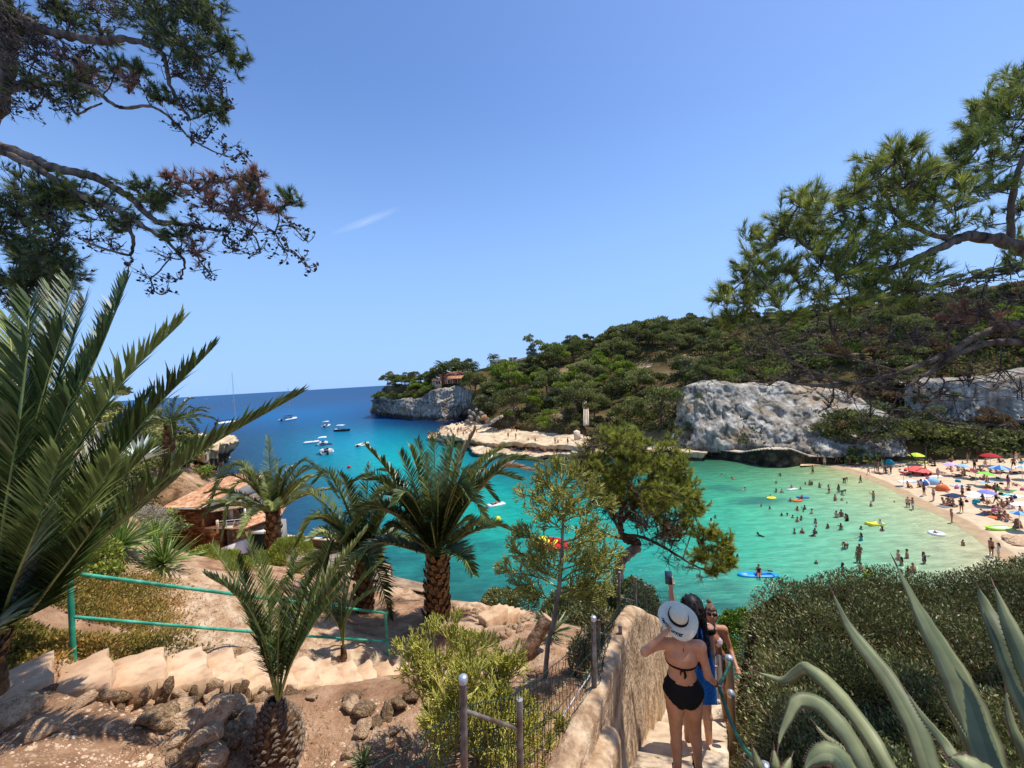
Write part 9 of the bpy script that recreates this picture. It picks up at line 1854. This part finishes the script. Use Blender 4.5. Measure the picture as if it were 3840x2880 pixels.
for x,y,m,R,lab,sy in((zb(919,360)+(CL['yellow'],.55,'yellow oblong float with a rider in the middle of the bay',.55)),(zb(1192,386)+(CL['orange'],.55,'small orange bodyboard float among the swimmers',.4)),(za(1305,893)+(M_GEL,.5,'white swimming ring close to the shore',1.0))):
 blob_obj('float',S(x,y,0),[('tube',ringm(R,.16,sy),m),('body',boxm((-R*.8,-R*sy*.7,.02),(R*.8,R*sy*.7,.12)),m)],lab,'float',.2);q=person(x,y-.5,'swim','m',.80,.8,look='rider');q['label']='person resting on the '+lab.split(' with')[0].split(' close')[0].split(' among')[0]
blob_obj('airbed',S(*za(665,795),0),[('body',boxm((-.9,-.38,0),(.9,.38,.2)),CL['yellow']),('pillow',boxm((-.88,-.34,.2),(-.55,.34,.3)),CL['yellow'])],'yellow airbed pushed by a swimmer in a white hat','air mattress',.1)
q=person(*za(722,800),'out','m',1.0,1.0,rz=1.6,col='white',suit=['shirt'],hair=2);q['label']='swimmer with a pale hat holding the yellow airbed'
blob_obj('float',S(*zb(1130,266),0),[('body',boxm((-.8,-.25,0),(.8,.25,.12)),M_GEL),('nose',boxm((.8,-.15,.01),(1.0,.15,.11)),M_GEL)],'white surf mat under a swimmer with a white cap','float',.2)
q=person(*zb(1130,258),'out','m',1.05,1.0,hair=2);q['label']='fair-haired swimmer leaning on the white surf mat'
blob_obj('float',S(*zb(1240,352),0),[('body',boxm((-.6,-.3,0),(.6,.3,.14)),CL['blue']),('nose',boxm((.6,-.2,.01),(.8,.2,.13)),CL['blue'])],'blue bodyboard carrying a dark figure','float',-.2)
q=person(*zb(1235,352),'swim','m',.72,.9);q['label']='dark figure lying on the blue bodyboard'
def sup(mb):
 t=np.linspace(-1,1,21);w=.42*np.sqrt(np.clip(1-np.abs(t)**3.2,0,1));G=np.array([[(a*1.75,s*b,z+.10*max(0,a-.6))for s,z in((-1,.02),(-.85,.12),(.85,.12),(1,.02),(.8,-.04),(-.8,-.04),(-1,.02))]for a,b in zip(t,w)]);V,F=grid_mesh(G[...,0],G[...,1],G[...,2]);mb.add(V,F)
Pb=S(758,575.5,0);sb=blob_obj('paddleboard',Pb,[('body',sup,flat('bright_blue_board',srgb(20,150,220),rough=.4)),('deck_pad',boxm((-1.3,-.22,.122),(.3,.22,.14)),flat('mid_blue_pad',srgb(16,104,190),rough=.8)),('nose_pad',boxm((.9,-.12,.124),(1.35,.12,.136)),CL['pale'])],'bright blue paddleboard with a seated woman in the near shallows','paddleboard',math.radians(172))
q=person(759,575.5,'sit2','f',-.14,1.0,rz=math.radians(150),suit=['suit','shirt'],col='black');q['label']='long-haired woman in black sitting on the blue paddleboard'
pd=empty('paddle',Pb+Vector((0,0,.45)),math.radians(165),label='black paddle held across the blue paddleboard',cat='paddle');mb=MB();mb.tube([(-.9,-.25,-.05),(.8,.3,.25)],.018,6);mb.obj('shaft',[CL['black']],pd);mb=MB();mb.box((-1.25,-.40,-.12),(-.88,-.18,-.08));mb.obj('blade',[CL['black']],pd)
Pi=S(551,546,0);blob_obj('inflatable_boat',Pi,[('tube',ringm(1.7,.42,.6),CL['red']),('body',boxm((-1.4,-.8,.0),(1.4,.8,.2)),CL['red']),('bow_cover',lambda mb:mb.lathe([(.01,.75),(.5,.6),(.8,.2)],(-1.1,.3,.1),12),CL['yellow']),('seat',boxm((.2,-.7,.3),(.6,.7,.5)),CL['yellow'])],'red and yellow inflatable boat floating behind the pencil tree','inflatable boat',-.5)
# ================================================================ PARASOLS, TENTS, TOWELS AND BAGS
def parasol(px,py,wpx,c,label,c2=None,tilt=0.0,hgt=2.1):
 z=1.6
 for _ in range(3):P=S(px,py,z+hgt*.85);z=beach_z(P.x,P.y)
 P.z=z;R=wpx*P.y/FPX/2*.92;e=empty('parasol',P,label=label,cat='parasol');n=8;mb=MB();mb.tube([(0,0,-.2),(0,0,hgt)],.025,6);mb.obj('pole',[M_ALU],e)
 rt=Matrix.Rotation(tilt,3,'Y')
 for k in range(n):
  a0,a1=k/n*2*math.pi,(k+1)/n*2*math.pi;G=[]
  for f in np.linspace(0.02,1,6):
   G.append([np.array(rt@Vector((R*f*math.cos(a)*(1-.06*math.sin((a-a0)/(a1-a0)*math.pi)*f),R*f*math.sin(a)*(1-.06*math.sin((a-a0)/(a1-a0)*math.pi)*f),-R*.42*f**1.6)))+np.array((0,0,hgt))for a in np.linspace(a0,a1,4)])
  G=np.array(G);V,F=grid_mesh(G[...,0],G[...,1],G[...,2]);mb=MB();mb.add(V,F);mb.add(V-np.array((0,0,.015)),F[:,::-1]);mb.obj('panel',[CL[c2]if c2 and k%2 else c],e)
 mb=MB();mb.lathe([(.04,-.02),(.03,.06),(.002,.09)],(0,0,hgt),6);mb.obj('tip',[M_ALU],e)
lime=flat('lime_cloth',srgb(170,220,40),rough=.7);lil=flat('lilac_cloth',srgb(206,170,220),rough=.7);lg_=flat('bright_green_cloth',srgb(120,210,60),rough=.7)
for x,y,w,c,l,c2,t in[(1095,65,14.5,lime,'lime green parasol at the back of the beach','yellow',0),(1860,75,16,CL['red'],'bright red parasol at the back right of the beach',None,0),(1460,165,13,lil,'lilac parasol right of the lime green one',None,0),(1580,185,12,CL['pale'],'pale teal parasol beside the lilac one',None,.1),(1960,195,17,CL['blue'],'blue striped parasol near the right edge','pale',0),(2190,195,12,CL['pale'],'light blue parasol cut by the right frame edge','white',0),(1110,198,22,flat('salmon_cloth',srgb(236,96,84),rough=.7),'broad salmon red parasol lying low over the sand',None,.05),(1710,250,8,CL['pink'],'small magenta parasol tilted on its side',None,.9),(1830,265,15,lg_,'bright green parasol beside the magenta one',None,.25),(1825,458,15,flat('lavender_cloth',srgb(130,130,196),rough=.7),'lavender parasol in the middle rows of towels',None,0),(2160,682,14,CL['blue'],'sky blue parasol nearest the camera at the right edge','pale',0),(960,258,7,CL['red'],'little red parasol behind the blue and white tent',None,.6)]:
 X_,Y_=za(x,y);parasol(X_,Y_,w,c,l,c2,t,hgt=1.9 if w!=22 else 1.3)
def tent(x,y,w,c,label,c2=None):
 X_,Y_=za(x,y);P=S(X_,Y_+2.5,1.5);P.z=beach_z(P.x,P.y);R=w*P.y/FPX/2;e=empty('beach_tent',P,.4,label=label,cat='beach tent')
 for k in range(6):
  G=np.array([[(R*math.cos(a)*math.sin(b),R*.8*math.sin(a)*math.sin(b),R*1.0*math.cos(b))for b in np.linspace(.02,math.pi/2,7)]for a in np.linspace(k*.9,(k+1)*.9,4)]);V,F=grid_mesh(G[...,0],G[...,1],G[...,2]);mb=MB();mb.add(V,F);mb.add(V*.985,F[:,::-1]);mb.obj('panel',[CL[c2]if c2 and k%2 else CL[c]],e)
 mb=MB();mb.tube([(R*math.cos(b),0,R*math.sin(b))for b in np.linspace(0,math.pi,12)],.02,5);mb.obj('hoop',[M_ALU],e)
tent(1170,285,11,'blue','blue and white striped pop-up tent','white');tent(1270,282,12,'pale','pale blue-grey pop-up tent right of the striped one');tent(1362,342,12,'orange','low bright orange beach tent');tent(810,97,10,'teal','dark teal tent at the back left of the beach')
tw_=[(1480,495,1.9,1.5,'navy','large navy towel spread out beside a standing child'),(1750,500,2.4,1.4,'white','big white sheet under the sitting pair'),(1000,345,1.8,1.0,'white','white towel near the front left of the sand'),(1080,350,1.0,.7,'pale','small pale towel touching the white one'),(2040,447,1.6,1.0,'green','green towel right of the lavender parasol'),(2100,505,2.0,1.2,'white','white towel at the right edge behind the lounger'),(1540,392,1.6,.9,'pale','pale mint towel in the middle rows'),(2060,487,1.4,.8,'teal','teal towel behind the walking man'),(2150,585,2.2,1.3,'white','rumpled white towel at the right edge'),(1150,153,2.2,.7,'yellow','long yellow mat at the back of the beach'),(985,130,1.2,.8,'yellow','yellow inflatable lying under the pines'),(1830,352,1.8,.8,'pale','pale turquoise mat before the green parasol'),(900,160,2.0,.8,'grey','grey mat at the back left'),(430,175,1.6,.8,'red','red patterned towel by the first corner of the sand'),(500,180,1.6,.7,'pink','pink towel beside the red patterned one'),(1700,470,1.4,.8,'white','narrow white towel left of the big sheet'),(1960,720,1.6,1.0,'orange','orange towel under the seated couple'),(1420,600,1.8,1.0,'grey','grey towel under the front group'),(1750,100,1.4,.7,'teal','teal towel under the back trees'),(1300,300,1.4,.8,'white','white towel behind the orange tent'),(2110,270,1.6,.8,'navy','navy towel by the right edge'),(1540,290,1.8,.8,'black','black towel with a sunbather in the back rows'),(1690,325,2.0,.9,'black','black blanket beside the green parasol'),(1870,415,1.8,1.0,'orange','orange striped towel behind the lavender parasol'),(1820,680,2.0,.8,'navy','navy towel left of the sky blue parasol')]
for a,b,w,d,c,l in tw_:
 X_,Y_=za(a,b);P=S(X_,Y_,1.2)
 for _ in range(3):P=S(X_,Y_,beach_z(P.x,P.y))
 n=9;r=random.Random(a+b);an=r.uniform(-.4,.4);G=np.array([[(u*w/2,v*d/2+.04*math.sin(u*5),0)for v in np.linspace(-1,1,5)]for u in np.linspace(-1,1,n)]);x=P.x+G[...,0]*math.cos(an)-G[...,1]*math.sin(an);y=P.y+G[...,0]*math.sin(an)+G[...,1]*math.cos(an);zz=np.array([[beach_z(p,q)for p,q in zip(r1,r2)]for r1,r2 in zip(x,y)])+.04+.015*vnoise(x*4,y*4)
 V,F=grid_mesh(x,y,zz);link('towel',mesh_np('towel',np.vstack([V,V-np.array((0,0,.03))]),[np.vstack([F,F[:,::-1]+len(V)])],[CL[c]],smooth=True),label=l,cat='towel')
Pm=S(*za(1975,775),1.0);Pm.z=beach_z(Pm.x,Pm.y);blob_obj('air_mattress',Pm,[('tube',ringm(1.25,.13,.42),lime),('body',boxm((-1.0,-.35,.0),(1.0,.35,.08)),CL['white'])],'lime green framed air mattress lying near the front of the sand','air mattress',-.08)
r=random.Random(77);bags=[]
for i in range(46):
 X_,Y_=za(r.uniform(900,2200),0);t=(X_-897)/125;Y_=448+r.uniform(15,22+t*48)
 P=S(X_,Y_,1.2);P.z=beach_z(P.x,P.y)
 if P.z<.35:continue
 s=r.uniform(.16,.34);c=r.choice(['black','navy','white','grey','red','teal','pink','orange']);mb=MB();mb.lathe([(.01,0),(1.0,.05),(1.05,.5),(.8,.95),(.3,1.1),(.01,1.1)],(0,0,0),8,sy=.6);e=empty('beach_bag',P,r.uniform(0,6),cat='bag',group='bags on the beach');e.scale=(s,)*3;mb.obj('bag_body',[CL[c]],e,smooth=True);mb=MB();mb.tube([(-.5,0,1.0),(-.4,0,1.6),(.4,0,1.6),(.5,0,1.0)],.06,5);mb.obj('strap',[CL[c]],e);bags.append((e,f'{c} beach bag on the sand',tuple(P)))
label_all(bags,LANDW)
r=random.Random(5)
for i,(a,b)in enumerate([(2080,885),(2120,900),(2165,890),(2200,920),(2140,930),(2060,870),(2195,880),(2180,945)]):
 X_,Y_=za(a,b);P=S(X_,Y_,.9);o=link('beach_rock',ROCKS[i%6],None,(P.x,P.y,beach_z(P.x,P.y)),label=['flat tan','pitted brown','low pale','broad buff','cracked tan','small buff','round tan','sunken brown'][i]+' rock in the outcrop at the right edge of the beach',cat='rock',group='rocks on the beach');s=r.uniform(.4,.8);o.scale=(s*1.5,s,s*.4)
